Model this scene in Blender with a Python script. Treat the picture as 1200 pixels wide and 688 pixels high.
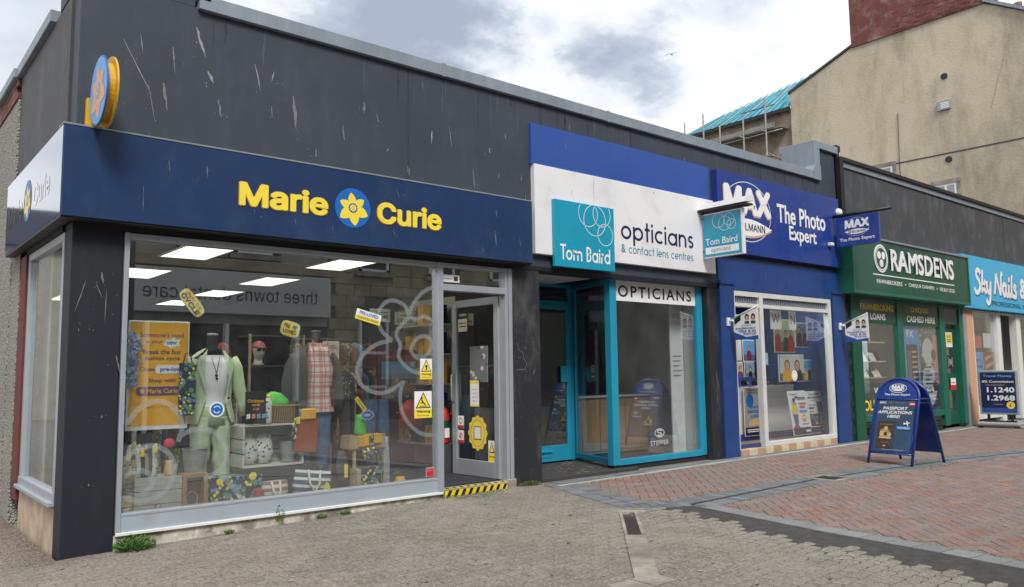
import bpy, bmesh, math, random
from mathutils import Vector, Matrix, noise
random.seed(7)
S = bpy.context.scene
C = S.collection
PI = math.pi
for o in list(bpy.data.objects): bpy.data.objects.remove(o)

# ------------------------------------------------------------------ camera, sky, sun, exposure
FPX = 938.04
ROT = ((0.76667112, 0.05320316, 0.63983187), (-0.64190846, 0.08369186, 0.76220024), (-0.01299726, -0.9950704, 0.09831569))
CAM = Vector((-1.4009, -7.36, 1.31))
cd = bpy.data.cameras.new('camera'); cam = bpy.data.objects.new('camera', cd); C.objects.link(cam)
cd.sensor_width = 36; cd.lens = FPX * 36 / 1200; cd.clip_start = 0.05; cd.clip_end = 3000
m = Matrix(((ROT[0][0], -ROT[0][1], -ROT[0][2]), (ROT[1][0], -ROT[1][1], -ROT[1][2]), (ROT[2][0], -ROT[2][1], -ROT[2][2])))
cam.matrix_world = Matrix.Translation(CAM) @ m.to_4x4()
S.camera = cam
RM = Matrix(ROT).transposed()
def screen(p):                      # where a point falls in the frame: only used to pick the pavers that show largest
    c = RM @ (Vector(p) - CAM)
    if c.z < .1: return None
    return 600 + FPX * c.x / c.z, 344 + FPX * c.y / c.z, c.z

SUN_EL, SUN_AZ = math.radians(48), math.radians(205)     # azimuth clockwise from +Y
w = bpy.data.worlds.new('World'); S.world = w; w.use_nodes = True
nt = w.node_tree; nt.nodes.clear()
def N(tree, t, **k):
    n = tree.nodes.new(t)
    for a, b in k.items():
        if a.startswith('i_'): n.inputs[a[2:].replace('_', ' ')].default_value = b
        else: setattr(n, a, b)
    return n
L = nt.links.new
out = N(nt, 'ShaderNodeOutputWorld'); bg = N(nt, 'ShaderNodeBackground', i_Strength=.1)
sky = N(nt, 'ShaderNodeTexSky', sky_type='NISHITA', sun_disc=False, sun_elevation=SUN_EL, sun_rotation=SUN_AZ)
tc = N(nt, 'ShaderNodeTexCoord')
sep = N(nt, 'ShaderNodeSeparateXYZ'); L(tc.outputs['Generated'], sep.inputs[0])
den = N(nt, 'ShaderNodeMath', operation='ADD'); den.inputs[1].default_value = .22
mx = N(nt, 'ShaderNodeMath', operation='MAXIMUM'); mx.inputs[1].default_value = 0; L(sep.outputs[2], mx.inputs[0]); L(mx.outputs[0], den.inputs[0])
dv = N(nt, 'ShaderNodeVectorMath', operation='DIVIDE'); cmb = N(nt, 'ShaderNodeCombineXYZ')
for i in range(3): L(den.outputs[0], cmb.inputs[i])
L(tc.outputs['Generated'], dv.inputs[0]); L(cmb.outputs[0], dv.inputs[1])
def wnoise(scale, detail, rough, off):
    mp = N(nt, 'ShaderNodeMapping'); mp.inputs['Location'].default_value = off; L(dv.outputs[0], mp.inputs[0])
    n = N(nt, 'ShaderNodeTexNoise', i_Scale=scale, i_Detail=detail, i_Roughness=rough); L(mp.outputs[0], n.inputs['Vector']); return n
n1 = wnoise(1.5, 8, .55, (3.1, 1.7, 0)); n2 = wnoise(3.4, 9, .6, (7.3, 0.4, 2)); n3 = wnoise(.8, 5, .5, (1.3, 9.4, 5))
def ramp(tree, fac, stops, interp='LINEAR'):
    r = N(tree, 'ShaderNodeValToRGB'); r.color_ramp.interpolation = interp
    el = r.color_ramp.elements
    while len(el) < len(stops): el.new(.5)
    for e, (p, c) in zip(el, stops):
        e.position = p; e.color = (c if len(c) == 4 else (*c, 1)) if not isinstance(c, (int, float)) else (c, c, c, 1)
    tree.links.new(fac, r.inputs[0]); return r
# grey undersides of the clouds: broad noise plus three clouds standing at their own bearings
acc = None
nrm = N(nt, 'ShaderNodeVectorMath', operation='NORMALIZE'); L(tc.outputs['Generated'], nrm.inputs[0])
for (px, py, rad, wt) in ((430, 0, .21, .75), (530, 15, .12, .45), (725, 62, .085, .6), (690, 45, .06, .4), (775, 95, .05, .35), (640, 28, .04, .3), (30, 60, .2, .4), (880, -30, .12, .4)):
    d = Matrix(ROT) @ Vector((px - 600, py - 344, FPX)); d.normalize()
    sc = N(nt, 'ShaderNodeVectorMath', operation='DISTANCE'); L(nrm.outputs[0], sc.inputs[0]); sc.inputs[1].default_value = d
    wob = N(nt, 'ShaderNodeMath', operation='MULTIPLY_ADD'); L(n2.outputs[0], wob.inputs[0]); wob.inputs[1].default_value = .32 * rad / .12; 
    sub = N(nt, 'ShaderNodeMath', operation='SUBTRACT'); L(sc.outputs['Value'], sub.inputs[0]); sub.inputs[1].default_value = .16 * rad / .12
    L(sub.outputs[0], wob.inputs[2])
    mr = N(nt, 'ShaderNodeMapRange', interpolation_type='SMOOTHSTEP'); L(wob.outputs[0], mr.inputs[0])
    mr.inputs[1].default_value = 0; mr.inputs[2].default_value = rad; mr.inputs[3].default_value = wt; mr.inputs[4].default_value = 0
    if acc is None: acc = mr.outputs[0]
    else:
        a = N(nt, 'ShaderNodeMath', operation='ADD'); L(acc, a.inputs[0]); L(mr.outputs[0], a.inputs[1]); acc = a.outputs[0]
br = N(nt, 'ShaderNodeMapRange'); L(n1.outputs[0], br.inputs[0]); br.inputs[1].default_value = .45; br.inputs[2].default_value = .75; br.inputs[3].default_value = 0; br.inputs[4].default_value = .5
tot = N(nt, 'ShaderNodeMath', operation='ADD', use_clamp=True); L(acc, tot.inputs[0]); L(br.outputs[0], tot.inputs[1])
cr = ramp(nt, tot.outputs[0], [(0, (8.6, 8.8, 9.1)), (.3, (7.1, 7.5, 8.2)), (.6, (4.9, 5.5, 6.6)), (1, (3.2, 3.8, 5.0))])
for e in cr.color_ramp.elements: pass
# ramp colours clamp at 1 in some builds, so keep them below 1 and scale
for e, c in zip(cr.color_ramp.elements, ((.88, .895, .92), (.70, .74, .80), (.47, .525, .61), (.33, .385, .48))): e.color = (*c, 1)
scl = N(nt, 'ShaderNodeVectorMath', operation='SCALE'); L(cr.outputs[0], scl.inputs[0]); scl.inputs['Scale'].default_value = 8.0
mixs = N(nt, 'ShaderNodeMix', data_type='RGBA')
cov = N(nt, 'ShaderNodeMapRange'); L(n3.outputs[0], cov.inputs[0]); cov.inputs[1].default_value = .25; cov.inputs[2].default_value = .5; cov.inputs[3].default_value = .93; cov.inputs[4].default_value = 1
L(cov.outputs[0], mixs.inputs[0]); L(sky.outputs[0], mixs.inputs[6]); L(scl.outputs[0], mixs.inputs[7])
L(mixs.outputs[2], bg.inputs[0]); L(bg.outputs[0], out.inputs[0])
sl = bpy.data.lights.new('sun', 'SUN'); sl.energy = 2.0; sl.angle = math.radians(18); sl.color = (1, .96, .9)
so = bpy.data.objects.new('sun', sl); C.objects.link(so)
sd = Vector((math.sin(SUN_AZ) * math.cos(SUN_EL), math.cos(SUN_AZ) * math.cos(SUN_EL), math.sin(SUN_EL)))
so.rotation_euler = sd.to_track_quat('Z', 'Y').to_euler(); so.location = (0, -5, 20)
vs = S.view_settings; vs.view_transform = 'Standard'; vs.look = 'None'; vs.gamma = 1; vs.exposure = .68; vs.use_curve_mapping = False

# ------------------------------------------------------------------ materials
MATS = {}
def newmat(name):
    mt = bpy.data.materials.new(name); mt.use_nodes = True
    t = mt.node_tree; b = t.nodes['Principled BSDF']; MATS[name] = mt
    return mt, t, b
def pos(t):
    return N(t, 'ShaderNodeNewGeometry').outputs['Position']
def objc(t):
    return N(t, 'ShaderNodeTexCoord').outputs['Object']
def tnoise(t, vec, scale, detail=4, rough=.55, stretch=None):
    if stretch:
        mp = N(t, 'ShaderNodeMapping'); mp.inputs['Scale'].default_value = stretch; t.links.new(vec, mp.inputs[0]); vec = mp.outputs[0]
    n = N(t, 'ShaderNodeTexNoise', i_Scale=scale, i_Detail=detail, i_Roughness=rough); t.links.new(vec, n.inputs['Vector']); return n.outputs[0]
def mixc(t, f, a, b, blend='MIX'):
    x = N(t, 'ShaderNodeMix', data_type='RGBA', blend_type=blend)
    for s, v in ((0, f), (6, a), (7, b)):
        if isinstance(v, (int, float)): x.inputs[s].default_value = v
        elif isinstance(v, tuple): x.inputs[s].default_value = (*v[:3], 1)
        else: t.links.new(v, x.inputs[s])
    return x.outputs[2]
def mth(t, op, a, b=0., c=None, clamp=False):
    x = N(t, 'ShaderNodeMath', operation=op, use_clamp=clamp)
    for i, v in enumerate((a, b) + (() if c is None else (c,))):
        if isinstance(v, (int, float)): x.inputs[i].default_value = v
        else: t.links.new(v, x.inputs[i])
    return x.outputs[0]
def rmap(t, v, a, b, c=0., d=1.):
    x = N(t, 'ShaderNodeMapRange'); t.links.new(v, x.inputs[0])
    for i, q in enumerate((a, b, c, d)): x.inputs[i + 1].default_value = q
    return x.outputs[0]
def bump(t, b, h, strength=.3, dist=.01):
    n = N(t, 'ShaderNodeBump', i_Strength=strength, i_Distance=dist); t.links.new(h, n.inputs['Height']); t.links.new(n.outputs[0], b.inputs['Normal'])
def pm(name, col, rough=.6, var=.12, ns=6, bs=0, bstr=.2, metal=0, coat=0, streak=0, dirt=None, dirtlo=.55, dirthi=.75, bdist=.004, spec=None, emit=0):
    mt, t, b = newmat(name)
    p = pos(t)
    n = tnoise(t, p, ns, 5, .6)
    f = rmap(t, n, .3, .7, 1 - var, 1 + var)
    c = N(t, 'ShaderNodeVectorMath', operation='SCALE'); c.inputs[0].default_value = col; t.links.new(f, c.inputs['Scale'])
    c = c.outputs[0]
    if streak:
        s = tnoise(t, p, 3, 5, .6, (3, 3, .25)); c = mixc(t, rmap(t, s, .45, .75, 0, streak), c, tuple(min(1, x * 1.6 + .05) for x in col))
    if dirt:
        s = tnoise(t, p, 2.3, 8, .65); c = mixc(t, rmap(t, s, dirtlo, dirthi, 0, .8), c, dirt)
    t.links.new(c, b.inputs['Base Color'])
    r = rmap(t, tnoise(t, p, ns * 2.3, 4), .3, .7, max(.02, rough - .06), min(1, rough + .06)); t.links.new(r, b.inputs['Roughness'])
    b.inputs['Metallic'].default_value = metal; b.inputs['Coat Weight'].default_value = coat; b.inputs['Coat Roughness'].default_value = .08
    if spec is not None: b.inputs['Specular IOR Level'].default_value = spec
    if bs: bump(t, b, tnoise(t, p, bs, 4, .6), bstr, bdist)
    if emit: t.links.new(c, b.inputs['Emission Color']); b.inputs['Emission Strength'].default_value = emit
    return mt

M = {}
def add(k, *a, **q): M[k] = pm(k, *a, **q); return M[k]
add('alu', (.40, .44, .49), .38, .06, 3, metal=.35)
add('alu_panel', (.33, .38, .44), .45, .08, 2, dirt=(.3, .31, .3), dirtlo=.6)
add('white_paint', (.72, .73, .72), .45, .05, 3, dirt=(.5, .48, .42), dirtlo=.6, dirthi=.85)
add('white_sign', (.76, .76, .78), .35, .04, 1.2, dirt=(.52, .52, .53), dirtlo=.52, dirthi=.85)
add('white_plain', (.8, .8, .8), .5, .03)
add('off_white', (.60, .61, .60), .6, .06, 4)
add('cream', (.6, .55, .4), .6, .08)
add('plinth', (.56, .53, .46), .85, .3, 9, 60, .5, dirt=(.12, .10, .07), dirtlo=.47, dirthi=.6)
add('plinth_clay', (.48, .38, .28), .85, .25, 6, 60, .5, dirt=(.25, .17, .12), dirtlo=.5, dirthi=.7)
add('red_trim', (.12, .022, .018), .7, .25, 8, 50, .3)
add('teal', (.015, .27, .42), .42, .07, 3)
add('teal_dark', (.012, .22, .36), .45, .07, 3)
add('teal_sign', (.012, .30, .45), .28, .04, 1.5, coat=.3)
add('blue_paint', (.014, .052, .205), .42, .12, 2, dirt=(.05, .07, .16), dirtlo=.55, dirthi=.8)
add('blue_sign', (.014, .045, .25), .28, .06, 1.3, coat=.3)
add('royal_strip', (.028, .08, .33), .33, .05, .8)
add('navy', (.008, .015, .07), .45, .1)
add('ram_green', (.006, .075, .045), .35, .1, 2, coat=.15)
add('ram_green_paint', (.008, .085, .05), .45, .12, 3)
add('green_rim', (.012, .13, .085), .4, .1, 3)
add('sky_sign', (.05, .42, .72), .35, .05, 1)
add('black', (.012, .012, .014), .5, .2)
add('black_rough', (.02, .02, .022), .8, .3, 9, 80, .4)
add('tar_dark', (.05, .048, .045), .95, .35, 14, 120, .8, bdist=.006)
add('iron', (.045, .03, .03), .7, .3, 20, 80, .5)
add('slot', (.02, .022, .025), .8, .3)
add('light_concrete', (.29, .27, .23), .9, .3, 5, 90, .5, dirt=(.13, .12, .10), dirtlo=.4, dirthi=.65)
add('kerb_line', (.4, .385, .36), .9, .15, 6, 90, .5, dirt=(.25, .24, .22), dirtlo=.5)
add('yellow', (.75, .55, .02), .45, .05)
add('logo_yellow', (.86, .68, .06), .4, .03)
add('orange', (.82, .42, .025), .5, .05)
add('yellow_body', (.66, .37, .03), .4, .08)
add('logo_blue', (.01, .13, .48), .4, .03)
add('sky_blue', (.12, .36, .70), .5, .08, 10)
add('red', (.5, .03, .02), .45, .1)
add('dark_red', (.22, .02, .03), .5, .1)
add('pink', (.65, .22, .28), .6, .1)
add('hotpink', (.7, .05, .12), .6, .1)
add('purple', (.14, .05, .18), .6, .15)
add('plaque_grey', (.3, .3, .32), .6, .1)
add('dark_grey', (.05, .052, .058), .7, .15)
add('mid_grey', (.16, .165, .175), .8, .12)
add('jacket_grey', (.075, .075, .08), .95, .15, 12, 160, .4)
add('sage', (.50, .60, .40), .9, .08, 8, 150, .4)
add('denim', (.085, .15, .28), .9, .25, 14, 180, .4)
add('denim_light', (.22, .34, .48), .9, .2, 14, 180, .4)
add('white_cloth', (.82, .82, .84), .9, .05, 10, 120, .3)
add('skin_white', (.66, .65, .62), .6, .04)
add('wood', (.30, .17, .08), .6, .25, 7, 40, .2)
add('wood_pale', (.45, .33, .20), .65, .2, 7, 40, .2)
add('wood_white', (.55, .54, .49), .7, .1, 9, 50, .3)
add('wood_grey', (.36, .36, .33), .7, .12, 9, 50, .3)
add('bucket', (.36, .38, .39), .45, .15, 20, metal=.5)
add('rope', (.62, .56, .45), .9, .1)
add('green_leaf', (.07, .17, .03), .6, .35, 30)
add('weed', (.06, .15, .02), .6, .4, 25)
add('moss', (.10, .12, .035), .95, .4, 40, 120, .8)
add('bright_green', (.12, .55, .08), .6, .15, 12)
add('mint', (.15, .55, .32), .5, .2, 14, 30, .5)
add('rust_cloth', (.33, .075, .03), .9, .1, 12, 150, .3)
add('brick_red', (.15, .05, .042), .9, .3, 1.5, 12, .5, dirt=(.27, .17, .15), dirtlo=.5, dirthi=.7)
add('tarp', (.03, .29, .38), .55, .35, 2.2)
add('stone_wall', (.30, .24, .18), .95, .3, 2.5, 14, .8, bdist=.04)
add('steel_tube', (.25, .24, .22), .55, .2, 8, metal=.4)
add('plank', (.22, .22, .20), .8, .25, 3)
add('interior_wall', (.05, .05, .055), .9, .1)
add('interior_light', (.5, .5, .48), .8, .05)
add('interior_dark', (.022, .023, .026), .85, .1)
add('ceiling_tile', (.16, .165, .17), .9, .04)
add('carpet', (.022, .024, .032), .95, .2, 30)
add('tan_laminate', (.32, .2, .11), .5, .1, 5)
add('soil', (.17, .105, .08), 1, .4, 30, 90, .8, bdist=.01)
add('opp_render', (.33, .32, .28), .9, .12, 2)
add('opp_sign', (.50, .51, .49), .6, .05)
add('stone_block', (.31, .255, .175), .9, .3, 3, 20, .6, bdist=.02)
add('opp_stone', (.13, .115, .09), .9, .25, 3)
add('feather', (.5, .5, .5), .7, .1)
add('rubber', (.02, .02, .02), .7, .1)
add('paper', (.62, .62, .58), .7, .05)
add('peach', (.62, .36, .22), .6, .2, 30)
add('tile_pink', (.45, .27, .19), .6, .15, 8)
add('tile_cream', (.58, .50, .34), .6, .12, 8)
add('slate', (.035, .04, .045), .5, .2, 6)
add('passport', (.06, .035, .025), .5, .3, 5)
add('gold', (.6, .42, .2), .5, .1)
add('print_blue', (.04, .075, .14), .35, .2, 6)
add('lead_grey', (.20, .235, .28), .5, .12, 1.2, streak=.25)

def island(t):
    oi = N(t, 'ShaderNodeObjectInfo').outputs['Random']; isl = N(t, 'ShaderNodeNewGeometry').outputs['Random Per Island']
    return mth(t, 'FRACT', mth(t, 'ADD', oi, isl))
def paver_mat(name, stops, rough=.9, spot=.35, big=None):
    mt, t, b = newmat(name); p = pos(t)
    c = ramp(t, island(t), stops, 'LINEAR').outputs[0]
    if big: c = big(t, p, c)
    g = tnoise(t, p, 140, 4, .7); c = mixc(t, rmap(t, g, .35, .65, 0, spot), c, (.09, .08, .07))
    g2 = tnoise(t, p, 230, 3, .7); c = mixc(t, rmap(t, g2, .58, .7, 0, spot * 1.2), c, (.62, .58, .50))
    g3 = tnoise(t, p, 9, 6, .65); c = mixc(t, rmap(t, g3, .5, .72, 0, .4), c, (.16, .145, .115))
    g4 = tnoise(t, p, 45, 5, .75); c = mixc(t, rmap(t, g4, .50, .64, 0, spot), c, (.42, .39, .34)); c = mixc(t, rmap(t, g4, .47, .36, 0, spot), c, (.085, .08, .068))
    t.links.new(c, b.inputs['Base Color']); b.inputs['Roughness'].default_value = rough; b.inputs['Specular IOR Level'].default_value = .3
    bump(t, b, g, .6, .005); M[name] = mt; return mt
def redbig(t, p, c):
    c = mixc(t, rmap(t, tnoise(t, p, .8, 6, .65), .42, .66, 0, .6), c, (.19, .165, .16))
    return mixc(t, rmap(t, tnoise(t, p, 3.1, 6, .65), .5, .75, 0, .5), c, (.27, .225, .205))
def greybig(t, p, c):
    s = N(t, 'ShaderNodeSeparateXYZ'); t.links.new(p, s.inputs[0])
    n = tnoise(t, p, .9, 5, .6)
    left = mth(t, 'ADD', rmap(t, s.outputs[0], -.6, 1.6, 1, 0), mth(t, 'MULTIPLY', mth(t, 'SUBTRACT', n, .5), 1.2), clamp=True)
    c = mixc(t, mth(t, 'MULTIPLY', left, .6), c, (.32, .25, .22))
    right = mth(t, 'ADD', rmap(t, s.outputs[0], 2.8, 3.8, 0, 1), mth(t, 'MULTIPLY', mth(t, 'SUBTRACT', n, .5), 1.), clamp=True)
    c = mixc(t, mth(t, 'MULTIPLY', right, .6), c, (.30, .28, .23))
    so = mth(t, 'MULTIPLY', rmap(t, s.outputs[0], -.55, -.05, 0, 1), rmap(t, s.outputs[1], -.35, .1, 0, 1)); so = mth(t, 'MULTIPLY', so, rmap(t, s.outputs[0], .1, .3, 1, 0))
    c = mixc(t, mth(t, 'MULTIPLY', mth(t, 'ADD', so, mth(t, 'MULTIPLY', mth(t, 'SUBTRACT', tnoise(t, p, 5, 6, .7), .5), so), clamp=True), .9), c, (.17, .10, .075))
    m2 = tnoise(t, p, 2.1, 6, .65, (1, 1, 1)); c = mixc(t, rmap(t, m2, .47, .66, 0, .62), c, (.135, .13, .095)); c = mixc(t, rmap(t, tnoise(t, p, .7, 7, .7, (1, 1, 1)), .5, .68, 0, .45), c, (.13, .12, .105))
    return c
paver_mat('brick_paver', [(0, (.215, .108, .085)), (.28, (.265, .13, .10)), (.45, (.17, .135, .13)), (.6, (.26, .165, .145)), (.8, (.17, .15, .15)), (1, (.32, .18, .15))], spot=.3, big=redbig)
paver_mat('paver_grey', [(0, (.165, .152, .132)), (.5, (.20, .185, .162)), (1, (.24, .222, .195))], spot=.52, big=greybig)
paver_mat('edge_brick', [(0, (.10, .115, .135)), (.5, (.14, .155, .18)), (1, (.195, .21, .23))], spot=.2)
paver_mat('kerb_block', [(0, (.185, .195, .21)), (1, (.245, .255, .265))], spot=.2)
paver_mat('grit', [(0, (.17, .155, .13)), (1, (.19, .17, .14))], spot=.5)
paver_mat('far_ground', [(0, (.2, .19, .175)), (1, (.2, .19, .175))], spot=.3)

def dark_render(name, col, light, amt=.35, vs_=.22):
    mt, t, b = newmat(name); p = pos(t)
    n = tnoise(t, p, 1.1, 6, .6); c = mixc(t, rmap(t, n, .3, .7), tuple(x * .88 for x in col), tuple(x * 1.14 for x in col))
    s = tnoise(t, p, 2.2, 8, .7, (1.3, 1.3, vs_)); c = mixc(t, rmap(t, s, .5, .78, 0, amt), c, light)
    f = tnoise(t, p, 24, 6, .7); c = mixc(t, rmap(t, f, .62, .72, 0, amt * .8), c, light)
    t.links.new(c, b.inputs['Base Color']); b.inputs['Roughness'].default_value = .62; b.inputs['Specular IOR Level'].default_value = .35
    bump(t, b, tnoise(t, p, 55, 4, .6), .25, .004); M[name] = mt
dark_render('dark_render', (.041, .052, .071), (.095, .11, .135), .35, .4)
dark_render('pillar_dark', (.014, .018, .026), (.06, .065, .07), .2)
dark_render('pillar_worn', (.022, .024, .030), (.20, .19, .18), .5, .5)
dark_render('side_render', (.048, .048, .051), (.15, .15, .15), .5, .55)
dark_render('right_render', (.058, .062, .069), (.19, .195, .205), .6, .6)
dark_render('navy_fascia', (.017, .040, .112), (.05, .08, .15), .5, .6)
for k, r, ct in (('navy_fascia', .24, .4),):
    b = M[k].node_tree.nodes['Principled BSDF']; b.inputs['Roughness'].default_value = r; b.inputs['Coat Weight'].default_value = ct; b.inputs['Coat Roughness'].default_value = .12
    for l in list(b.inputs['Normal'].links): M[k].node_tree.links.remove(l)
# gloss acrylic side board: reflects the sky at a glancing angle
mt, t, b = newmat('gloss_navy'); M['gloss_navy'] = mt
b.inputs['Base Color'].default_value = (.02, .05, .16, 1); b.inputs['Roughness'].default_value = .09; b.inputs['Coat Weight'].default_value = 1; b.inputs['Coat Roughness'].default_value = .06; b.inputs['Coat IOR'].default_value = 2.0
mt2 = mt.copy(); mt2.name = 'gloss_yellow'; M['gloss_yellow'] = mt2; mt2.node_tree.nodes['Principled BSDF'].inputs['Base Color'].default_value = (.16, .15, .12, 1)
# beige roughcast gable
mt, t, b = newmat('gable_render'); M['gable_render'] = mt; p = pos(t)
c = mixc(t, rmap(t, tnoise(t, p, .25, 6, .6), .3, .7), (.43, .37, .27), (.56, .485, .37))
c = mixc(t, rmap(t, tnoise(t, p, .55, 8, .7, (1, 1, .45)), .44, .68, 0, .85), c, (.25, .215, .17))
c = mixc(t, rmap(t, tnoise(t, p, 1.6, 8, .7, (1, 1, .2)), .52, .75, 0, .5), c, (.17, .145, .11))
c = mixc(t, rmap(t, tnoise(t, p, 2.5, 6, .7), .55, .75, 0, .35), c, (.58, .51, .40))
t.links.new(c, b.inputs['Base Color']); b.inputs['Roughness'].default_value = .95; bump(t, b, tnoise(t, p, 12, 5, .7), .5, .03)
# pebbledash
mt, t, b = newmat('pebbledash'); M['pebbledash'] = mt; p = pos(t)
v = N(t, 'ShaderNodeTexVoronoi', i_Scale=42.); t.links.new(p, v.inputs['Vector'])
c = mixc(t, rmap(t, v.outputs['Distance'], .1, .6), (.50, .49, .44), (.22, .21, .185))
c = mixc(t, rmap(t, tnoise(t, p, 1.2, 5), .4, .7, 0, .4), c, (.22, .205, .18))
t.links.new(c, b.inputs['Base Color']); b.inputs['Roughness'].default_value = .95; bump(t, b, v.outputs['Distance'], 1, .02); b.inputs['Normal']
# glass: a thin pane that mirrors more at glancing angles
def glass(name, base=.075, tint=(.9, .94, .94), rough=0.0):
    mt = bpy.data.materials.new(name); mt.use_nodes = True; t = mt.node_tree; t.nodes.clear(); M[name] = mt
    o = N(t, 'ShaderNodeOutputMaterial'); tr = N(t, 'ShaderNodeBsdfTransparent'); tr.inputs[0].default_value = (*tint, 1)
    gl = N(t, 'ShaderNodeBsdfGlossy'); gl.inputs['Roughness'].default_value = rough; gl.inputs[0].default_value = (.95, .98, 1, 1)
    lw = N(t, 'ShaderNodeLayerWeight'); lw.inputs[0].default_value = .5
    pw = mth(t, 'POWER', lw.outputs['Facing'], 5.); f = mth(t, 'MULTIPLY_ADD', pw, 1 - base, base)
    df = N(t, 'ShaderNodeBsdfDiffuse'); df.inputs[0].default_value = (.6, .62, .62, 1); md = N(t, 'ShaderNodeMixShader'); pp = pos(t)
    t.links.new(rmap(t, tnoise(t, pp, 2.2, 7, .7), .4, .75, .004, .035), md.inputs[0]); t.links.new(tr.outputs[0], md.inputs[1]); t.links.new(df.outputs[0], md.inputs[2]); tr = md
    mxs = N(t, 'ShaderNodeMixShader'); t.links.new(f, mxs.inputs[0]); t.links.new(tr.outputs[0], mxs.inputs[1]); t.links.new(gl.outputs[0], mxs.inputs[2]); t.links.new(mxs.outputs[0], o.inputs[0])
glass('shop_glass', .165, (.96, .98, .98)); glass('side_glass', .07, (.96, .98, .98)); glass('dark_glass', .22, (.7, .74, .75)); glass('poster_cover', .05, (1, 1, 1))
def frost(name, col, alpha):
    mt = bpy.data.materials.new(name); mt.use_nodes = True; t = mt.node_tree; t.nodes.clear(); M[name] = mt
    o = N(t, 'ShaderNodeOutputMaterial'); tr = N(t, 'ShaderNodeBsdfTransparent'); df = N(t, 'ShaderNodeBsdfDiffuse'); df.inputs[0].default_value = (*col, 1)
    mxs = N(t, 'ShaderNodeMixShader'); mxs.inputs[0].default_value = alpha; t.links.new(tr.outputs[0], mxs.inputs[1]); t.links.new(df.outputs[0], mxs.inputs[2]); t.links.new(mxs.outputs[0], o.inputs[0])
frost('decal_grey', (.36, .41, .44), .33); frost('decal_white', (.8, .85, .85), .6)
# lit ceiling diffuser, and a stronger one for the added panels
mt = pm('lamp_panel', (.98, 1.0, .80), .6, .02, emit=1.35); M['lamp_panel'] = mt; M['added_lamp'] = pm('added_lamp', (1.0, .98, .9), .6, .02, emit=9)
mt = pm('spot_glow', (1, .93, .75), .6, .02, emit=260); M['spot_glow'] = mt

def floral(name, base, spots, scale=26, size=.34):
    mt, t, b = newmat(name); M[name] = mt; p = objc(t); c = base
    for i, (col, sz) in enumerate(spots):
        v = N(t, 'ShaderNodeTexVoronoi', i_Scale=scale * (1 + .23 * i)); mp = N(t, 'ShaderNodeMapping'); mp.inputs['Location'].default_value = (i * 3.3, i * 1.7, i * 2.1)
        t.links.new(p, mp.inputs[0]); t.links.new(mp.outputs[0], v.inputs['Vector'])
        f = mth(t, 'LESS_THAN', mth(t, 'ADD', v.outputs['Distance'], mth(t, 'MULTIPLY', tnoise(t, p, scale * 3, 2), .25)), sz)
        c = mixc(t, f, c, col)
    t.links.new(c, b.inputs['Base Color']); b.inputs['Roughness'].default_value = .8
floral('daffodil_print', (.01, .02, .05), [((.10, .26, .10), .52), ((.08, .2, .6), .44), ((.80, .66, .05), .42)], 17)
floral('daffodil_print_big', (.01, .02, .05), [((.12, .26, .12), .52), ((.12, .26, .62), .46), ((.82, .70, .10), .43)], 13)
floral('blue_floral', (.30, .42, .60), [((.12, .2, .42), .42), ((.7, .7, .68), .36), ((.62, .4, .3), .28)], 20)
floral('white_floral', (.6, .6, .56), [((.08, .12, .16), .42), ((.12, .3, .12), .33)], 24)
floral('mixed_cloth', (.35, .30, .22), [((.07, .08, .11), .5), ((.68, .64, .52), .42), ((.70, .52, .04), .34)], 11)
floral('grey_photo', (.14, .15, .17), [((.5, .48, .45), .42), ((.05, .05, .06), .35)], 9)
floral('photo_warm', (.35, .16, .1), [((.6, .5, .4), .42), ((.08, .06, .07), .4), ((.5, .1, .05), .3)], 8)
floral('foil', (.55, .55, .5), [((.12, .12, .12), .45), ((.7, .6, .2), .2)], 30)
def stripes(name, a, b_, scale, axis=0, duty=.5):
    mt, t, b = newmat(name); M[name] = mt; s = N(t, 'ShaderNodeSeparateXYZ'); t.links.new(objc(t), s.inputs[0])
    f = mth(t, 'LESS_THAN', mth(t, 'FRACT', mth(t, 'MULTIPLY', s.outputs[axis], scale)), duty)
    t.links.new(mixc(t, f, a, b_), b.inputs['Base Color']); b.inputs['Roughness'].default_value = .85
stripes('navy_stripe', (.6, .6, .58), (.05, .08, .13), 14, 2, .62)
stripes('mauve_stripe', (.5, .46, .45), (.2, .12, .13), 16, 2, .5)
def check(name):
    mt, t, b = newmat(name); M[name] = mt; s = N(t, 'ShaderNodeSeparateXYZ'); t.links.new(objc(t), s.inputs[0]); c = (.66, .62, .58)
    for ax in (0, 2):
        for sc_, du, col, off, am in ((9, .34, (.55, .12, .09), 0, .55), (9, .1, (.35, .04, .03), .5, .6)):
            f = mth(t, 'MULTIPLY', mth(t, 'LESS_THAN', mth(t, 'FRACT', mth(t, 'MULTIPLY_ADD', s.outputs[ax], sc_, off)), du), am); c = mixc(t, f, c, col)
    t.links.new(c, b.inputs['Base Color']); b.inputs['Roughness'].default_value = .9
check('red_check')
mt, t, b = newmat('wicker'); M['wicker'] = mt; p = objc(t)
wv = N(t, 'ShaderNodeTexWave', i_Scale=16., wave_type='BANDS', bands_direction='X'); wv2 = N(t, 'ShaderNodeTexWave', i_Scale=30., wave_type='BANDS', bands_direction='Z'); t.links.new(p, wv.inputs[0]); t.links.new(p, wv2.inputs[0])
f = mth(t, 'MULTIPLY', wv.outputs['Fac'], wv2.outputs['Fac']); t.links.new(mixc(t, f, (.16, .09, .03), (.6, .42, .2)), b.inputs['Base Color']); bump(t, b, f, 1, .01)

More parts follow.
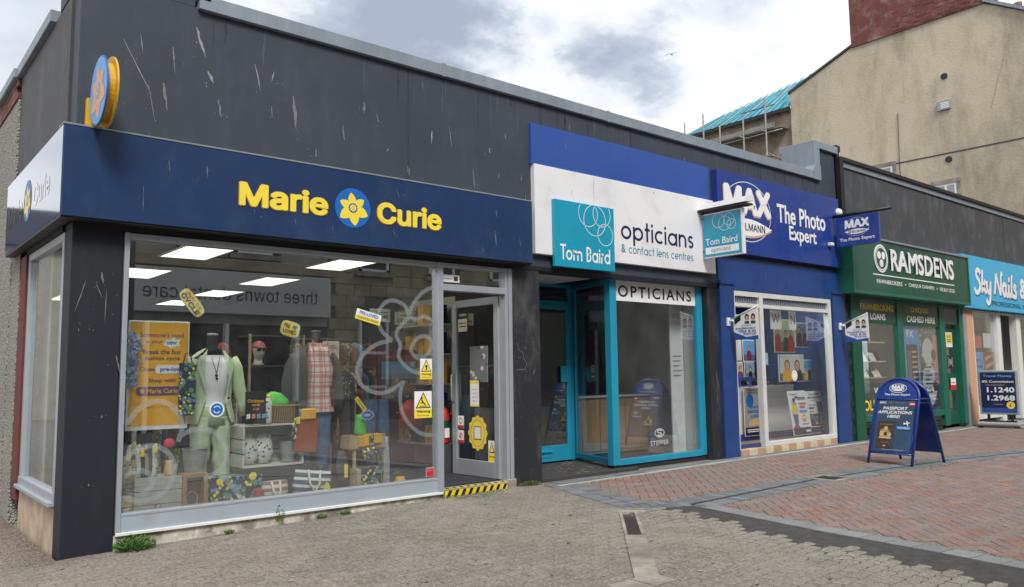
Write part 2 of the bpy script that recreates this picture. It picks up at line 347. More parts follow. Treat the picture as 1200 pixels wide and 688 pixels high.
# ------------------------------------------------------------------ mesh helpers
class MB:
    def __init__(s, mat=None): s.v = []; s.f = []; s.mi = []; s.mats = []; s.sm = []; s.cur = 0; s.tf = None; s.smooth = False; s.mat(mat) if mat else None
    def mat(s, m_):
        m_ = M[m_] if isinstance(m_, str) else m_
        if m_ not in s.mats: s.mats.append(m_)
        s.cur = s.mats.index(m_); return s
    def av(s, pts):
        b0 = len(s.v)
        for q in pts:
            q = Vector(q); s.v.append(s.tf @ q if s.tf else q)
        return b0
    def af(s, idx): s.f.append(idx); s.mi.append(s.cur); s.sm.append(s.smooth)
    def box(s, x0, x1, y0, y1, z0, z1, ch=0):
        if ch <= 0:
            b = s.av([(x0, y0, z0), (x1, y0, z0), (x1, y1, z0), (x0, y1, z0), (x0, y0, z1), (x1, y0, z1), (x1, y1, z1), (x0, y1, z1)])
            for q in ((0, 3, 2, 1), (4, 5, 6, 7), (0, 1, 5, 4), (1, 2, 6, 5), (2, 3, 7, 6), (3, 0, 4, 7)): s.af([b + i for i in q])
            return s
        bm = bmesh.new(); bmesh.ops.create_cube(bm, size=1)
        for v in bm.verts: v.co = Vector(((x0 + x1) / 2 + v.co.x * (x1 - x0), (y0 + y1) / 2 + v.co.y * (y1 - y0), (z0 + z1) / 2 + v.co.z * (z1 - z0)))
        bmesh.ops.bevel(bm, geom=bm.edges[:], offset=min(ch, .45 * min(abs(x1 - x0), abs(y1 - y0), abs(z1 - z0))), segments=1, affect='EDGES')
        bm.verts.index_update(); b = s.av([v.co for v in bm.verts])
        for f in bm.faces: s.af([b + v.index for v in f.verts])
        bm.free(); return s
    def prism(s, poly, d, n=None):          # polygon (3d points, in one plane) pushed along vector d; outward face first
        k = len(poly); d = Vector(d); b = s.av(list(poly) + [Vector(p_) + d for p_ in poly])
        s.af([b + i for i in range(k)]); s.af([b + k + i for i in reversed(range(k))])
        for i in range(k): j = (i + 1) % k; s.af([b + i, b + k + i, b + k + j, b + j])
        return s
    def poly(s, pts): b = s.av(pts); s.af([b + i for i in range(len(pts))]); return s
    def loft(s, rings, seg=16, cap=True, smooth=True, sub=1):
        if sub > 1:
            rr = []
            for a, b in zip(rings, rings[1:]):
                for k in range(sub): t_ = k / sub; t2 = t_ if len(rings) < 3 else t_ * t_ * (3 - 2 * t_); rr.append(tuple(a[i] + (b[i] - a[i]) * (t_ if i == 2 else t2) for i in range(5)))
            rings = rr + [tuple(rings[-1][:5])]
        old = s.smooth; s.smooth = smooth; bs = []
        for r in rings:
            x, y, z, rx, ry = r[:5]; bs.append(s.av([(x + rx * math.cos(2 * PI * i / seg), y + ry * math.sin(2 * PI * i / seg), z) for i in range(seg)]))
        for a, b in zip(bs, bs[1:]):
            for i in range(seg): j = (i + 1) % seg; s.af([a + i, a + j, b + j, b + i])
        if cap: s.smooth = False; s.af([bs[0] + i for i in reversed(range(seg))]); s.af([bs[-1] + i for i in range(seg)])
        s.smooth = old; return s
    def tube(s, pts, r, seg=8, cap=True, flat=None):
        pts = [Vector(p_) for p_ in pts]; n = len(pts); bs = []; rr = r if isinstance(r, (list, tuple)) else [r] * n
        old = s.smooth; s.smooth = True; up = None
        for i in range(n):
            d = (pts[min(i + 1, n - 1)] - pts[max(i - 1, 0)]).normalized()
            if up is None: up = Vector((0, 0, 1)) if abs(d.z) < .9 else Vector((1, 0, 0))
            a = d.cross(up).normalized(); b = a.cross(d).normalized(); up = b
            fl = flat or 1
            bs.append(s.av([pts[i] + a * rr[i] * math.cos(2 * PI * k / seg) + b * rr[i] * fl * math.sin(2 * PI * k / seg) for k in range(seg)]))
        for a, b in zip(bs, bs[1:]):
            for i in range(seg): j = (i + 1) % seg; s.af([a + i, a + j, b + j, b + i])
        if cap: s.smooth = False; s.af([bs[0] + i for i in reversed(range(seg))]); s.af([bs[-1] + i for i in range(seg)])
        s.smooth = old; return s
    def disc(s, c, u, v, r, seg=28, r2=None):
        c, u, v = Vector(c), Vector(u), Vector(v); r2 = r2 or r
        return s.poly([c + u * r * math.cos(2 * PI * i / seg) + v * r2 * math.sin(2 * PI * i / seg) for i in range(seg)])
    def ring(s, c, u, v, r, wd, seg=32, r2=None, a0=0, a1=2 * PI):
        c, u, v = Vector(c), Vector(u), Vector(v); r2 = r2 or r; b = []
        for i in range(seg + 1):
            a = a0 + (a1 - a0) * i / seg; cs, sn = math.cos(a), math.sin(a)
            b.append(s.av([c + u * (r + wd / 2) * cs + v * (r2 + wd / 2) * sn, c + u * (r - wd / 2) * cs + v * (r2 - wd / 2) * sn]))
        for p_, q in zip(b, b[1:]): s.af([p_, q, q + 1, p_ + 1])
        return s
    def ribbon(s, pts, wd, n, closed=False):   # flat stroke lying in the plane with normal n
        pts = [Vector(p_) for p_ in pts]; n = Vector(n); k = len(pts); b = []
        for i in range(k):
            a = pts[(i - 1) % k] if closed or i > 0 else pts[i]; c = pts[(i + 1) % k] if closed or i < k - 1 else pts[i]
            d = (c - a).normalized().cross(n).normalized(); b.append(s.av([pts[i] + d * wd / 2, pts[i] - d * wd / 2]))
        rng = range(k if closed else k - 1)
        for i in rng: j = (i + 1) % k; s.af([b[i], b[i] + 1, b[j] + 1, b[j]])
        return s
    def jitter(s, amt, sc=6, frm=0):
        for i in range(frm, len(s.v)): s.v[i] = s.v[i] + noise.noise_vector(s.v[i] * sc) * amt
        return s
    def folds(s, amp, sx=22, sz=4, frm=0):
        c = sum((s.v[i] for i in range(frm, len(s.v))), Vector()) / max(1, len(s.v) - frm)
        for i in range(frm, len(s.v)):
            v = s.v[i]; d = Vector((v.x - c.x, v.y - c.y, 0)); l = d.length or 1
            n_ = noise.noise(Vector((v.x * sx, v.y * sx, v.z * sz + 7))) + .6 * noise.noise(Vector((v.x * sx * .4 + v.z * 6, v.y * 9, v.z * 11)))
            s.v[i] = v + d / l * amp * n_
        return s
    def mesh(s, name):
        me = bpy.data.meshes.new(name); me.from_pydata([tuple(v) for v in s.v], [], s.f)
        for m_ in s.mats: me.materials.append(m_)
        me.polygons.foreach_set('material_index', s.mi); me.polygons.foreach_set('use_smooth', s.sm); me.update(); return me
def link(name, me, parent=None, label=None, stuff=False, loc=None, struct=False):
    o = bpy.data.objects.new(name, me); C.objects.link(o)
    if parent is not None: o.parent = parent
    if label: o['label'] = label
    if stuff: o['kind'] = 'stuff'
    if struct: o['kind'] = 'structure'
    if loc is not None: o.location = loc
    return o
def part(name, mb, parent, label=None, stuff=False): return link(name, mb.mesh(name), parent, label, stuff)
def thing(name, label, cat, loc=(0, 0, 0), rz=0, group=None, rot=None):
    o = bpy.data.objects.new(name, None); C.objects.link(o); o.location = loc; o.rotation_euler = rot or (0, 0, rz)
    o.empty_display_size = .1; o['label'] = label; o['category'] = cat
    if group: o['group'] = group
    return o
def tag(o, label, cat, group=None):
    o['label'] = label; o['category'] = cat
    if group: o['group'] = group
    return o
def copytree(o, label=None, loc=None, rz=None):
    def cp(a, par):
        c = a.copy(); C.objects.link(c)
        if par: c.parent = par
        for ch in KIDS(a): cp(ch, c)
        return c
    r = cp(o, None)
    if label: r['label'] = label
    if loc is not None: r.location = loc
    if rz is not None: r.rotation_euler = (0, 0, rz)
    return r
def KIDS(a): return [x for x in list(bpy.data.objects) if x.parent == a]

FONT = None; FMONO = None
try:
    import os
    fp = os.path.join(bpy.utils.system_resource('DATAFILES'), 'fonts', 'Inter.woff2')
    if os.path.exists(fp): FONT = bpy.data.fonts.load(fp)
except Exception: FONT = None
_tc = {}
def glyphs(s, bold=0., ext=0., res=3, shear=0., spacing=1., align='LEFT', line=1.):
    key = (s, bold, ext, res, shear, spacing, align, line)
    if key in _tc: return _tc[key]
    cu = bpy.data.curves.new('lettering', 'FONT'); cu.body = s; cu.size = 1; cu.extrude = ext; cu.resolution_u = res; cu.shear = shear; cu.space_character = spacing; cu.align_x = align; cu.space_line = line
    if FONT and s in ('Marie', 'Curie', 'MAX', 'SPIELMANN', 'three towns dental care', 'CYCLE'): cu.font = FONT
    o = bpy.data.objects.new('lettering', cu); me = bpy.data.meshes.new_from_object(o)
    vs_ = [v.co.copy() for v in me.vertices]; fs = [list(p_.vertices) for p_ in me.polygons]
    bpy.data.objects.remove(o); bpy.data.meshes.remove(me); bpy.data.curves.remove(cu)
    if bold:                                   # heavier weight: the outline widened all round by copies a hair apart
        n0 = len(vs_); v0 = list(vs_); f0 = list(fs); nc = 4 if bold < .02 else 8; rb = bold * .62
        for k in range(nc):
            a = 2 * PI * (k + .5) / nc; dv_ = Vector((rb * math.cos(a), rb * math.sin(a), .00004 * (k + 1) * (1 if not ext else 20 * ext)))
            vs_ += [v + dv_ for v in v0]; fs += [[i + n0 * (k + 1) for i in f] for f in f0]
    x0 = min(v.x for v in vs_); x1 = max(v.x for v in vs_); y0 = min(v.y for v in vs_); y1 = max(v.y for v in vs_)
    vs_ = [Vector(((v.x - x0) / (x1 - x0), (v.y - y0) / (y1 - y0), v.z)) for v in vs_]
    _tc[key] = (vs_, fs); return _tc[key]
def put(mb, s, o, u, v, wd, ht, bold=0., ext=0., depth=None, **k):
    """set lettering s in the rectangle with corner o, unit axes u and v; it stands proud along u x v"""
    o, u, v = Vector(o), Vector(u), Vector(v); n = u.cross(v).normalized()
    g, fs = glyphs(s, bold, ext, **k); zs = (depth / (2 * ext)) if (depth and ext) else 1
    off = (depth / 2) if depth else 0
    b = mb.av([o + u * q.x * wd + v * q.y * ht + n * (q.z * zs + off) for q in g])
    for f in fs: mb.af([b + i for i in f])
    return mb
EX, EZ, EY = Vector((1, 0, 0)), Vector((0, 0, 1)), Vector((0, 1, 0))
def fx(mb, s, x0, x1, z0, z1, y, **k): return put(mb, s, (x0, y, z0), EX, EZ, x1 - x0, z1 - z0, **k)
class Panel:
    """a flat print surface: unit square coordinates laid on a rectangle in the parent's space"""
    def __init__(s, o, u, v, w_, h_): s.o, s.u, s.v, s.w, s.h = Vector(o), Vector(u).normalized(), Vector(v).normalized(), w_, h_; s.n = s.u.cross(s.v).normalized(); s.mb = MB(); s.k = 0
    def P(s, x, y): return s.o + s.u * x * s.w + s.v * y * s.h + s.n * (.0012 + s.k * .0004)
    def r(s, x0, y0, x1, y1, m_, sk=0): s.k += 1; s.mb.mat(m_).poly([s.P(x0, y0), s.P(x1, y0 + sk), s.P(x1, y1 + sk), s.P(x0, y1)]); return s
    def pg(s, pts, m_): s.k += 1; s.mb.mat(m_).poly([s.P(*q) for q in pts]); return s
    def d(s, x, y, r_, m_, ry=None, seg=24): s.k += 1; s.mb.mat(m_).disc(s.P(x, y), s.u, s.v, r_ * s.w, seg, (ry * s.h) if ry else r_ * s.w); return s
    def t(s, tx, x0, y0, x1, y1, m_, bold=.01, **k): s.k += 1; put(s.mb.mat(m_), tx, s.P(x0, y0), s.u, s.v, (x1 - x0) * s.w, (y1 - y0) * s.h, bold, **k); return s
    def done(s, parent, name='print', label=None): return part(name, s.mb, parent, label)

# ================================================================== THE GROUND
def gz(x): return -.02 if x > 5 else max(-.26, -.13 + .022 * x)
g = MB('far_ground')
xs = [-400, -20, -6, 0, 5, 30, 500]; ysb = [-400, -14, -8, 4, 40, 600]
for i in range(len(xs) - 1):
    for j in range(len(ysb) - 1):
        g.poly([(xs[i], ysb[j], gz(xs[i]) - .03), (xs[i + 1], ysb[j], gz(xs[i + 1]) - .03), (xs[i + 1], ysb[j + 1], gz(xs[i + 1]) - .03), (xs[i], ysb[j + 1], gz(xs[i]) - .03)])
ground = link('ground', g.mesh('ground'), struct=True)
BL = [(5.25, .1), (5.09, -.16), (4.82, -.99), (4.60, -1.66), (4.72, -2.02), (4.85, -2.12)]          # edge between grey blocks and red bricks
TL = [(4.80, -2.12), (4.60, -2.99), (4.44, -3.6), (4.38, -4.4), (4.24, -5.0), (4.12, -5.6), (3.9, -6.6), (3.6, -9)]   # ragged edge of tarmac
TR = [(5.12, -2.30), (4.88, -3.71), (4.76, -4.78), (4.67, -5.4), (4.5, -6.6), (4.2, -9)]
def xat(pl, y):
    for (xa, ya), (xb, yb) in zip(pl, pl[1:]):
        if yb <= y <= ya: return xa + (xb - xa) * (y - ya) / (yb - ya)
    return pl[0][0] if y > pl[0][1] else pl[-1][0]
def slab(mat, pts, z, tri=True):
    mb = MB(mat); mb.poly([(x, y, gz(x) + z) for x, y in pts]); return mb
# grit bed under the blocks, sand bed under the bricks
mb = MB('grit')
for a, b_ in (((-6), 0), (0, 2.5), (2.5, 5)):
    mb.poly([(a, -9, gz(a) - .0045), (b_, -9, gz(b_) - .0045), (b_, 8 if b_ <= 0 else 0, gz(b_) - .0045), (a, 8 if b_ <= 0 else 0, gz(a) - .0045)])
block_pave = link('block_pavement', mb.mesh('block_pavement'), struct=True)
mb = MB('grit'); mb.poly([(5, -12, gz(5.1) - .0085), (34, -12, gz(9) - .0085), (34, .2, gz(9) - .0085), (5, .2, gz(5.1) - .0085)])
brick_pave = link('brick_pavement', mb.mesh('brick_pavement'), struct=True)
# tarmac infill: sits a little below the blocks
mb = MB('tar_dark'); prev = None
ys_ = [-2.02 - .12 * i for i in range(60)]
for y in ys_:
    l = xat(TL, y) - .35; r = xat(TR, y) + .03; row = [(l + (r - l) * k / 4, y, gz(l + (r - l) * k / 4) - .0026 + .0015 * noise.noise(Vector((l + k, y * 3, 0)))) for k in range(5)]
    b = mb.av(row)
    if prev is not None:
        for k in range(4): mb.af([prev + k, b + k, b + k + 1, prev + k + 1])
    prev = b
link('tarmac_strip', mb.mesh('tarmac_strip'), struct=True)

# grey zigzag blocks
LL, WW = .205, .1
def zz(x, a=.008): q = (x / (LL / 2)) % 1; return a * (4 * abs(q - .5) - 1)
def paver_outline(inset):
    n = 4; bot = [(LL * i / n, -WW / 2 + zz(LL * i / n)) for i in range(n + 1)]
    top = [(LL * i / n, WW / 2 + zz(LL * i / n)) for i in range(n, -1, -1)]
    pts = bot + [(LL + .006, 0)] + top + [(.006, 0)]
    cx = LL / 2; return [(cx + (x - cx) * (1 - inset / (LL / 2)), y * (1 - inset / (WW / 2)) if abs(y) > .02 else y) for x, y in pts]
def paver_geo(jx=0, seed=0):
    rnd = random.Random(seed); a, b_ = paver_outline(.001 + jx), paver_outline(.0045 + 1.6 * jx)
    j = [(rnd.uniform(-.002, .002), rnd.uniform(-.002, .002)) for _ in a]
    v = [(x + p_[0] - LL / 2, y + p_[1], -.011) for (x, y), p_ in zip(a, j)] + [(x + p_[0] - LL / 2, y + p_[1], 0) for (x, y), p_ in zip(b_, j)]
    k = len(a); f = [[i, (i + 1) % k, k + (i + 1) % k, k + i] for i in range(k)] + [[k + i for i in range(k)]]
    return v, f
PG = [paver_geo(0, i) for i in range(6)] + [paver_geo(.0028, i) for i in range(6)]
def brick_geo(l, w_, ch=.004, j=.003):
    v = []
    for dx, z in ((j, -.012), (j, -ch * .7), (j + ch, 0)):
        for sx, sy in ((-1, -1), (1, -1), (1, 1), (-1, 1)): v.append((sx * (l / 2 - dx), sy * (w_ / 2 - dx), z))
    f = [[8, 9, 10, 11]]
    for o in (0, 4):
        for i in range(4): jn = (i + 1) % 4; f.append([o + i, o + jn, o + 4 + jn, o + 4 + i])
    return v, f
def lay(items, geos, mat, name, parent, limit=300, label=None):
    """items: (x, y, z, rot, geo index, tiltx, tilty). The ones that show largest become objects, the rest one stuff part"""
    sc = []
    for k, it in enumerate(items):
        q = screen(it[:3]); vis = q is not None and -20 < q[0] < 1220 and q[1] < 705
        sc.append((0 if vis else 1, q[2] if q else 99, k))
    sc.sort(); pick = set(k for a, d, k in sc[:limit] if a == 0)
    mes = []
    for v, f in geos:
        me = bpy.data.meshes.new(name); me.from_pydata(v, [], f); me.materials.append(M[mat]); me.update(); mes.append(me)
    mb = MB(mat)
    for k, (x, y, z, r, gi, tx, ty) in enumerate(items):
        mt_ = Matrix.Translation((x, y, z)) @ Matrix.Rotation(r, 4, 'Z') @ Matrix.Rotation(tx, 4, 'X') @ Matrix.Rotation(ty, 4, 'Y')
        if k in pick:
            o = bpy.data.objects.new(name, mes[gi]); C.objects.link(o); o.parent = parent; o.matrix_world = mt_
        else:
            b = mb.av([mt_ @ Vector(p_) for p_ in geos[gi][0]])
            for f in geos[gi][1]: mb.af([b + i for i in f])
    if mb.v: part(name + 's', mb, parent, stuff=True)
R_ = random.Random(3)
SQ = math.sqrt(.5)
def in_conc(x, y):
    dx, dy = x - 4.42, y + 2.10; s_ = -(dx + dy) * SQ; t_ = (-dx + dy) * SQ
    if -.02 < s_ < 2.42 and abs(t_) < .09: return True
    return .9 < x < 2.95 and -3.86 < y < -3.68
items = []
nrow = 0
for r in range(-95, 85):
    y = r * WW + .04
    off = (LL / 2) if r % 2 else 0
    for k in range(-25, 30):
        x = k * LL + off + .05
        if y > -.06 and x > -.13: continue
        if x < -3.6 or y > 7.5: continue
        lim = (xat(BL, y) if y > -2.1 else xat(TL, y) + .12 * noise.noise(Vector((0, y * 2.2, 4)))) - (.02 if y > -2.1 else 0)
        if x + LL / 2 > lim + (.04 if y > -2.1 else .16): continue
        if in_conc(x, y) : continue
        n_ = noise.noise(Vector((x * .9, y * .9, 0))) * .006
        items.append((x, y, gz(x) + R_.uniform(-.0015, .0015) + n_ * .6, R_.uniform(-.008, .008), R_.randrange(6) + (6 if x < .75 + noise.noise(Vector((y * 2, x, 0))) or noise.noise(Vector((x * 1.3, y * 1.3, 8))) > .32 else 0), R_.uniform(-.016, .016) * (2.2 if x < .6 else 1), R_.uniform(-.01, .01) * (2.5 if x < .6 else 1) - .022))
lay(items, PG, 'paver_grey', 'paver', block_pave)
# red herringbone at 45 degrees
BRG = [brick_geo(.2, .1)]
def slotline(x):
    pl = [(4, -2.28), (5.25, -2.24), (7.7, -2.15), (10.7, -2.4), (12.7, -2.78), (23, -4.7), (40, -8)]
    for (xa, ya), (xb, yb) in zip(pl, pl[1:]):
        if xa <= x <= xb: return ya + (yb - ya) * (x - xa) / (xb - xa)
    return -2.3
INN = [(5.50, .0), (5.30, -.5), (5.08, -1.07), (4.93, -1.5), (5.15, -1.86)]
items = []
for gx in range(-60, 330):
    for gy in range(-300, 110):
        t_ = (gx - gy) % 4
        if t_ == 0: cx, cy, r = gx + 1, gy + .5, 0
        elif t_ == 3: cx, cy, r = gx + .5, gy + 1, PI / 2
        else: continue
        x = 4.5 + (cx * SQ + cy * SQ) * .1; y = 0 + (-cx * SQ + cy * SQ) * .1
        if x < 4.7 or x > 26 or y > -.33 or y < -9.5: continue
        sl_ = slotline(x)
        if sl_ - .27 < y < sl_ + .27: continue
        if y > sl_ and x < xat(INN, y) + .08: continue
        if y < sl_ and x < xat(TR, y) + .27: continue
        if abs(x - 7.95) < .26 and abs(y + 2.2) < .26: continue
        if y < -6.5 and x < 7: continue
        if x > 14 and y < -6.5: continue
        items.append((x, y, gz(x) + R_.uniform(-.0012, .0012), r - PI / 4, 0, R_.uniform(-.006, .006), R_.uniform(-.006, .006)))
lay(items, BRG, 'brick_paver', 'brick', brick_pave)
# dark soldier courses
items = []
def course(pl, off, wl=.1, rows=1, gi=0, lim=None):
    for (xa, ya), (xb, yb) in zip(pl, pl[1:]):
        d = Vector((xb - xa, yb - ya)); l = d.length; d /= l; nrm_ = Vector((-d.y, d.x)); n_ = max(1, round(l / wl)); ang = math.atan2(d.y, d.x)
        for i in range(n_):
            for rw in range(rows):
                o = off + .2 * rw; q = Vector((xa, ya)) + d * (l * (i + .5) / n_) + nrm_ * o
                if abs(q.x - 7.95) < .2 and abs(q.y + 2.2) < .24: continue
                items.append((q.x, q.y, gz(q.x) + .001 + R_.uniform(-.001, .001), ang + PI / 2, gi, 0, 0))
course([(5.09 + .0, -.16), (4.82, -.99), (4.62, -1.72)], .11, rows=2)
course([(4.60, -1.84), (5.2, -2.02)], .02, rows=1); course([(4.72, -2.02), (5.2, -2.20)], -.01, rows=1)
sp = [(5.2, slotline(5.2))] + [(x, slotline(x)) for x in (7.7, 10.7, 12.7, 18, 24)]
course(sp, .13); course(sp, -.13)
for rw in (-.06, -.16): course([(5.3, rw - .03), (13, rw), (24, rw)], 0, .2, gi=1)
lay(items, [brick_geo(.2, .1), brick_geo(.095, .2)], 'edge_brick', 'edging_brick', brick_pave)
items = []
course([(5.12, -2.42), (4.88, -3.71), (4.76, -4.78), (4.67, -5.4), (4.5, -6.6), (4.2, -9)], .11, .2)
lay(items, [brick_geo(.2, .2)], 'kerb_block', 'kerb_block', brick_pave)
mb = MB('slot')
for (xa, ya), (xb, yb) in zip(sp, sp[1:]): mb.poly([(xa, ya - .03, gz(xa) - .004), (xb, yb - .03, gz(xb) - .004), (xb, yb + .03, gz(xb) - .004), (xa, ya + .03, gz(xa) - .004)])
part('drain_slot', mb, brick_pave)
mb = MB('kerb_line')
kl = [(5.15, -.36), (6.6, -.32), (9, -.235), (24, -.235)]
for (xa, ya), (xb, yb) in zip(kl, kl[1:]): mb.prism([(xa, ya - .03, gz(xa) + .003), (xb, yb - .03, gz(xb) + .003), (xb, yb + .03, gz(xb) + .003), (xa, ya + .03, gz(xa) + .003)], (0, 0, -.03))
part('concrete_edging', mb, brick_pave)
# concrete gutter setts with an iron grate at the head
def diag(s_, t_, z=0): x = 4.42 - s_ * SQ - t_ * SQ; y = -2.10 - s_ * SQ + t_ * SQ; return (x, y, gz(x) + z)
def dprism(mb, s0, s1, t0, t1, z, d): mb.prism([diag(s0, t0, z), diag(s0, t1, z), diag(s1, t1, z), diag(s1, t0, z)], (0, 0, -d))
for i in range(8):
    mb = MB('light_concrete'); dprism(mb, .98 + i * .17, .98 + i * .17 + .164, -.085, .085, .009 + .001 * (i % 2), .03); part('gutter_slab', mb, block_pave)
for t0, t1 in ((-.085, -.056), (.056, .085)): mb = MB('light_concrete'); dprism(mb, -.02, .97, t0, t1, .009, .03); part('gutter_edge', mb, block_pave)
mb = MB('light_concrete'); dprism(mb, -.1, -.025, -.16, .16, .008, .03); part('gutter_edge', mb, block_pave)
for i in range(9):
    mb = MB('light_concrete'); x0 = .92 + i * .222; mb.box(x0, x0 + .216, -3.88, -3.66, gz(1.5) - .03, gz(x0 + .1) + .008 + .001 * (i % 2)); part('gutter_slab', mb, block_pave)
dg = thing('drain_grate', 'rusty slotted iron drain grate set in the pale concrete gutter of the grey blocks', 'drain grate', diag(.48, 0))
dg.rotation_euler = (0, 0, math.radians(45))
mb = MB('iron'); mb.box(-.49, .49, -.053, -.044, -.02, .004).box(-.49, .49, .044, .053, -.02, .004).box(-.49, -.48, -.044, .044, -.02, .004).box(.48, .49, -.044, .044, -.02, .004).box(-.004, .004, -.044, .044, -.02, .004); part('grate_frame', mb, dg)
for i in range(24):
    mb = MB('iron'); x0 = -.47 + i * .0392; mb.box(x0, x0 + .022, -.043, .043, -.012, .003); part('bar', mb, dg)
mb = MB('black'); mb.box(-.479, .479, -.0435, .0435, -.022, -.014); part('sump', mb, dg)
dg = thing('drain_cover', 'square dark drain cover in a pale concrete frame in the red brick paving', 'drain cover', (7.95, -2.2, gz(8)))
mb = MB('light_concrete'); mb.box(-.22, .22, -.22, -.15, -.03, .004).box(-.22, .22, .15, .22, -.03, .004).box(-.22, -.15, -.15, .15, -.03, .004).box(.15, .22, -.15, .15, -.03, .004); part('surround', mb, dg)
mb = MB('black'); mb.box(-.15, .15, -.15, .15, -.03, -.012); part('sump', mb, dg)
for i in range(7):
    mb = MB('iron'); x0 = -.14 + i * .041; mb.box(x0, x0 + .016, -.15, .15, -.012, -.002); part('bar', mb, dg)
M['gum'] = pm('gum', (.33, .32, .30), .8, .2, 20); M['gum_dark'] = pm('gum_dark', (.05, .048, .045), .8, .2, 20)
for par, x0, x1, y0, y1, n_ in ((block_pave, -.5, 4.2, -6, -.3, 90), (brick_pave, 5.3, 14, -6, -.4, 90)):
    for mt_n, nm in (('gum', 'gum_spots'), ('gum_dark', 'dark_spots')):
        mb = MB(mt_n)
        for _ in range(n_):
            x, y = R_.uniform(x0, x1), R_.uniform(y0, y1); r = R_.uniform(.006, .02); mb.disc((x, y, gz(x) + .0045), EX, EY, r, 8, r * R_.uniform(.5, 1))
        part(nm, mb, par, stuff=True)
# soil drifted against the alley wall
mb = MB('soil')
for i in range(1500):
    y = R_.uniform(-.15, 3.4); x = .0 - abs(R_.gauss(0, .17)) * (1 - .15 * y); r = R_.uniform(.002, .008); z = gz(x) + R_.uniform(-.003, .002)
    b = mb.av([(x + r, y, z), (x, y + r, z), (x - r, y, z), (x, y - r, z), (x, y, z + r)])
    for q in ((0, 1, 4), (1, 2, 4), (2, 3, 4), (3, 0, 4)): mb.af([b + k for k in q])
link('soil', mb.mesh('soil'), struct=True)

# ================================================================== THE DARK SHOP BUILDING
B = thing('shop_building', 'long single storey dark grey rendered shop row with a stepped metal coped parapet', 'building', (0, 0, 0))
def bx(name, mat, x0, x1, y0, y1, z0, z1, parent=None, ch=0, label=None):
    mb = MB(mat); mb.box(x0, x1, y0, y1, z0, z1, ch); return part(name, mb, parent or B, label)
bx('parapet_wall', 'dark_render', .02, 12.70, .0, .26, 2.62, 4.74)
bx('parapet_wall', 'dark_render', .024, .97, .003, .9, 4.745, 5.32)
bx('parapet_wall', 'dark_render', 12.02, 12.70, .003, .6, 4.745, 5.34)
bx('side_wall', 'side_render', 0.0, .24, .262, 2.78, 2.62, 4.66)
# vertical render joint lines
for x in (7.0, 3.3): bx('render_joint', 'black', x, x + .006, -.003, -.001, 3.4 if x < 5 else 4.4, 4.72)
# coping, one metal length after another
M['lead'] = M['lead_grey']
def coping(x0, x1, z0, z1, y0=-.05, y1=.32):
    mb = MB('lead_grey'); mb.box(x0, x1 - .006, y0, y1, z0, z1, .006).box(x1 - .05, x1 - .004, y0 - .004, y1 + .004, z0 - .003, z1 + .004)
    part('coping_panel', mb, B)
for i in range(4): x0 = 1.04 + i * 2.745; coping(x0, x0 + 2.745, 4.715, 4.86)
coping(-.04, 1.02, 5.30, 5.42, y1=.95); coping(11.93, 12.76, 5.31, 5.44, y1=.66)
mb = MB('lead_grey'); mb.box(.97, 1.10, -.052, .9, 4.80, 5.31, .006); part('coping_upstand', mb, B)
mb = MB('lead_grey'); mb.prism([(.99, -.052, 4.72), (1.16, -.052, 4.72), (1.16, -.052, 4.87), (1.1, -.052, 4.97), (.99, -.052, 4.97)], (0, .2, 0)); part('coping_corner', mb, B)
mb = MB('lead_grey'); mb.box(11.93, 12.10, -.052, .62, 4.80, 5.32, .006); part('coping_upstand', mb, B)
mb = MB('lead_grey'); mb.prism([(11.86, -.056, 4.71), (12.11, -.056, 4.71), (12.11, -.056, 4.98), (11.93, -.056, 4.98), (11.86, -.056, 4.87)], (0, .2, 0)); part('coping_corner', mb, B)
for i in range(2): y0 = .96 + i * .92; mb = MB('lead_grey'); mb.box(-.05, .28, y0, y0 + .914, 4.66, 4.78, .006); part('coping_panel', mb, B)
bx('roof', 'dark_grey', .24, 12.7, .26, 12.2, 4.2, 4.3)
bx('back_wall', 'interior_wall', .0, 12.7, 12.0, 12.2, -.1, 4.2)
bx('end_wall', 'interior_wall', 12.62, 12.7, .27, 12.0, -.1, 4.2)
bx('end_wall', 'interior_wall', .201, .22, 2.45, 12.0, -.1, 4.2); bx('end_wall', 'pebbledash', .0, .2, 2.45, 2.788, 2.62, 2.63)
# pillars
def pillar(x0, x1, zb, zt, mat, y0=0, y1=.3):
    mb = MB(mat); mb.box(x0, x1, y0, y1, zb, zt, .006); mb.jitter(.002, 9); return part('pillar', mb, B)
pillar(.025, .42, gz(0) - .03, 2.618, 'pillar_dark', 0, .28)
pillar(4.765, 5.22, gz(5) - .05, 2.618, 'pillar_worn', -.005, .35)
pillar(8.66, 8.90, -.05, 2.66, 'pillar_worn', -.002, .4)
bx('lintel', 'black', .02, 8.9, -.012, .24, 2.566, 2.619)
bx('soffit', 'black_rough', .0, .05, .27, 2.4, 2.56, 2.62)
bx('soffit_trim', 'pillar_dark', .42, 4.76, .0, .12, 2.558, 2.566)
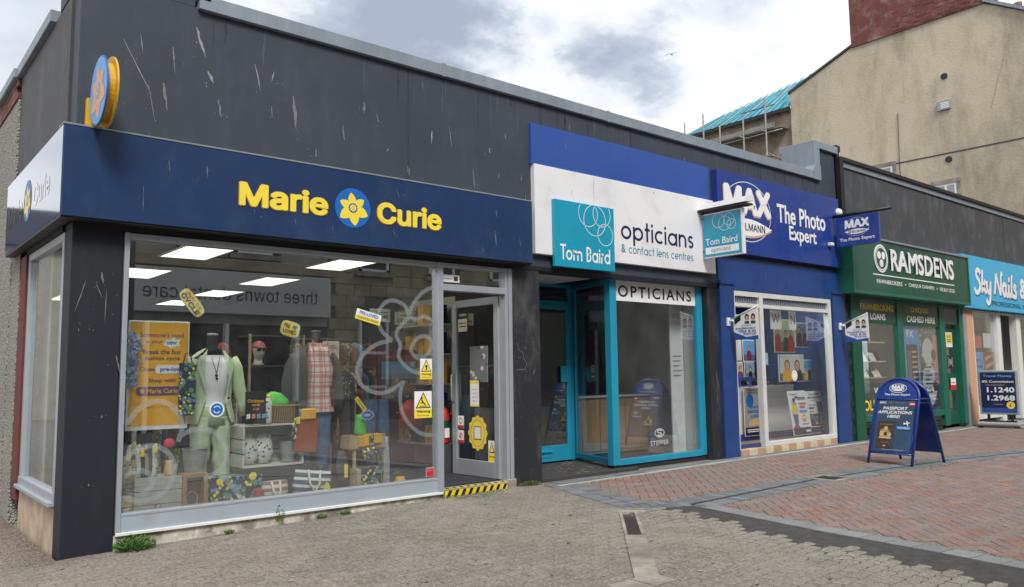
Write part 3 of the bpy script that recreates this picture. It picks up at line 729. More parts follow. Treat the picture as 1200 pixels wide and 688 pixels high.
# interior shells
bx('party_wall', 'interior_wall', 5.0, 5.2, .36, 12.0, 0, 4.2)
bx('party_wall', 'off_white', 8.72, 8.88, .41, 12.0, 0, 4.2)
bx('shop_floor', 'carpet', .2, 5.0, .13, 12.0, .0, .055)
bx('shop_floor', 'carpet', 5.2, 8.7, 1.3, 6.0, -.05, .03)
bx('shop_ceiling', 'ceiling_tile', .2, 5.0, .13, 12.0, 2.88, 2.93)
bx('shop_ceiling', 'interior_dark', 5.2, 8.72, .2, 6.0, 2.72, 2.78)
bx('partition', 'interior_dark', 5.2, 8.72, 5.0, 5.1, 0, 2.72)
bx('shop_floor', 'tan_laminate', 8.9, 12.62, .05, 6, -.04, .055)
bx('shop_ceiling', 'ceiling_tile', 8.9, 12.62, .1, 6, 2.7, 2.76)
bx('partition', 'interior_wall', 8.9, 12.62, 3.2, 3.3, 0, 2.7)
# side elevation
bx('plinth', 'plinth_clay', .03, .22, .282, 1.98, gz(0) - .05, .27)
bx('door_surround', 'red_trim', .0, .12, 1.96, 2.28, .12, 2.6, label='dark red painted upright beside the side window')
sw = link('window', None, B); sw['label'] = 'narrow grey framed window on the alley side'
mb = MB('alu')
mb.box(.012, .09, .285, 1.955, .27, .36, .004).box(.02, .09, .285, 1.955, 2.49, 2.56, .004).box(.02, .09, 1.86, 1.955, .36, 2.49, .004).box(.02, .09, .285, .35, .36, 2.49, .004).box(-.02, .06, .284, 1.96, .25, .285, .004); part('frame', mb, sw)
mb = MB('side_glass'); mb.box(.055, .061, .352, 1.858, .362, 2.488); part('pane', mb, sw)
bx('window_back', 'interior_light', .21, .23, 1.9, 2.44, .0, 2.87)

# charity shop front
bx('plinth', 'plinth', .42, 3.74, .0, .13, gz(0) - .06, -.001)
fw = link('shop_window', None, B); fw['label'] = 'wide charity shop display window in a pale grey aluminium frame'
mb = MB('alu')
mb.box(.43, .47, -.02, .10, .0, 2.56, .004).box(.47, 3.68, -.015, .10, 2.50, 2.556, .004).box(3.68, 3.755, -.025, .10, .0, 2.556, .004)
mb.box(.47, 3.68, -.012, .10, .15, .175, .003); part('frame', mb, fw)
mb = MB('alu_panel'); mb.box(.47, 3.68, -.008, .08, .022, .15); part('stall_panel', mb, fw)
mb = MB('white_paint'); mb.box(.43, 3.74, -.03, .08, -.004, .022, .003); part('sill', mb, fw)
mb = MB('shop_glass'); mb.box(.471, 3.679, .03, .036, .176, 2.499); part('pane', mb, fw)
dw = link('doorway', None, B); dw['label'] = 'charity shop doorway with a glazed fanlight'
mb = MB('alu'); mb.box(4.655, 4.70, -.02, .1, .0, 2.556, .004).box(4.705, 4.76, -.026, .09, -.02, 2.556, .004).box(3.756, 4.654, -.02, .1, 2.24, 2.315, .004).box(3.756, 4.654, -.015, .1, 2.51, 2.556, .004); part('frame', mb, dw)
mb = MB('shop_glass'); mb.box(3.757, 4.653, .03, .036, 2.316, 2.509); part('pane', mb, dw)
mb = MB('light_concrete'); mb.box(3.745, 4.76, -.03, .12, gz(4) - .06, .045, .006); mb.box(4.66, 4.79, -.035, -.006, gz(4) - .06, .07, .01); part('step', mb, dw)
# hazard tape
mb = MB('yellow'); mb.box(3.76, 4.64, -.034, -.031, -.052, .03); mb.box(3.76, 4.66, -.025, .035, .0455, .048)
mb.mat('black')
for i in range(9):
    x0 = 3.77 + i * .098; mb.poly([(x0, -.0355, -.05), (x0 + .045, -.0355, -.05), (x0 + .085, -.0355, .029), (x0 + .04, -.0355, .029)])
for i in range(9):
    x0 = 3.78 + i * .098; mb.poly([(x0, -.024, .0495), (x0 + .045, -.024, .0495), (x0 + .06, .034, .0495), (x0 + .015, .034, .0495)])
part('hazard_tape', mb, dw)

# ---- open door of the charity shop (hinged on the right jamb)
D = thing('shop_door', 'grey aluminium framed glass door standing open into the charity shop', 'door', (4.655, .10, .06), math.radians(92))
mb = MB('alu')   # local x runs from the hinge to the free edge
W_, H_ = .90, 2.17
mb.box(0, .085, -.022, .022, .0, H_, .003).box(W_ - .085, W_, -.022, .022, .0, H_, .003).box(.085, W_ - .085, -.022, .022, H_ - .09, H_, .003).box(.085, W_ - .085, -.022, .022, .0, .19, .003); part('frame', mb, D)
mb = MB('shop_glass'); mb.box(.086, W_ - .086, -.003, .003, .191, H_ - .091); part('pane', mb, D)
mb = MB('alu'); mb.tube([(W_ - .045, .02, 1.25), (W_ - .045, .07, 1.22), (W_ - .045, .07, .92), (W_ - .045, .02, .89)], .011); part('handle', mb, D)

# bird streaks down the walls and boards
def streaks(parent, spots, y, name='bird_dropping', mat='white_paint', label=None):
    mb = MB(mat)
    for (x, z, l, w_, lean) in spots:
        w_ *= .6; l *= .85
        n_ = 7; pts = []
        for i in range(n_):
            t_ = i / (n_ - 1); pts.append((x + lean * t_ * l + R_.uniform(-.2, .2) * w_, z - l * t_, w_ * (math.sin(PI * min(1, t_ * .9 + .1)) ** .7) * R_.uniform(.4, 1.1)))
        b = None
        for (px, pz, pw) in pts:
            c_ = mb.av([(px - pw / 2, y, pz), (px + pw / 2, y, pz)])
            if b is not None: mb.af([b, b + 1, c_ + 1, c_])
            b = c_
        for _ in range(3): mb.disc((x + R_.uniform(-.1, .1), y, z - R_.uniform(0, l * 1.5)), EX, EZ, R_.uniform(.3, .8) * max(.006, w_ * .3), 7)
    return part(name, mb, parent, label, stuff=True)
M['dropping'] = pm('dropping', (.27, .28, .28), .8, .35, 30)
M['dropping_dim'] = pm('dropping_dim', (.16, .17, .175), .8, .3, 30)
streaks(B, [(.50, 4.35, .22, .012, .15), (.78, 4.30, .30, .018, .1), (.98, 4.55, .33, .05, .35), (1.1, 4.15, .12, .05, .5), (1.55, 4.33, .30, .022, .22), (1.72, 3.95, .15, .012, .1), (1.74, 4.3, .13, .022, -.2), (.36, 4.27, .55, .018, .55), (.58, 3.9, .4, .014, .2),
            (2.9, 4.1, .1, .02, .3), (3.05, 3.75, .05, .02, -.5), (3.62, 4.05, .18, .03, -.05), (3.86, 4.15, .3, .012, .15), (4.45, 4.0, .08, .03, .1), (4.7, 4.22, .08, .02, 0), (4.6, 3.72, .09, .015, -.2), (2.2, 3.6, .1, .02, 0), (4.95, 3.75, .1, .02, 0), (5.02, 3.55, .28, .015, -.08)], -.0035, mat='dropping')
streaks(B, [(.7, 3.95, .3, .05, .2), (1.95, 4.1, .42, .06, .1), (1.2, 3.9, .2, .05, .2), (2.5, 3.9, .2, .03, .1), (4.2, 3.7, .3, .03, .1), (5.8, 4.55, .1, .03, 0), (8.2, 4.5, .1, .03, 0), (2.75, 4.2, .15, .05, 0), (3.3, 3.6, .15, .05, .1)], -.003, mat='dropping_dim')
streaks(B, [(.14, 2.12, .32, .014, -.28), (.26, 2.2, .12, .03, .1), (.22, 2.1, .14, .02, .4), (.30, 2.05, .33, .012, -.02), (.10, 1.72, .03, .014, 0), (.39, 1.5, .2, .02, .25), (.3, 1.0, .03, .02, 0), (.22, .45, .03, .02, 0)], -.0035, mat='dropping_dim')
streaks(B, [(4.95, 2.0, .04, .01, 0), (4.86, 1.5, .03, .02, .3), (5.1, 1.75, .12, .012, -.1), (5.12, 1.35, .09, .03, -.5), (4.97, 1.62, .04, .02, 0), (8.78, 1.3, .35, .03, .2), (8.8, .95, .2, .02, 0)], -.0075, mat='dropping_dim')
mb = MB('dropping_dim'); mb.ribbon([(4.84, -.0075, 1.66), (4.87, -.0075, 1.58), (4.93, -.0075, 1.55), (4.95, -.0075, 1.47), (4.99, -.0075, 1.42), (4.96, -.0075, 1.34), (4.90, -.0075, 1.35), (4.83, -.0075, 1.34)], .006, (0, -1, 0)); part('scratch', mb, B)

M['grime'] = pm('grime', (.026, .031, .040), .75, .3, 12); M['bleach'] = pm('bleach', (.062, .074, .092), .75, .25, 12)
gr = [(R_.uniform(1.1, 12.0), 4.70, R_.uniform(.12, .75), R_.uniform(.02, .07), R_.uniform(-.02, .02)) for _ in range(46)]
streaks(B, gr[::2], -.002, 'rain_streak', 'grime'); streaks(B, gr[1::2], -.0022, 'rain_streak', 'bleach')
# ---- opticians front (part of the same building)
of = link('shop_window', None, B); of['label'] = 'turquoise framed bay display window of the opticians'
def postbox(mb, p0, p1, w0, z0, z1, ch=.003):       # upright board standing on the line p0-p1, w0 thick
    p0, p1 = Vector((*p0, 0)), Vector((*p1, 0)); d = (p1 - p0).normalized(); n_ = Vector((-d.y, d.x, 0)) * w0
    mb.prism([p0 + Vector((0, 0, z0)), p1 + Vector((0, 0, z0)), p1 + n_ + Vector((0, 0, z0)), p0 + n_ + Vector((0, 0, z0))][::-1], (0, 0, z1 - z0))
mb = MB('teal')
mb.box(6.60, 6.73, .10, .21, .05, 2.60, .004).box(8.52, 8.64, .10, .20, .05, 2.60, .004).box(6.73, 8.52, .10, .19, .045, .125, .004).box(6.73, 8.52, .105, .19, 2.565, 2.60, .004)
part('frame', mb, of)
mb = MB('shop_glass'); mb.box(6.731, 8.519, .14, .146, .126, 2.564); part('pane', mb, of)
mb = MB('white_plain'); mb.box(6.735, 8.515, .132, .138, 2.28, 2.562); fb = part('name_panel', mb, of)
mb = MB('black'); put(mb, 'OPTICIANS', (6.80, .1315, 2.335), EX, EZ, 1.62, .165, bold=.03, spacing=1.25); part('lettering', mb, of)
mb = MB('black_rough'); mb.box(6.62, 8.64, .12, .3, -.05, .044); part('plinth', mb, of)
os_ = link('shop_window', None, B); os_['label'] = 'turquoise framed return pane beside the opticians door'
mb = MB('teal_dark'); postbox(mb, (6.63, .22), (6.97, 1.2), -.05, .06, .13); postbox(mb, (6.63, .22), (6.97, 1.2), -.05, 2.52, 2.58); postbox(mb, (6.95, 1.16), (6.985, 1.26), -.04, .05, 2.6); part('frame', mb, os_)
mb = MB('side_glass'); postbox(mb, (6.645, .215), (6.96, 1.14), -.006, .131, 2.519); part('pane', mb, os_)
mb = MB('teal'); mb.box(5.24, 5.33, 1.22, 1.3, .03, 2.6).box(6.90, 6.985, 1.215, 1.3, .03, 2.6).box(5.33, 6.90, 1.22, 1.3, 2.30, 2.35).box(5.33, 6.90, 1.22, 1.3, 2.56, 2.6); part('door_frame', mb, B)
mb = MB('dark_glass'); mb.box(5.331, 6.899, 1.25, 1.256, 2.371, 2.559); part('fanlight', mb, B)
bx('soffit', 'off_white', 5.22, 6.6, .0, 1.3, 2.60, 2.617)
bx('porch_wall', 'interior_light', 5.205, 5.24, .36, 1.3, -.03, 2.6)
mb = MB('tar_dark'); mb.box(5.22, 6.98, .0, 1.3, -.06, .012); part('porch_floor', mb, B)
mb = MB('light_concrete')
for i in range(40):
    x = R_.uniform(5.9, 6.9); y = R_.uniform(.1, 1.2); mb.disc((x, y, .0135), EX, EY, R_.uniform(.01, .05), 8, R_.uniform(.01, .03))
part('mortar_stain', mb, B, stuff=True)
D = thing('shop_door', 'closed turquoise framed glass door of the opticians with a letter flap', 'door', (6.895, 1.23, .035), PI)
mb = MB('teal'); mb.box(0.005, .07, -.025, .02, 0, 2.26, .003).box(.84, .90, -.025, .02, 0, 2.26, .003).box(.07, .84, -.025, .02, 2.195, 2.26, .003).box(.07, .84, -.025, .02, 0, .225, .003)
for v in range(len(mb.v)): mb.v[v].y *= -1
part('frame', mb, D)
mb = MB('dark_glass'); mb.box(.071, .839, -.004, .002, .226, 2.194); part('pane', mb, D)
mb = MB('teal'); mb.box(.40, .74, .02, .05, .13, .16, .004).box(.40, .74, .02, .03, .06, .13); part('letter_flap', mb, D)
mb = MB('teal'); mb.box(.07, .21, .026, .06, 1.12, 1.36, .01); part('push_plate', mb, D)
# stop: second leaf left of it
D = thing('shop_door', 'fixed turquoise framed glass leaf left of the opticians door, mostly behind the pillar', 'door', (5.34, 1.22, .035))
mb = MB('teal'); mb.box(0, .09, 0, .05, 0, 2.26, .003).box(.56, .64, 0, .05, 0, 2.26, .003).box(.09, .56, 0, .05, 2.17, 2.26, .003).box(.09, .56, 0, .05, 0, .2, .003); part('frame', mb, D)
mb = MB('dark_glass'); mb.box(.091, .559, .02, .026, .201, 2.169); part('pane', mb, D)

# ---- photo shop front
for x0, x1, z1_ in ((8.905, 9.27, 2.68), (12.30, 12.74, 2.70)):
    mb = MB('blue_paint'); mb.box(x0, x1, -.05, .25, -.06, z1_, .005).box(x0 - .01, x1 + .01, -.075, .2, z1_ - .05, z1_ + .012, .004); part('pilaster', mb, B, 'dark blue painted pilaster with a small cap')
bx('lintel', 'blue_paint', 8.905, 12.74, -.03, .24, 2.56, 3.08)
mf = link('shop_window', None, B); mf['label'] = 'white framed photo shop window and doorway'
mb = MB('off_white'); mb.box(9.275, 9.33, -.02, .08, .08, 2.555, .003).box(9.33, 12.17, -.02, .08, 2.47, 2.555, .003).box(9.33, 12.17, -.022, .08, 2.30, 2.36, .003).box(10.0, 10.10, -.024, .08, .08, 2.47, .003).box(12.17, 12.27, -.02, .08, .08, 2.555, .003).box(10.1, 12.17, -.02, .08, .08, .15, .003); part('frame', mb, mf)
mb = MB('shop_glass'); mb.box(10.101, 12.169, .02, .026, .151, 2.299); part('pane', mb, mf)
mb = MB('mid_grey'); mb.box(9.331, 9.999, .03, .036, 2.361, 2.469).box(10.101, 12.169, .03, .036, 2.361, 2.469); part('vent_pane', mb, mf)
for i in range(44):
    x0 = 9.34 + i * .0645
    if 9.98 < x0 + .02 < 10.12: continue
    mb = MB('lead_grey'); mb.box(x0, x0 + .012, .005, .03, 2.365, 2.466); part('louvre', mb, mf)
x0 = 9.30
for i in range(13):
    wd = .225; mb = MB('tile_cream' if i % 2 else 'tile_pink'); mb.box(x0, x0 + wd - .005, -.045, .05, -.04, .075, .003); part('tile', mb, mf); x0 += wd
# ---- toothed brick edge between the two buildings
TE = MB('black_rough')
for i in range(44):
    z = 0 + i * .125; TE.box(12.76, 12.85 + (.05 if i % 2 else 0), -.03, .2, z, z + .118)
part('brick_edge', TE, B, 'toothed dark brick edge at the right end of the dark building', stuff=True)

# ================================================================== SHOP SIGNS ON THE DARK BUILDING
def daffodil(mb, c, u, v, r, petal, disc_, trumpet, n, lift=.0015):
    c, u, v, n = Vector(c), Vector(u), Vector(v), Vector(n)
    if disc_: mb.mat(disc_).disc(c, u, v, r, 40)
    mb.mat(petal)
    for i in range(6):
        a = math.radians(90 + 8 + i * 60); lg = r * (.78 if i in (2, 3, 4) else .66); wd = r * (.27 if i in (2, 3, 4) else .21)
        d = u * math.cos(a) + v * math.sin(a); s_ = u * -math.sin(a) + v * math.cos(a)
        pts = []
        for k in range(15):
            t_ = k / 14; pts.append((t_, math.sin(PI * t_ ** .85) ** .8))
        P_ = [c + n * lift * (1 + .12 * i) + d * (r * .12 + lg * t_) + s_ * wd * w_ for t_, w_ in pts] + [c + n * lift * (1 + .12 * i) + d * (r * .12 + lg * t_) - s_ * wd * w_ for t_, w_ in reversed(pts)]
        mb.poly(P_)
    mb.mat(trumpet); k = 24
    mb.poly([c + n * lift * 2.2 + (u * math.cos(2 * PI * i / k) + v * math.sin(2 * PI * i / k)) * r * (.25 + .025 * math.cos(i * PI)) for i in range(k)])
    mb.mat(petal); mb.ring(c + n * lift * 2.8 + v * r * .0, u, v, r * .13, r * .09, 16)
    mb.disc(c + n * lift * 3 , u, v, r * .07, 12)
FS = thing('shop_sign', 'long navy blue fascia board with yellow lettering and a daffodil roundel wrapping the corner', 'shop sign', (0, 0, 0))
mb = MB('navy_fascia'); mb.box(-.10, 4.965, -.18, .0, 2.62, 3.375, .004); part('board', mb, FS)
mb = MB('gloss_navy'); mb.box(-.104, -.1005, -.165, 2.62, 2.63, 3.37); part('side_board', mb, FS, 'glossy return board on the alley side')
mb = MB('navy'); mb.box(-.10, .0, .001, 2.6, 2.62, 3.36); part('side_box', mb, FS)
mb = MB('black'); mb.box(-.10, 4.96, -.165, -.012, 2.605, 2.619); mb.box(-.1, .0, -.01, 2.6, 2.605, 2.619); part('underside', mb, FS)
mb = MB('lead_grey'); mb.box(-.107, 4.967, -.185, .0, 3.376, 3.39); part('top_trim', mb, FS)
def yl(s, x0, x1, z0, z1): 
    m0 = MB('orange'); fx(m0, s, x0 - .006, x1 + .006, z0 - .006, z1 + .004, -.1805, bold=.062, ext=.02, depth=.004); part('letter_edge', m0, FS)
    m1 = MB('logo_yellow'); fx(m1, s, x0, x1, z0, z1, -.1855, bold=.05, ext=.02, depth=.004); part('lettering', m1, FS)
yl('Marie', 1.35, 2.245, 2.88, 3.11); yl('Curie', 2.81, 3.615, 2.875, 3.105)
mb = MB(); daffodil(mb, (2.525, -.184, 2.998), EX, EZ, .203, 'logo_yellow', 'logo_blue', 'logo_blue', (0, -1, 0)); part('daffodil_roundel', mb, FS)
mb = MB('gloss_yellow'); put(mb, 'Marie', (-.1055, 2.45, 2.88), -EY, EZ, .82, .22, bold=.05); put(mb, 'Curie', (-.1055, 1.05, 2.88), -EY, EZ, .75, .22, bold=.05); part('side_lettering', mb, FS)
mb = MB(); daffodil(mb, (-.106, 1.35, 3.0), -EY, EZ, .2, 'logo_yellow', 'logo_blue', 'logo_blue', (-1, 0, 0)); part('side_roundel', mb, FS)
streaks(FS, [(.72, 3.2, .12, .012, .1), (1.05, 3.2, .13, .02, .1), (.52, 2.95, .3, .008, 0), (1.9, 2.82, .08, .01, .2), (3.0, 2.85, .1, .012, .3), (3.05, 3.25, .1, .012, .4), (4.4, 3.2, .09, .015, .1), (4.38, 2.95, .2, .022, .1), (4.75, 2.9, .12, .012, .3), (4.2, 2.75, .08, .01, 0), (2.3, 2.8, .1, .006, 0), (1.5, 2.86, .06, .008, 0)], -.1812, mat='dropping_dim')

# round projecting daffodil sign
DS = thing('projecting_sign', 'round yellow and blue daffodil sign sticking out from the dark wall above the corner', 'sign', (.10, -.37, 3.64))
mb = MB('yellow_body'); k = 36
mb.prism([(0.012, .235 * math.cos(2 * PI * i / k), .235 * math.sin(2 * PI * i / k)) for i in range(k)], (.06, 0, 0)); part('body', mb, DS)
mb = MB('logo_blue'); mb.prism([(0, .285 * math.cos(2 * PI * i / k), .285 * math.sin(2 * PI * i / k)) for i in range(k)], (.012, 0, 0))
for v_ in (0.072,):
    mb.mat('yellow_body').prism([(v_, .29 * math.cos(2 * PI * i / k), .29 * math.sin(2 * PI * i / k)) for i in range(k)], (.015, 0, 0))
part('rim', mb, DS)
mb = MB(); daffodil(mb, (-.0015, 0, 0), -EY, EZ, .275, 'peach', 'sky_blue', 'sky_blue', (-1, 0, 0)); part('daffodil_face', mb, DS)
mb = MB('yellow_body'); mb.box(-.02, .13, .30, .367, -.29, .02, .004).box(.03, .08, .2, .3, -.2, -.05); part('bracket', mb, DS)
mb = MB('iron'); mb.disc((-.001, .33, -.02), EY, EZ, .01, 8).disc((-.001, .33, -.26), EY, EZ, .01, 8); part('bolt', mb, DS)

# opticians fascia
OS = thing('shop_sign', 'white opticians fascia board with dark lettering and a turquoise name panel', 'shop sign', (.0298, .15, -.0279)); OS.scale = (1.0213, 1, 1.0213)
mb = MB('white_sign'); mb.box(4.972, 6.02, -.22, .0, 2.74, 3.848, .003).box(6.023, 8.575, -.22, .0, 2.74, 3.848, .003); part('board', mb, OS)
mb = MB('teal_sign'); mb.box(5.245, 6.315, -.275, -.221, 2.60, 3.44, .005); part('name_panel', mb, OS)
mb = MB('white_plain')
for (cx, cz, r) in ((5.83, 3.32, .17), (5.95, 3.24, .20), (6.08, 3.33, .16), (6.14, 3.07, .14)):
    for s0 in range(40):                       # only the arcs that fall on the panel
        a0 = 2 * PI * s0 / 40; a1 = 2 * PI * (s0 + 1) / 40; ok = all(5.25 < cx + r * math.cos(a) < 6.31 and cz + r * math.sin(a) < 3.435 for a in (a0, a1))
        if ok: mb.ring((cx, -.2765, cz), EX, EZ, r, .008, 1, a0=a0, a1=a1)
part('ring_emblem', mb, OS)
# geometric lettering drawn with strokes: circles and stems
def geo_text(mb, s, x, z, xh, wd, y, n=(0, -1, 0)):
    def arc(cx, cz, r, a0, a1, k=20): return [(cx + r * math.cos(a0 + (a1 - a0) * i / k), y, cz + r * math.sin(a0 + (a1 - a0) * i / k)) for i in range(k + 1)]
    r = xh / 2 - wd / 2; asc = xh * 1.5; dsc = xh * .42
    rb = lambda pts, closed=False: mb.ribbon(pts, wd, n, closed)
    for ch in s:
        cx = x + r + wd / 2; cz = z + xh / 2
        if ch in 'oO': rb(arc(cx, cz, r, 0, 2 * PI)[:-1], True); x += xh
        elif ch == 'p': rb(arc(cx, cz, r, 0, 2 * PI)[:-1], True); rb([(x + wd / 2, y - .0004, z + xh), (x + wd / 2, y - .0004, z - dsc)]); x += xh
        elif ch == 'd': rb(arc(cx, cz, r, 0, 2 * PI)[:-1], True); rb([(x + xh - wd / 2, y - .0004, z), (x + xh - wd / 2, y - .0004, z + asc)]); x += xh
        elif ch == 'a': rb(arc(cx, cz, r, 0, 2 * PI)[:-1], True); rb([(x + xh - wd / 2, y - .0004, z), (x + xh - wd / 2, y - .0004, z + xh)]); x += xh
        elif ch == 'c': rb(arc(cx, cz, r, .28 * PI, 1.72 * PI)); x += xh * .86
        elif ch == 'e': rb(arc(cx, cz, r, 0, 1.75 * PI)); rb([(cx - r, y - .0004, cz), (cx + r + wd / 2, y - .0004, cz)]); x += xh
        elif ch == 't': rb([(x + xh * .24, y, z), (x + xh * .24, y, z + asc * .95)]); rb([(x, y - .0004, z + xh - wd / 2), (x + xh * .5, y - .0004, z + xh - wd / 2)]); x += xh * .5
        elif ch == 'i': rb([(x + wd / 2, y, z), (x + wd / 2, y, z + xh)]); rb([(x + wd / 2, y, z + asc * .9 - wd), (x + wd / 2, y, z + asc * .9 + wd * .2)]); x += wd
        elif ch == 'l': rb([(x + wd / 2, y, z), (x + wd / 2, y, z + asc)]); x += wd
        elif ch == 'r': rb([(x + wd / 2, y, z), (x + wd / 2, y, z + xh)]); rb(arc(x + wd / 2 + r * .62, z + xh - r * .62 - wd / 2, r * .62, PI, .4 * PI, 8)); x += xh * .42
        elif ch in 'nm':
            rr = r * .8; rb([(x + wd / 2, y, z), (x + wd / 2, y, z + xh)])
            for q in range(1 if ch == 'n' else 2):
                c0 = x + wd / 2 + rr + q * 2 * rr; rb(arc(c0, z + xh - rr - wd / 2, rr, PI, 0, 12) + [(c0 + rr, y, z)])
            x += wd + 2 * rr * (1 if ch == 'n' else 2)
        elif ch == 's':
            q = xh / 4 - wd / 4; c0 = x + q * 1.15 + wd / 2
            rb(arc(c0, z + xh - q - wd / 2, q, .15 * PI, 1.5 * PI, 12) + arc(c0, z + q + wd / 2, q, .5 * PI, -.85 * PI, 12)); x += q * 2.3 + wd
        elif ch == 'T': rb([(x + asc * .3, y, z), (x + asc * .3, y, z + asc)]); rb([(x, y - .0004, z + asc - wd / 2), (x + asc * .6, y - .0004, z + asc - wd / 2)]); x += asc * .5
        elif ch == 'B':
            q = asc / 4 - wd / 4
            rb([(x + wd / 2, y, z), (x + wd / 2, y, z + asc)])
            for zz_ in (z + q + wd / 2, z + asc - q - wd / 2): rb([(x + wd / 2, y - .0004, zz_ + q)] + arc(x + wd / 2 + q * .8, zz_, q, PI / 2, -PI / 2, 10) + [(x + wd / 2, y - .0004, zz_ - q)])
            x += wd + q * 1.8
        elif ch == '&':
            put(mb, '&', (x, y, z), EX, EZ, xh * 1.05, asc * .93, bold=.01); x += xh * 1.1
        elif ch == ' ': x += xh * .55; continue
        x += xh * .16
    return x
def geo_fit(s, x0, x1, z, xh, wd, y, mat):
    t_ = MB(mat); xe = geo_text(t_, s, 0, 0, xh, wd, 0); xe -= xh * .16; k = (x1 - x0) / xe
    for i, v in enumerate(t_.v): t_.v[i] = Vector((x0 + v.x * k, y + v.y, z + v.z))
    return t_
part('lettering', geo_fit('opticians', 6.50, 8.06, 3.07, .185, .034, -.2225, 'navy'), OS)
part('lettering', geo_fit('& contact lens centres', 6.50, 8.04, 2.885, .082, .013, -.2225, 'teal_dark'), OS)
part('lettering', geo_fit('Tom Baird', 5.33, 6.22, 2.69, .13, .027, -.2775, 'white_plain'), OS)
streaks(OS, [(5.6, 3.6, .1, .015, 0), (7.2, 3.8, .05, .03, .1), (6.0, 3.84, .5, .008, 0), (7.9, 3.2, .15, .012, .1)], -.2212, mat='dropping_dim')
RS = thing('sign_board', 'plain royal blue board along the top of the white opticians fascia', 'sign board', (.024, .12, -.022)); RS.scale = (1.0166, 1, 1.0166)
for x0, x1 in ((4.975, 6.75), (6.753, 8.56)):
    mb = MB('royal_strip'); mb.box(x0, x1, -.17, .0, 3.855, 4.375, .003); part('board_panel', mb, RS)
streaks(RS, [(5.55, 4.22, .12, .02, .3), (5.4, 4.12, .14, .012, -.1)], -.1712, mat='dropping_dim')

# photo shop fascia
PS = thing('shop_sign', 'bright blue photo shop fascia with white block letters in a ring and an orange shadow', 'shop sign', (.0357, .18, -.0334)); PS.scale = (1.0255, 1, 1.0255)
mb = MB('blue_sign'); mb.box(8.585, 12.20, -.30, -.002, 3.085, 4.33, .004); part('board', mb, PS)
def maxlogo(mb, cx, cz, s, y, u=EX, shadow='peach', lens='white_plain', txt='navy', base=(0, 0, 0)):
    """block letters over a pointed lens, inside a thin ring; s is the half width"""
    o = Vector(base); n = u.cross(EZ).normalized()
    P_ = lambda x, z, k=0: o + u * (cx + x * s) + EZ * (cz + z * s) + n * (y + k)
    mb.mat('white_plain').ring(P_(0, .0), u, EZ, s * .92, s * .016, 40, s * .68)
    lensp = [P_(-.95 + 1.9 * i / 16, -.33 + .17 * math.sin(PI * i / 16), .001) for i in range(17)] + [P_(.95 - 1.9 * i / 16, -.33 - .22 * math.sin(PI * i / 16), .001) for i in range(1, 16)]
    if shadow: mb.mat(shadow).poly([q - EZ * s * .05 - u * s * .02 for q in lensp])
    mb.mat(lens).poly([q + n * .0006 for q in lensp])
    put(mb.mat(txt), 'SPIELMANN', P_(-.66, -.44, .0022), u, EZ, s * 1.32, s * .18, bold=.03)
    if shadow: put(mb.mat(shadow), 'MAX', P_(-.93, -.10, .001), u, EZ, s * 1.86, s * .64, bold=.085)
    put(mb.mat('white_plain'), 'MAX', P_(-.9, -.06, .0018), u, EZ, s * 1.84, s * .62, bold=.075)
mb = MB(); maxlogo(mb, 9.36, 3.76, .69, .301); part('ring_emblem', mb, PS)
mb = MB('white_plain'); fx(mb, 'The Photo', 10.18, 11.70, 3.69, 4.0, -.3015, bold=.035, ext=.02, depth=.003); fx(mb, 'Expert', 10.52, 11.38, 3.36, 3.70 - .03, -.3015, bold=.035, ext=.02, depth=.003); part('lettering', mb, PS)
mb = MB('white_paint'); mb.box(11.74, 11.84, -.38, -.302, 3.44, 3.50, .01); part('alarm_box', mb, PS)
streaks(PS, [(10.6, 3.22, .12, .01, .1), (9.9, 3.25, .06, .02, 0), (11.6, 4.0, .05, .02, 0)], -.3015, mat='dropping_dim')
streaks(B, [(10.2, 2.9, .25, .02, .1), (10.9, 2.85, .1, .02, 0), (11.7, 2.8, .15, .02, .1)], -.0315, mat='dropping_dim')

# projecting opticians sign under its lamp
HS = thing('projecting_sign', 'turquoise hanging sign with interlaced rings projecting from the white fascia', 'sign', (8.50, -.1, 3.3))
mb = MB('white_sign'); mb.box(-.03, .03, -.69, .0, -.33, .34, .004); part('board', mb, HS)
pn = Panel((-.0305, 0, -.31), -EY, EZ, .66, .63)
pn.r(0, 0, 1, 1, 'teal_sign').r(.05, .06, .93, .22, 'white_plain')
for (cx, cy, r) in ((.42, .82, .20), (.58, .74, .2), (.70, .82, .17), (.76, .70, .14)): pn.k += 1; pn.mb.mat('white_plain').ring(pn.P(cx, cy), pn.u, pn.v, r * .66 * .8, .006, 28)
pn.t('Tom Baird', .06, .27, .9, .43, 'white_plain', .02).t('opticians', .2, .075, .72, .2, 'plaque_grey', .0); pn.done(HS)
mb = MB('iron'); mb.tube([(0, .1, .28), (0, -.1, .28)], .012).tube([(0, .1, -.22), (0, -.02, -.22)], .012); part('bracket', mb, HS)
SL = thing('sign_lamp', 'white rust-marked strip lamp housing above the turquoise hanging sign', 'lamp', (8.50, -.12, 3.70))
mb = MB('white_paint'); mb.prism([(-.13, .08, .0), (-.10, .08, .08), (.10, .08, .12), (.13, .08, .04)][::-1], (0, -.86, 0)); part('housing', mb, SL)
mb = MB('iron'); mb.box(-.02, .02, .03, .115, -.05, .0).box(-.11, .11, -.76, .06, -.028, -.001).tube([(0, -.2, -.05), (0, -.2, -.02)], .012).tube([(0, -.6, -.05), (0, -.6, -.02)], .012); part('bracket', mb, SL)

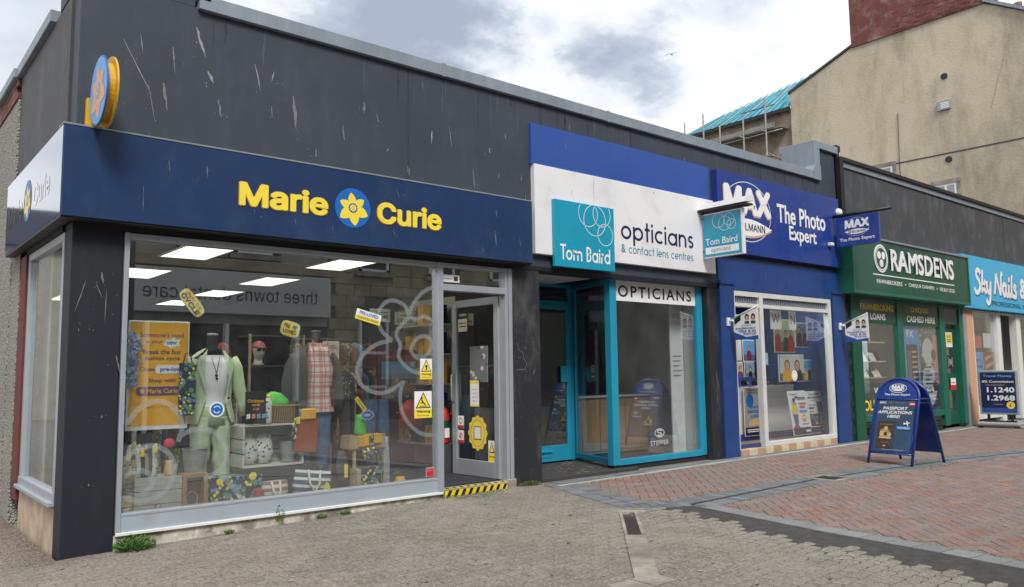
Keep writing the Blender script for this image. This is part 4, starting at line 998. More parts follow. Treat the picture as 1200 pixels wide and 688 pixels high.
# projecting photo sign
HS = thing('projecting_sign', 'small dark blue projecting sign with white block letters above the green pilaster', 'sign', (12.33, -.18, 3.74))
mb = MB('blue_sign'); mb.box(-.03, .03, -.78, .0, -.26, .27, .004); part('board', mb, HS)
mb = MB(); maxlogo(mb, -.0, .07, .24, .0, u=-EY, shadow=None, base=(-.031, -.385, 0)); put(mb.mat('white_plain'), 'The Photo Expert', (-.0325, -.06, -.19), -EY, EZ, .64, .075, bold=.03); part('print', mb, HS)
mb = MB('black'); mb.tube([(0, .16, .31), (0, -1.0, .31)], .03, 10).tube([(0, -.1, .3), (0, -.1, .26)], .012).tube([(0, -.65, .3), (0, -.65, .26)], .012); part('bracket', mb, HS)
CM = thing('security_camera', 'small white dome security camera above the projecting blue photo sign', 'camera', (12.52, -.12, 4.16))
mb = MB('white_plain'); mb.loft([(0, 0, -.07, .02, .02), (0, 0, -.055, .07, .07), (0, 0, 0, .08, .08), (0, 0, .05, .06, .06), (0, 0, .07, .02, .02)], 14); part('dome', mb, CM)
mb = MB('black'); mb.box(-.03, .03, .02, .12, -.09, -.06); part('mount', mb, CM)

# photo flags
def flag(loc, lab):
    F = thing('flag_sign', lab, 'flag sign', loc, group='passport photo flag signs')
    mb = MB('white_paint'); mb.tube([(0, .0, 0), (0, -.52, .20)], .010, 6).box(-.04, .04, -.02, .01, -.08, .05, .005).tube([(0, 0, 0), (0, -.09, .0)], .018, 8); part('arm', mb, F)
    pts = [(-.09, .02), (-.52, .19), (-.525, -.30), (-.15, -.29), (-.09, -.16)]
    mb = MB('white_plain'); mb.prism([(.004, y, z) for y, z in pts], (.008, 0, 0)); part('board', mb, F)
    pn = Panel((.0035, -.09, -.31), -EY, EZ, .435, .5)
    pn.pg([(.02, .02), (.98, .02), (.98, .14), (.5, .10), (.02, .26)], 'royal_strip')
    pn.pg([(.04, .48), (.30, .62), (.30, .78), (.04, .66)], 'black')
    for x in (.55, .80): pn.d(x, .70, .085, 'black', .1).d(x, .67, .055, 'peach', .07).r(x - .09, .50, x + .09, .58, 'dark_grey')
    pn.t('INSTANT', .34, .42, .72, .47, 'sky_blue', .02).t('PASSPORT', .1, .33, .9, .39, 'royal_strip', .04).t('VISA & ID', .2, .24, .9, .31, 'royal_strip', .04).t('PHOTOS', .4, .16, .9, .22, 'royal_strip', .04)
    pn.done(F); return F
flag((9.08, -.055, 2.06), 'white passport photo flag sign on the blue pilaster left of the photo shop door')
flag((12.50, -.055, 2.08), 'white passport photo flag sign on the blue pilaster beside the green shop')

# ================================================================== THE GREY BUILDING ON THE RIGHT
G = thing('shop_building', 'long weathered grey rendered shop row to the right with a dark tarred cap', 'building', (0, 0, 0))
def gx(name, mat, x0, x1, y0, y1, z0, z1, label=None, ch=0, par=None): mb = MB(mat); mb.box(x0, x1, y0, y1, z0, z1, ch); return part(name, mb, par or G, label)
for i, (x0, x1) in enumerate(((12.96, 17.0), (17.01, 21.2), (21.21, 25.5), (25.51, 36))): gx('wall_panel', 'right_render', x0, x1, .03 + .004 * (i % 2), .3, 2.6, 5.12)
gx('cap', 'black', 12.9, 36, -.04, .4, 5.23, 5.30); gx('cap', 'lead_grey', 12.9, 36, .0, .35, 5.12, 5.228)
gx('downpipe', 'black', 12.745, 12.80, -.09, .0, 3.3, 5.25); gx('downpipe', 'black', 12.86, 12.94, -.06, .02, 2.7, 5.25)
gx('roof', 'dark_grey', 12.96, 36, .3, 13, 4.4, 4.5)
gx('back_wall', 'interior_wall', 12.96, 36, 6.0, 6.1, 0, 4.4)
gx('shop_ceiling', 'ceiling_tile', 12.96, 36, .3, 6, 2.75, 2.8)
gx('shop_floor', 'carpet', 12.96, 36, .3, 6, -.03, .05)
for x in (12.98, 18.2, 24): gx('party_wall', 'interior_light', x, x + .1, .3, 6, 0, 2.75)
# pawnbroker front
gx('pilaster', 'ram_green_paint', 12.95, 13.28, -.05, .2, -.06, 2.70, 'green painted pilaster', .005)
gx('pilaster', 'ram_green_paint', 13.285, 13.36, -.02, .15, .0, 2.66, 'narrow green upright')
gx('pilaster', 'plaque_grey', 18.12, 18.28, -.04, .2, -.06, 2.70, 'grey pilaster between the green and the sky blue shops', .005)
gx('pilaster', 'peach', 18.29, 18.66, -.03, .2, .0, 2.64, 'narrow upright covered with a faded printed picture')
mb = MB('green_rim'); mb.box(13.36, 14.90, .0, .1, .30, .42, .004).box(14.90, 15.14, -.01, .12, .12, 2.66, .004).box(15.14, 16.92, .0, .1, .28, .40, .004).box(16.90, 17.16, -.01, .12, .05, 2.66, .004).box(17.95, 18.12, -.01, .12, .05, 2.66, .004).box(13.36, 18.0, .0, .1, 2.6, 2.66); part('shopfront_frame', mb, G)
for i in range(3):
    for k in range(12):
        x0 = 13.3 + k * .31 + (.15 if i % 2 else 0)
        if x0 > 16.7: continue
        gx('stone', 'black_rough', x0, x0 + .295, -.015 + R_.uniform(-.006, .006), .1, -.05 + i * .115, .055 + i * .115, None, .008)
for x0, x1 in ((13.36, 14.90), (15.14, 16.90)): gx('head_panel', 'ram_green', x0, x1, .01, .06, 2.17, 2.6)
gx('head_panel', 'ram_green', 17.16, 17.95, .02, .06, 2.25, 2.6)
wn = link('shop_window', None, G); wn['label'] = 'pawnbroker window with a trade-in counter display'
mb = MB('shop_glass'); mb.box(13.361, 14.899, .04, .046, .421, 2.169); part('pane', mb, wn)
wn = link('shop_window', None, G); wn['label'] = 'pawnbroker window covered with printed posters'
mb = MB('shop_glass'); mb.box(15.141, 16.899, .04, .046, .401, 2.169); part('pane', mb, wn)
gx('low_panel', 'ram_green', 13.362, 14.898, .05, .07, .42, 1.02)
mb = MB('logo_yellow'); fx(mb, 'OLD GOLD', 13.42, 14.85, .50, .70, .0395, bold=.04); mb.mat('white_plain'); fx(mb, 'WE BUY', 13.85, 14.75, .80, .93, .0395, bold=.03); part('lettering', mb, G)
mb = MB('logo_yellow'); fx(mb, 'PAWNBROKING', 13.42, 14.78, 2.42, 2.55, .0085, bold=.045); fx(mb, 'CHEQUES', 15.55, 16.38, 2.43, 2.55, .0085, bold=.045)
mb.mat('white_plain'); fx(mb, 'LOANS', 13.80, 14.42, 2.24, 2.37, .0085, bold=.045); fx(mb, 'CASHED HERE', 15.36, 16.70, 2.24, 2.37, .0085, bold=.045); part('lettering', mb, G)
D = thing('shop_door', 'dark green shop door with notices on its glass beside the poster window', 'door', (17.165, .10, .05))
mb = MB('ram_green_paint'); mb.box(0, .1, 0, .05, 0, 2.15).box(.68, .78, 0, .05, 0, 2.15).box(.1, .68, 0, .05, 2.0, 2.15).box(.1, .68, 0, .05, 0, .3).box(.1, .68, 0, .05, .98, 1.12); part('frame', mb, D)
mb = MB('shop_glass'); mb.box(.101, .679, .02, .026, .301, .979).box(.101, .679, .02, .026, 1.121, 1.999); part('pane', mb, D)
mb = MB('interior_light'); mb.box(.1, .68, .5, .52, .05, 2.0); part('inner_screen', mb, D)
def note(x, z, w_, h_, m_, y, lab, cat='notice', draw=None, group=None, backm='white_plain'):
    o = thing('notice' if cat != 'poster' else 'poster', lab, cat, (x, y, z), group=group)
    mb = MB(backm); mb.box(0, w_, 0, .002, 0, h_); part('sheet', mb, o)
    if draw: pn = Panel((0, -.0002, 0), EX, EZ, w_, h_); draw(pn); pn.done(o)
    return o
note(17.42, 1.75, .34, .33, 'x', .095, 'yellow and white notice at the top of the green door', draw=lambda p: p.r(.08, .25, .92, .92, 'logo_yellow').t('NOTICE', .15, .62, .85, .78, 'black', .02).r(.15, .35, .85, .4, 'black').r(.15, .47, .85, .52, 'black'))
note(17.42, 1.28, .34, .28, 'x', .095, 'dark square emblem sheet in the middle of the green door', backm='black', draw=lambda p: p.r(.1, .1, .3, .9, 'mid_grey').r(.7, .1, .9, .9, 'mid_grey').d(.5, .5, .2, 'plaque_grey'))
note(17.50, .80, .30, .20, 'x', .085, 'red and white card holder low on the green door', backm='red', draw=lambda p: p.r(.05, .55, .95, 1.3, 'white_plain').r(.15, .75, .85, .85, 'red'))

RF = thing('shop_sign', 'dark green fascia with white capitals and a round three-ball badge', 'shop sign', (0, 0, 0))
mb = MB('ram_green'); mb.box(12.62, 17.84, -.30, .02, 2.72, 3.72, .004); part('board', mb, RF)
mb = MB('green_rim'); mb.box(12.60, 17.86, -.32, .02, 2.665, 2.72, .006).box(12.60, 12.64, -.315, .0, 2.72, 3.72).box(17.83, 17.87, -.315, .0, 2.72, 3.72); part('rim', mb, RF)
mb = MB('lead_grey'); mb.box(12.6, 17.87, -.33, .02, 3.72, 3.76, .004); part('top_trim', mb, RF)
mb = MB('white_plain'); fx(mb, 'RAMSDENS', 14.08, 17.02, 3.17, 3.60, -.3015, bold=.035, ext=.02, depth=.02)
fx(mb, 'PAWNBROKERS', 13.50, 14.55, 2.90, 2.98, -.3015, bold=.02); fx(mb, 'CHEQUE CASHERS', 14.83, 16.02, 2.90, 2.98, -.3015, bold=.02); fx(mb, 'WE BUY GOLD', 16.28, 17.05, 2.90, 2.98, -.3015, bold=.02)
for x in (14.69, 16.15): mb.disc((x, -.302, 2.94), EX, EZ, .02, 6)
mb.box(13.36, 17.05, -.304, -.3005, 3.055, 3.075); part('lettering', mb, RF)
mb = MB('white_plain'); k = 32
mb.prism([(13.70 + .27 * math.cos(2 * PI * i / k), -.302, 3.38 + .27 * math.sin(2 * PI * i / k)) for i in range(k)][::-1], (0, -.012, 0))
mb.mat('ram_green').disc((13.70, -.3150, 3.38), EX, EZ, .235, 32); mb.mat('white_plain').ring((13.70, -.316, 3.38), EX, EZ, .215, .02, 32)
for (dx, dz) in ((-.085, .06), (.085, .06), (0, -.09)): mb.disc((13.70 + dx, -.3165, 3.38 + dz), EX, EZ, .075, 20)
part('badge', mb, RF)

SF = thing('shop_sign', 'sky blue nail salon fascia with large white script lettering', 'shop sign', (0, 0, 0))
mb = MB('sky_sign'); mb.box(17.90, 26.0, -.16, .02, 2.64, 3.86, .004); part('board', mb, SF)
def catmull(pts, cl=False, k=6):
    o_ = []; n_ = len(pts)
    for i in range(n_ if cl else n_ - 1):
        p0, p1, p2, p3 = (pts[(i - 1) % n_] if cl or i > 0 else pts[0]), pts[i], pts[(i + 1) % n_], (pts[(i + 2) % n_] if cl or i < n_ - 2 else pts[-1])
        for j in range(k): t_ = j / k; o_.append(tuple(.5 * (2 * p1[d] + (p2[d] - p0[d]) * t_ + (2 * p0[d] - 5 * p1[d] + 4 * p2[d] - p3[d]) * t_ * t_ + (3 * p1[d] - p0[d] - 3 * p2[d] + p3[d]) * t_ ** 3) for d in (0, 1)))
    return o_ if cl else o_ + [pts[-1]]
SCRIPT = [[(.78, .88), (.62, 1.06), (.38, 1.0), (.34, .76), (.58, .55), (.68, .3), (.5, .04), (.2, .0), (.05, .2)], [(1.02, 1.1), (.94, .55), (.86, 0)], [(1.28, .6), (1.1, .42), (.93, .34), (1.1, .2), (1.32, .0)],
          [(1.46, .6), (1.42, .25), (1.55, .06), (1.75, .2), (1.86, .6)], [(1.86, .6), (1.78, .1), (1.65, -.35), (1.42, -.45), (1.28, -.28)], [(2.22, .02), (2.38, .45), (2.52, 1.02)], [(2.52, 1.02), (2.72, .5), (2.92, .0)], [(2.92, .0), (3.02, .5), (3.12, 1.0), (3.3, 1.08)],
          [(3.82, .5), (3.6, .58), (3.42, .35), (3.5, .06), (3.68, .06), (3.8, .3)], [(3.86, .58), (3.8, .2), (3.92, .0), (4.1, .16)], [(4.2, .58), (4.13, .2), (4.26, .0), (4.4, .16)], [(4.62, 1.1), (4.5, .5), (4.5, .08), (4.7, .06)], [(5.08, .48), (4.9, .58), (4.8, .42), (5.0, .26), (4.94, .02), (4.68, .04)]]
for (dx_, dz_, y_, m_, nm, wd_) in ((0, 0, -.1665, 'white_plain', 'lettering', .115), (.035, -.03, -.163, 'royal_strip', 'letter_shadow', .125)):
    mb = MB(m_)
    for q, st in enumerate(SCRIPT): mb.ribbon([(18.5 + .55 * (x - (.2 if q > 7 else 0)) + dx_, y_ - .0004 * q, 3.02 + .50 * z + dz_) for x, z in catmull(st)], wd_, (0, -1, 0))
    mb.disc((18.5 + .55 * 4.06 + dx_, y_, 3.02 + .42 + dz_), EX, EZ, .07, 12); fx(mb, '&', 21.42 + dx_, 21.95 + dx_, 3.0 + dz_, 3.52 + dz_, y_, bold=.05); part(nm, mb, SF)
mb = MB('navy'); fx(mb, 'PROFESSIONAL NAILS', 19.55, 22.3, 2.74, 2.86, -.163, bold=.02); part('small_lettering', mb, SF)
mb = MB('cream')
mb = MB('white_paint'); mb.box(18.70, 18.78, .0, .12, .1, 2.62).box(18.78, 20.15, .0, .12, .1, .4).box(18.78, 24, .0, .12, 2.58, 2.62).box(20.15, 20.40, -.02, .14, .0, 2.62).box(21.45, 21.75, -.02, .14, .0, 2.62).box(23.6, 23.9, -.02, .14, 0, 2.62).box(21.75, 23.6, .0, .12, .1, .4).box(20.4, 21.45, .3, .34, .3, .36); part('shopfront_frame', mb, G, 'cream painted nail salon shopfront frame')
wn = link('shop_window', None, G); wn['label'] = 'nail salon window with pink and blue posters'
mb = MB('shop_glass'); mb.box(18.781, 20.149, .05, .056, .401, 2.579).box(20.41, 21.44, .31, .316, .37, 2.58).box(21.751, 23.599, .05, .056, .401, 2.579); part('pane', mb, wn)
gx('door', 'dark_grey', 20.4, 21.45, .32, .36, .02, .3)
gx('wall_panel', 'off_white', 23.9, 36, .0, .2, -.05, 2.62)
note(18.85, 1.75, .55, .28, 'x', .07, 'deep pink card in the nail salon window', backm='hotpink')
note(19.5, 1.75, .5, .35, 'x', .075, 'white card beside the pink card in the nail salon window')
note(18.80, .45, .62, 1.2, 'x', .07, 'tall sky blue price poster in the nail salon window', cat='poster', backm='sky_blue', draw=lambda p: [p.r(.15, .1 + .12 * i, .15 + .5 + .1 * (i % 3), .14 + .12 * i, 'royal_strip') for i in range(7)])
def nailsdraw(p):
    p.r(0, 0, 1, 1, 'dark_red')
    for i in range(4): p.pg([(.05, .1 + .22 * i), (.75, .22 + .22 * i), (.95, .3 + .22 * i), (.6, .33 + .2 * i), (.05, .2 + .22 * i)], 'peach')
note(19.48, .75, .62, .9, 'x', .07, 'poster of hands with painted nails in the nail salon window', cat='poster', draw=nailsdraw)

# ================================================================== THE ROUGHCAST HOUSE ON THE ALLEY (left)
Hs = thing('house', 'pebbledashed grey building at the left edge with a red brick top course', 'building', (0, 0, 0))
mb = MB('pebbledash'); mb.box(-.02, .199, 2.79, 14, gz(0) - .1, 4.42); mb.box(-.01, .2, 2.281, 2.789, gz(0) - .1, 2.62); part('wall', mb, Hs)
for i in range(3):
    for k in range(48):
        y0 = 2.80 + k * .225 + (.11 if i % 2 else 0); mb = MB('brick_red'); mb.box(-.03 - R_.uniform(0, .004), .3, y0, y0 + .215, 4.43 + i * .075, 4.498 + i * .075)
        if y0 < 13: part('brick', mb, Hs)
mb = MB('lead_grey'); mb.box(-.08, .4, 2.81, 14, 4.66, 4.775, .01); part('coping', mb, Hs)

# ================================================================== TENEMENT GABLE, CHIMNEY AND SCAFFOLDED HOUSE
T = thing('tenement', 'tall beige rendered tenement gable with a huge red chimney stack', 'building', (26.0, 0, 0))
prof = [(-6, 0), (8.55, 0), (8.55, 11.82), (6.02, 12.83), (1.72, 12.86), (.6, 12.2), (-2.5, 10.4), (-6, 9.5)]
mb = MB('gable_render'); mb.prism([(0, y, z) for y, z in prof], (9, 0, 0)); part('wall', mb, T)
mb = MB('brick_red'); mb.prism([(-.06, 6.04, 12.80), (-.06, 1.68, 12.84), (-.06, 1.68, 16.2), (-.06, 6.04, 16.2)][::-1], (1.4, 0, 0)); part('chimney', mb, T, 'massive weathered red chimney stack')
mb = MB('brick_red')
for i in range(9):
    for k in range(12):
        if R_.random() < .55:
            y0 = 1.74 + k * .235 + (.11 if i % 2 else 0); mb.box(-.072, -.055, y0, y0 + .22, 12.88 + i * .08, 12.95 + i * .08)
part('exposed_bricks', mb, T, 'patch of bare brickwork at the foot of the chimney', True)
mb = MB('dark_grey'); mb.prism([(-.05, 8.62, 11.80), (-.05, 8.62, 11.89), (-.05, 6.04, 12.93), (-.05, 6.04, 12.85)][::-1], (.5, 0, 0)); part('verge', mb, T); mb = MB('lead_grey'); mb.prism([(-.12, 1.68, 12.88), (-.12, 1.68, 12.98), (-.12, .5, 12.28), (-.12, -2.5, 10.55), (-.12, -2.5, 10.42), (-.12, .5, 12.16)], (.5, 0, 0)); part('verge', mb, T)
mb = MB('dark_grey'); mb.prism([(-.012, 8.5, 8.30), (-.012, -6, 8.24), (-.012, -6, 8.20), (-.012, 8.5, 8.26)], (.012, 0, 0)); part('string_line', mb, T)
M['patch'] = pm('patch', (.40, .36, .29), .95, .2, 2, 12, .4); M['damp'] = pm('damp', (.22, .195, .155), .95, .3, 2, 12, .4)
for (y, z, dy, l) in ((7.9, 10.2, -.3, 1.2), (1.2, 11.0, .5, 1.6)):
    mb = MB('damp'); mb.ribbon([(-.009, y + dy * k / 8 + .05 * noise.noise(Vector((k * .9, y, 0))), z - l * k / 8) for k in range(9)], .010, (-1, 0, 0)); part('crack', mb, T)
mb = MB('dark_grey'); mb.tube([(-.03, 4.55, 10.0), (-.03, 4.6, 8.3), (-.03, 4.55, 6)], .012, 5); part('cable', mb, T)
for y, z, s_ in ((3.0, 10.83, .13), (3.03, 8.04, .13)):
    mb = MB('black'); mb.disc((-.008, y, z), -EY, EZ, s_, 16); mb.mat('gable_render').ring((-.01, y, z), -EY, EZ, s_, .03, 16); part('vent_hole', mb, T)
for y, z in ((3.05, 9.85),):
    mb = MB('plaque_grey'); mb.box(-.07, 0, y - .2, y + .2, z - .15, z + .17, .01); v_ = part('vent_cover', mb, T)
    for i in range(4): mb = MB('white_paint'); mb.box(-.082, -.071, y - .16, y + .1, z - .1 + i * .055, z - .065 + i * .055); part('slat', mb, v_)
def gwin(y0, y1, z0, z1):
    wd = link('window', None, T); mb = MB('light_concrete'); mb.box(-.04, 0, y0 - .12, y1 + .12, z0 - .1, z0).box(-.04, 0, y0 - .12, y1 + .12, z1, z1 + .14).box(-.03, 0, y0 - .12, y0, z0, z1).box(-.03, 0, y1, y1 + .12, z0, z1); part('surround', mb, wd)
    mb = MB('white_paint'); ym = (y0 + y1) / 2; mb.box(-.025, 0, y0, y1, z0, z0 + .06).box(-.025, 0, y0, y1, z1 - .06, z1).box(-.025, 0, y0, y0 + .06, z0 + .06, z1 - .06).box(-.025, 0, y1 - .06, y1, z0 + .06, z1 - .06).box(-.025, 0, ym - .03, ym + .03, z0 + .06, z1 - .06); part('frame', mb, wd)
    mb = MB('dark_glass'); mb.poly([(-.01, y0 + .05, z0 + .05), (-.01, y1 - .05, z0 + .05), (-.01, y1 - .05, z1 - .05), (-.01, y0 + .05, z1 - .05)]); mb.mat('mid_grey').poly([(-.005, y0, z0), (-.005, y1, z0), (-.005, y1, z1), (-.005, y0, z1)]); part('pane', mb, wd)
gwin(4.85, 5.75, 7.2, 8.22); gwin(2.85, 3.5, 6.6, 7.25)
for i in range(3): mb = MB('brick_red'); mb.loft([(.6, .2 + i * .35, 12.1, .13, .13), (.6, .2 + i * .35, 12.75, .11, .11)], 10); part('chimney_pot', mb, T)

T2 = thing('house', 'stone house under scaffolding with its roof wrapped in turquoise sheeting', 'building', (26.15, 8.55, 0))
mb = MB('stone_wall'); mb.box(0, 8, .02, 16, 0, 11.15); part('wall', mb, T2)
mb = MB('light_concrete'); mb.box(-.12, .1, .02, 16, 11.15, 11.26); part('eaves_band', mb, T2)
mb = MB('tarp')
n_ = 24
for i in range(n_):
    for j in range(6):
        y0 = .0 + i * .28; y1 = y0 + .27
        if y0 > 5.2: continue
        def rp(y, k):
            dz = .02 * math.sin(y * 9 + k) ; t_ = k / 6; top = .57 + .27 * (1 - y / 5.0)
            return (-.2 + t_ * 3.0, y, 11.28 + dz + t_ * 2.7 * top)
        mb.poly([rp(y0, j), rp(y1, j), rp(y1, j + 1), rp(y0, j + 1)])
part('roof_sheeting', mb, T2, 'turquoise plastic sheeting over the roof')
mb = MB('black'); mb.box(-.25, -.18, .0, 5.2, 11.16, 11.30); part('gutter', mb, T2)
for i in range(16):
    y = .15 + i * .33; t0 = .57 + .27 * (1 - y / 5.0)
    mb = MB('wood_grey' if i % 3 == 0 else 'tarp'); mb.tube([(-.2, y, 11.32), (2.8, y + .25, 11.32 + 2.7 * t0)], .022, 4); part('batten', mb, T2)
SC = thing('scaffold', 'tube and board scaffolding standing against the stone house beside the tenement', 'scaffold', (25.55, 9.0, 0))
for i, (y, zt) in enumerate(((.35, 11.75), (1.35, 11.3), (2.45, 11.2), (3.25, 11.9), (4.2, 11.75), (5.2, 11.3))):
    mb = MB('steel_tube'); mb.tube([(0, y, 0), (0, y + .02, zt)], .035, 6); part('standard', mb, SC)
    mb = MB('steel_tube'); mb.tube([(-.25, y + .05, 10.45), (.55, y + .05, 10.4)], .03, 5).tube([(-.2, y - .05, 9.45), (.55, y - .05, 9.5)], .03, 5).tube([(.05, y, 9.6), (.5, y - .35, 9.3)], .03, 5); part('tie', mb, SC)
for z in (10.4, 9.5, 11.45):
    mb = MB('steel_tube'); mb.tube([(.06, -.3 if z < 11 else .0, z), (.06, 5.5 if z < 11 else 1.5, z)], .03, 5)
    if z != 9.5: part('ledger', mb, SC)
for i in range(3):
    for k in range(3):
        mb = MB('plank'); mb.box(.05 + k * .19, .05 + k * .19 + .18, -.25 + i * 1.75, 1.45 + i * 1.75, 10.5 + .004 * k, 10.54 + .004 * k); part('plank', mb, SC)
mb = MB('plank'); mb.box(-.02, .02, .0, 5.0, 10.54, 10.72); part('toe_board', mb, SC)

DH = thing('building', 'gabled house far down the alley, mirrored in the glossy corner board', 'building', (-6, 28, 0))
mb = MB('opp_render'); mb.box(-8, 6.5, 0, 8, -.5, 6.4); part('wall', mb, DH)
mb = MB('slate'); mb.prism([(-8.4, -.3, 6.4), (6.9, -.3, 6.4), (5.6, -.3, 7.7), (-2, -.3, 7.9), (-7, -.3, 7.4)], (0, 9, 0)); part('roof', mb, DH)
# ================================================================== ACROSS THE STREET (what the shop glass mirrors)
O = thing('building', 'pale rendered terrace across the street with a light sign band over dark shop windows', 'building', (0, 0, 0))
YO = -13.5
def ox(name, mat, x0, x1, y0, y1, z0, z1, ch=0): mb = MB(mat); mb.box(x0, x1, YO - y1, YO - y0, z0, z1, ch); return part(name, mb, O)
ox('wall', 'opp_render', -14, 9.4, .3, 6, 2.7, 8.5); ox('roof', 'slate', -14, 9.4, .3, 6, 8.5, 9.0)
ox('cornice', 'stone_block', 3.2, 9.5, .0, .3, 4.12, 4.42, .02); ox('cornice', 'stone_block', -14, 3.2, .05, .3, 4.12, 4.3, .02)
ox('shopfront', 'interior_dark', -14, 9.4, .4, 1, -.1, 2.7)
for i in range(9): ox('stall_riser', 'light_concrete', -13.5 + i * 2.6, -11.3 + i * 2.6, .2, .4, -.1, .6)
for i in range(12): ox('shopfront_post', 'white_paint', -13.6 + i * 2.0, -13.5 + i * 2.0, .2, .45, -.1, 2.7)
def owin(x0, x1, z0, z1, obj=None):
    wd = link('window', None, obj or O); mb = MB('white_paint'); y = YO - .27; zm = (z0 + z1) / 2
    mb.box(x0, x1, y, y + .08, z0, z0 + .08).box(x0, x1, y, y + .08, z1 - .08, z1).box(x0, x0 + .08, y, y + .08, z0, z1).box(x1 - .08, x1, y, y + .08, z0, z1).box(x0, x1, y, y + .07, zm - .04, zm + .04); part('frame', mb, wd)
    mb = MB('slate'); mb.box(x0 + .08, x1 - .08, y, y + .02, z0 + .08, z1 - .08); part('pane', mb, wd)
    mb = MB('light_concrete'); mb.box(x0 - .15, x1 + .15, y - .02, y + .16, z0 - .15, z0 - .002); part('sill', mb, wd)
for x in (-12, -8.5, -5, -1.5, 2.0, 5.1, 6.6): owin(x, x + 1.15, 4.62, 6.4)
mb = MB('black'); mb.tube([(7.85, YO - .2, 3.0), (7.85, YO - .2, 8.4)], .06, 6); part('downpipe', mb, O)
OSN = thing('shop_sign', 'pale dental practice sign band across the street, mirrored in the shop glass', 'shop sign', (0, YO, 0))
mb = MB('opp_sign'); mb.box(2.2, 9.35, -.1, -.0, 2.95, 4.08, .01); part('board', mb, OSN)
mb = MB('navy'); put(mb, 'three towns dental care', (8.95, .003, 3.30), -EX, EZ, 4.7, .36, bold=.0); part('lettering', mb, OSN)
LP = thing('lamp_post', 'slim dark lamp post across the street, mirrored in the shop glass', 'lamp post', (3.25, -10.6, gz(3)))
mb = MB('black'); mb.tube([(0, 0, 0), (0, 0, 1), (0, 0, 6)], [.085, .06, .045], 10); part('post', mb, LP)
mb = MB('black'); mb.box(-.15, .15, -.5, .1, 5.95, 6.05, .02); part('lantern', mb, LP)
O2 = thing('building', 'coursed sandstone tenement across the street with tall dark windows', 'building', (0, 0, 0))
mb = MB('opp_stone'); mb.box(9.45, 40, YO - 7, YO - .35, -.1, 12); part('wall', mb, O2)
cnt = 0
for r in range(16):
    x = 9.45 + (.2 if r % 2 else 0); z = .6 + r * .34
    while x < 19:
        wd = R_.uniform(.5, .8); bay = (x - 9.45) % 2.5
        if not (.9 < bay < 2.0 and (z % 3.4) > .9):
            mb = MB('stone_block'); mb.box(x, x + wd - .02, YO - .36, YO - .3 + R_.uniform(0, .05), z, z + .325); part('stone', mb, O2); cnt += 1
        x += wd
for i in range(3):
    x0 = 10.4 + i * 2.5
    for z0 in (.9, 4.4, 7.8): owin(x0, x0 + 1.0, z0, z0 + 2.1, O2)
mb = MB('opp_render'); mb.box(-60, -14.2, YO - 8, YO, -.3, 8); w_ = link('building', mb.mesh('building')); tag(w_, 'plain rendered block at the far left end across the street', 'building')

# ================================================================== BOARDS ON THE PAVEMENT
AB = thing('pavement_sign', 'dark blue arched A-board with a passport poster standing open on the red bricks', 'A-board', (10.15, -2.15, -.02), math.radians(-97))
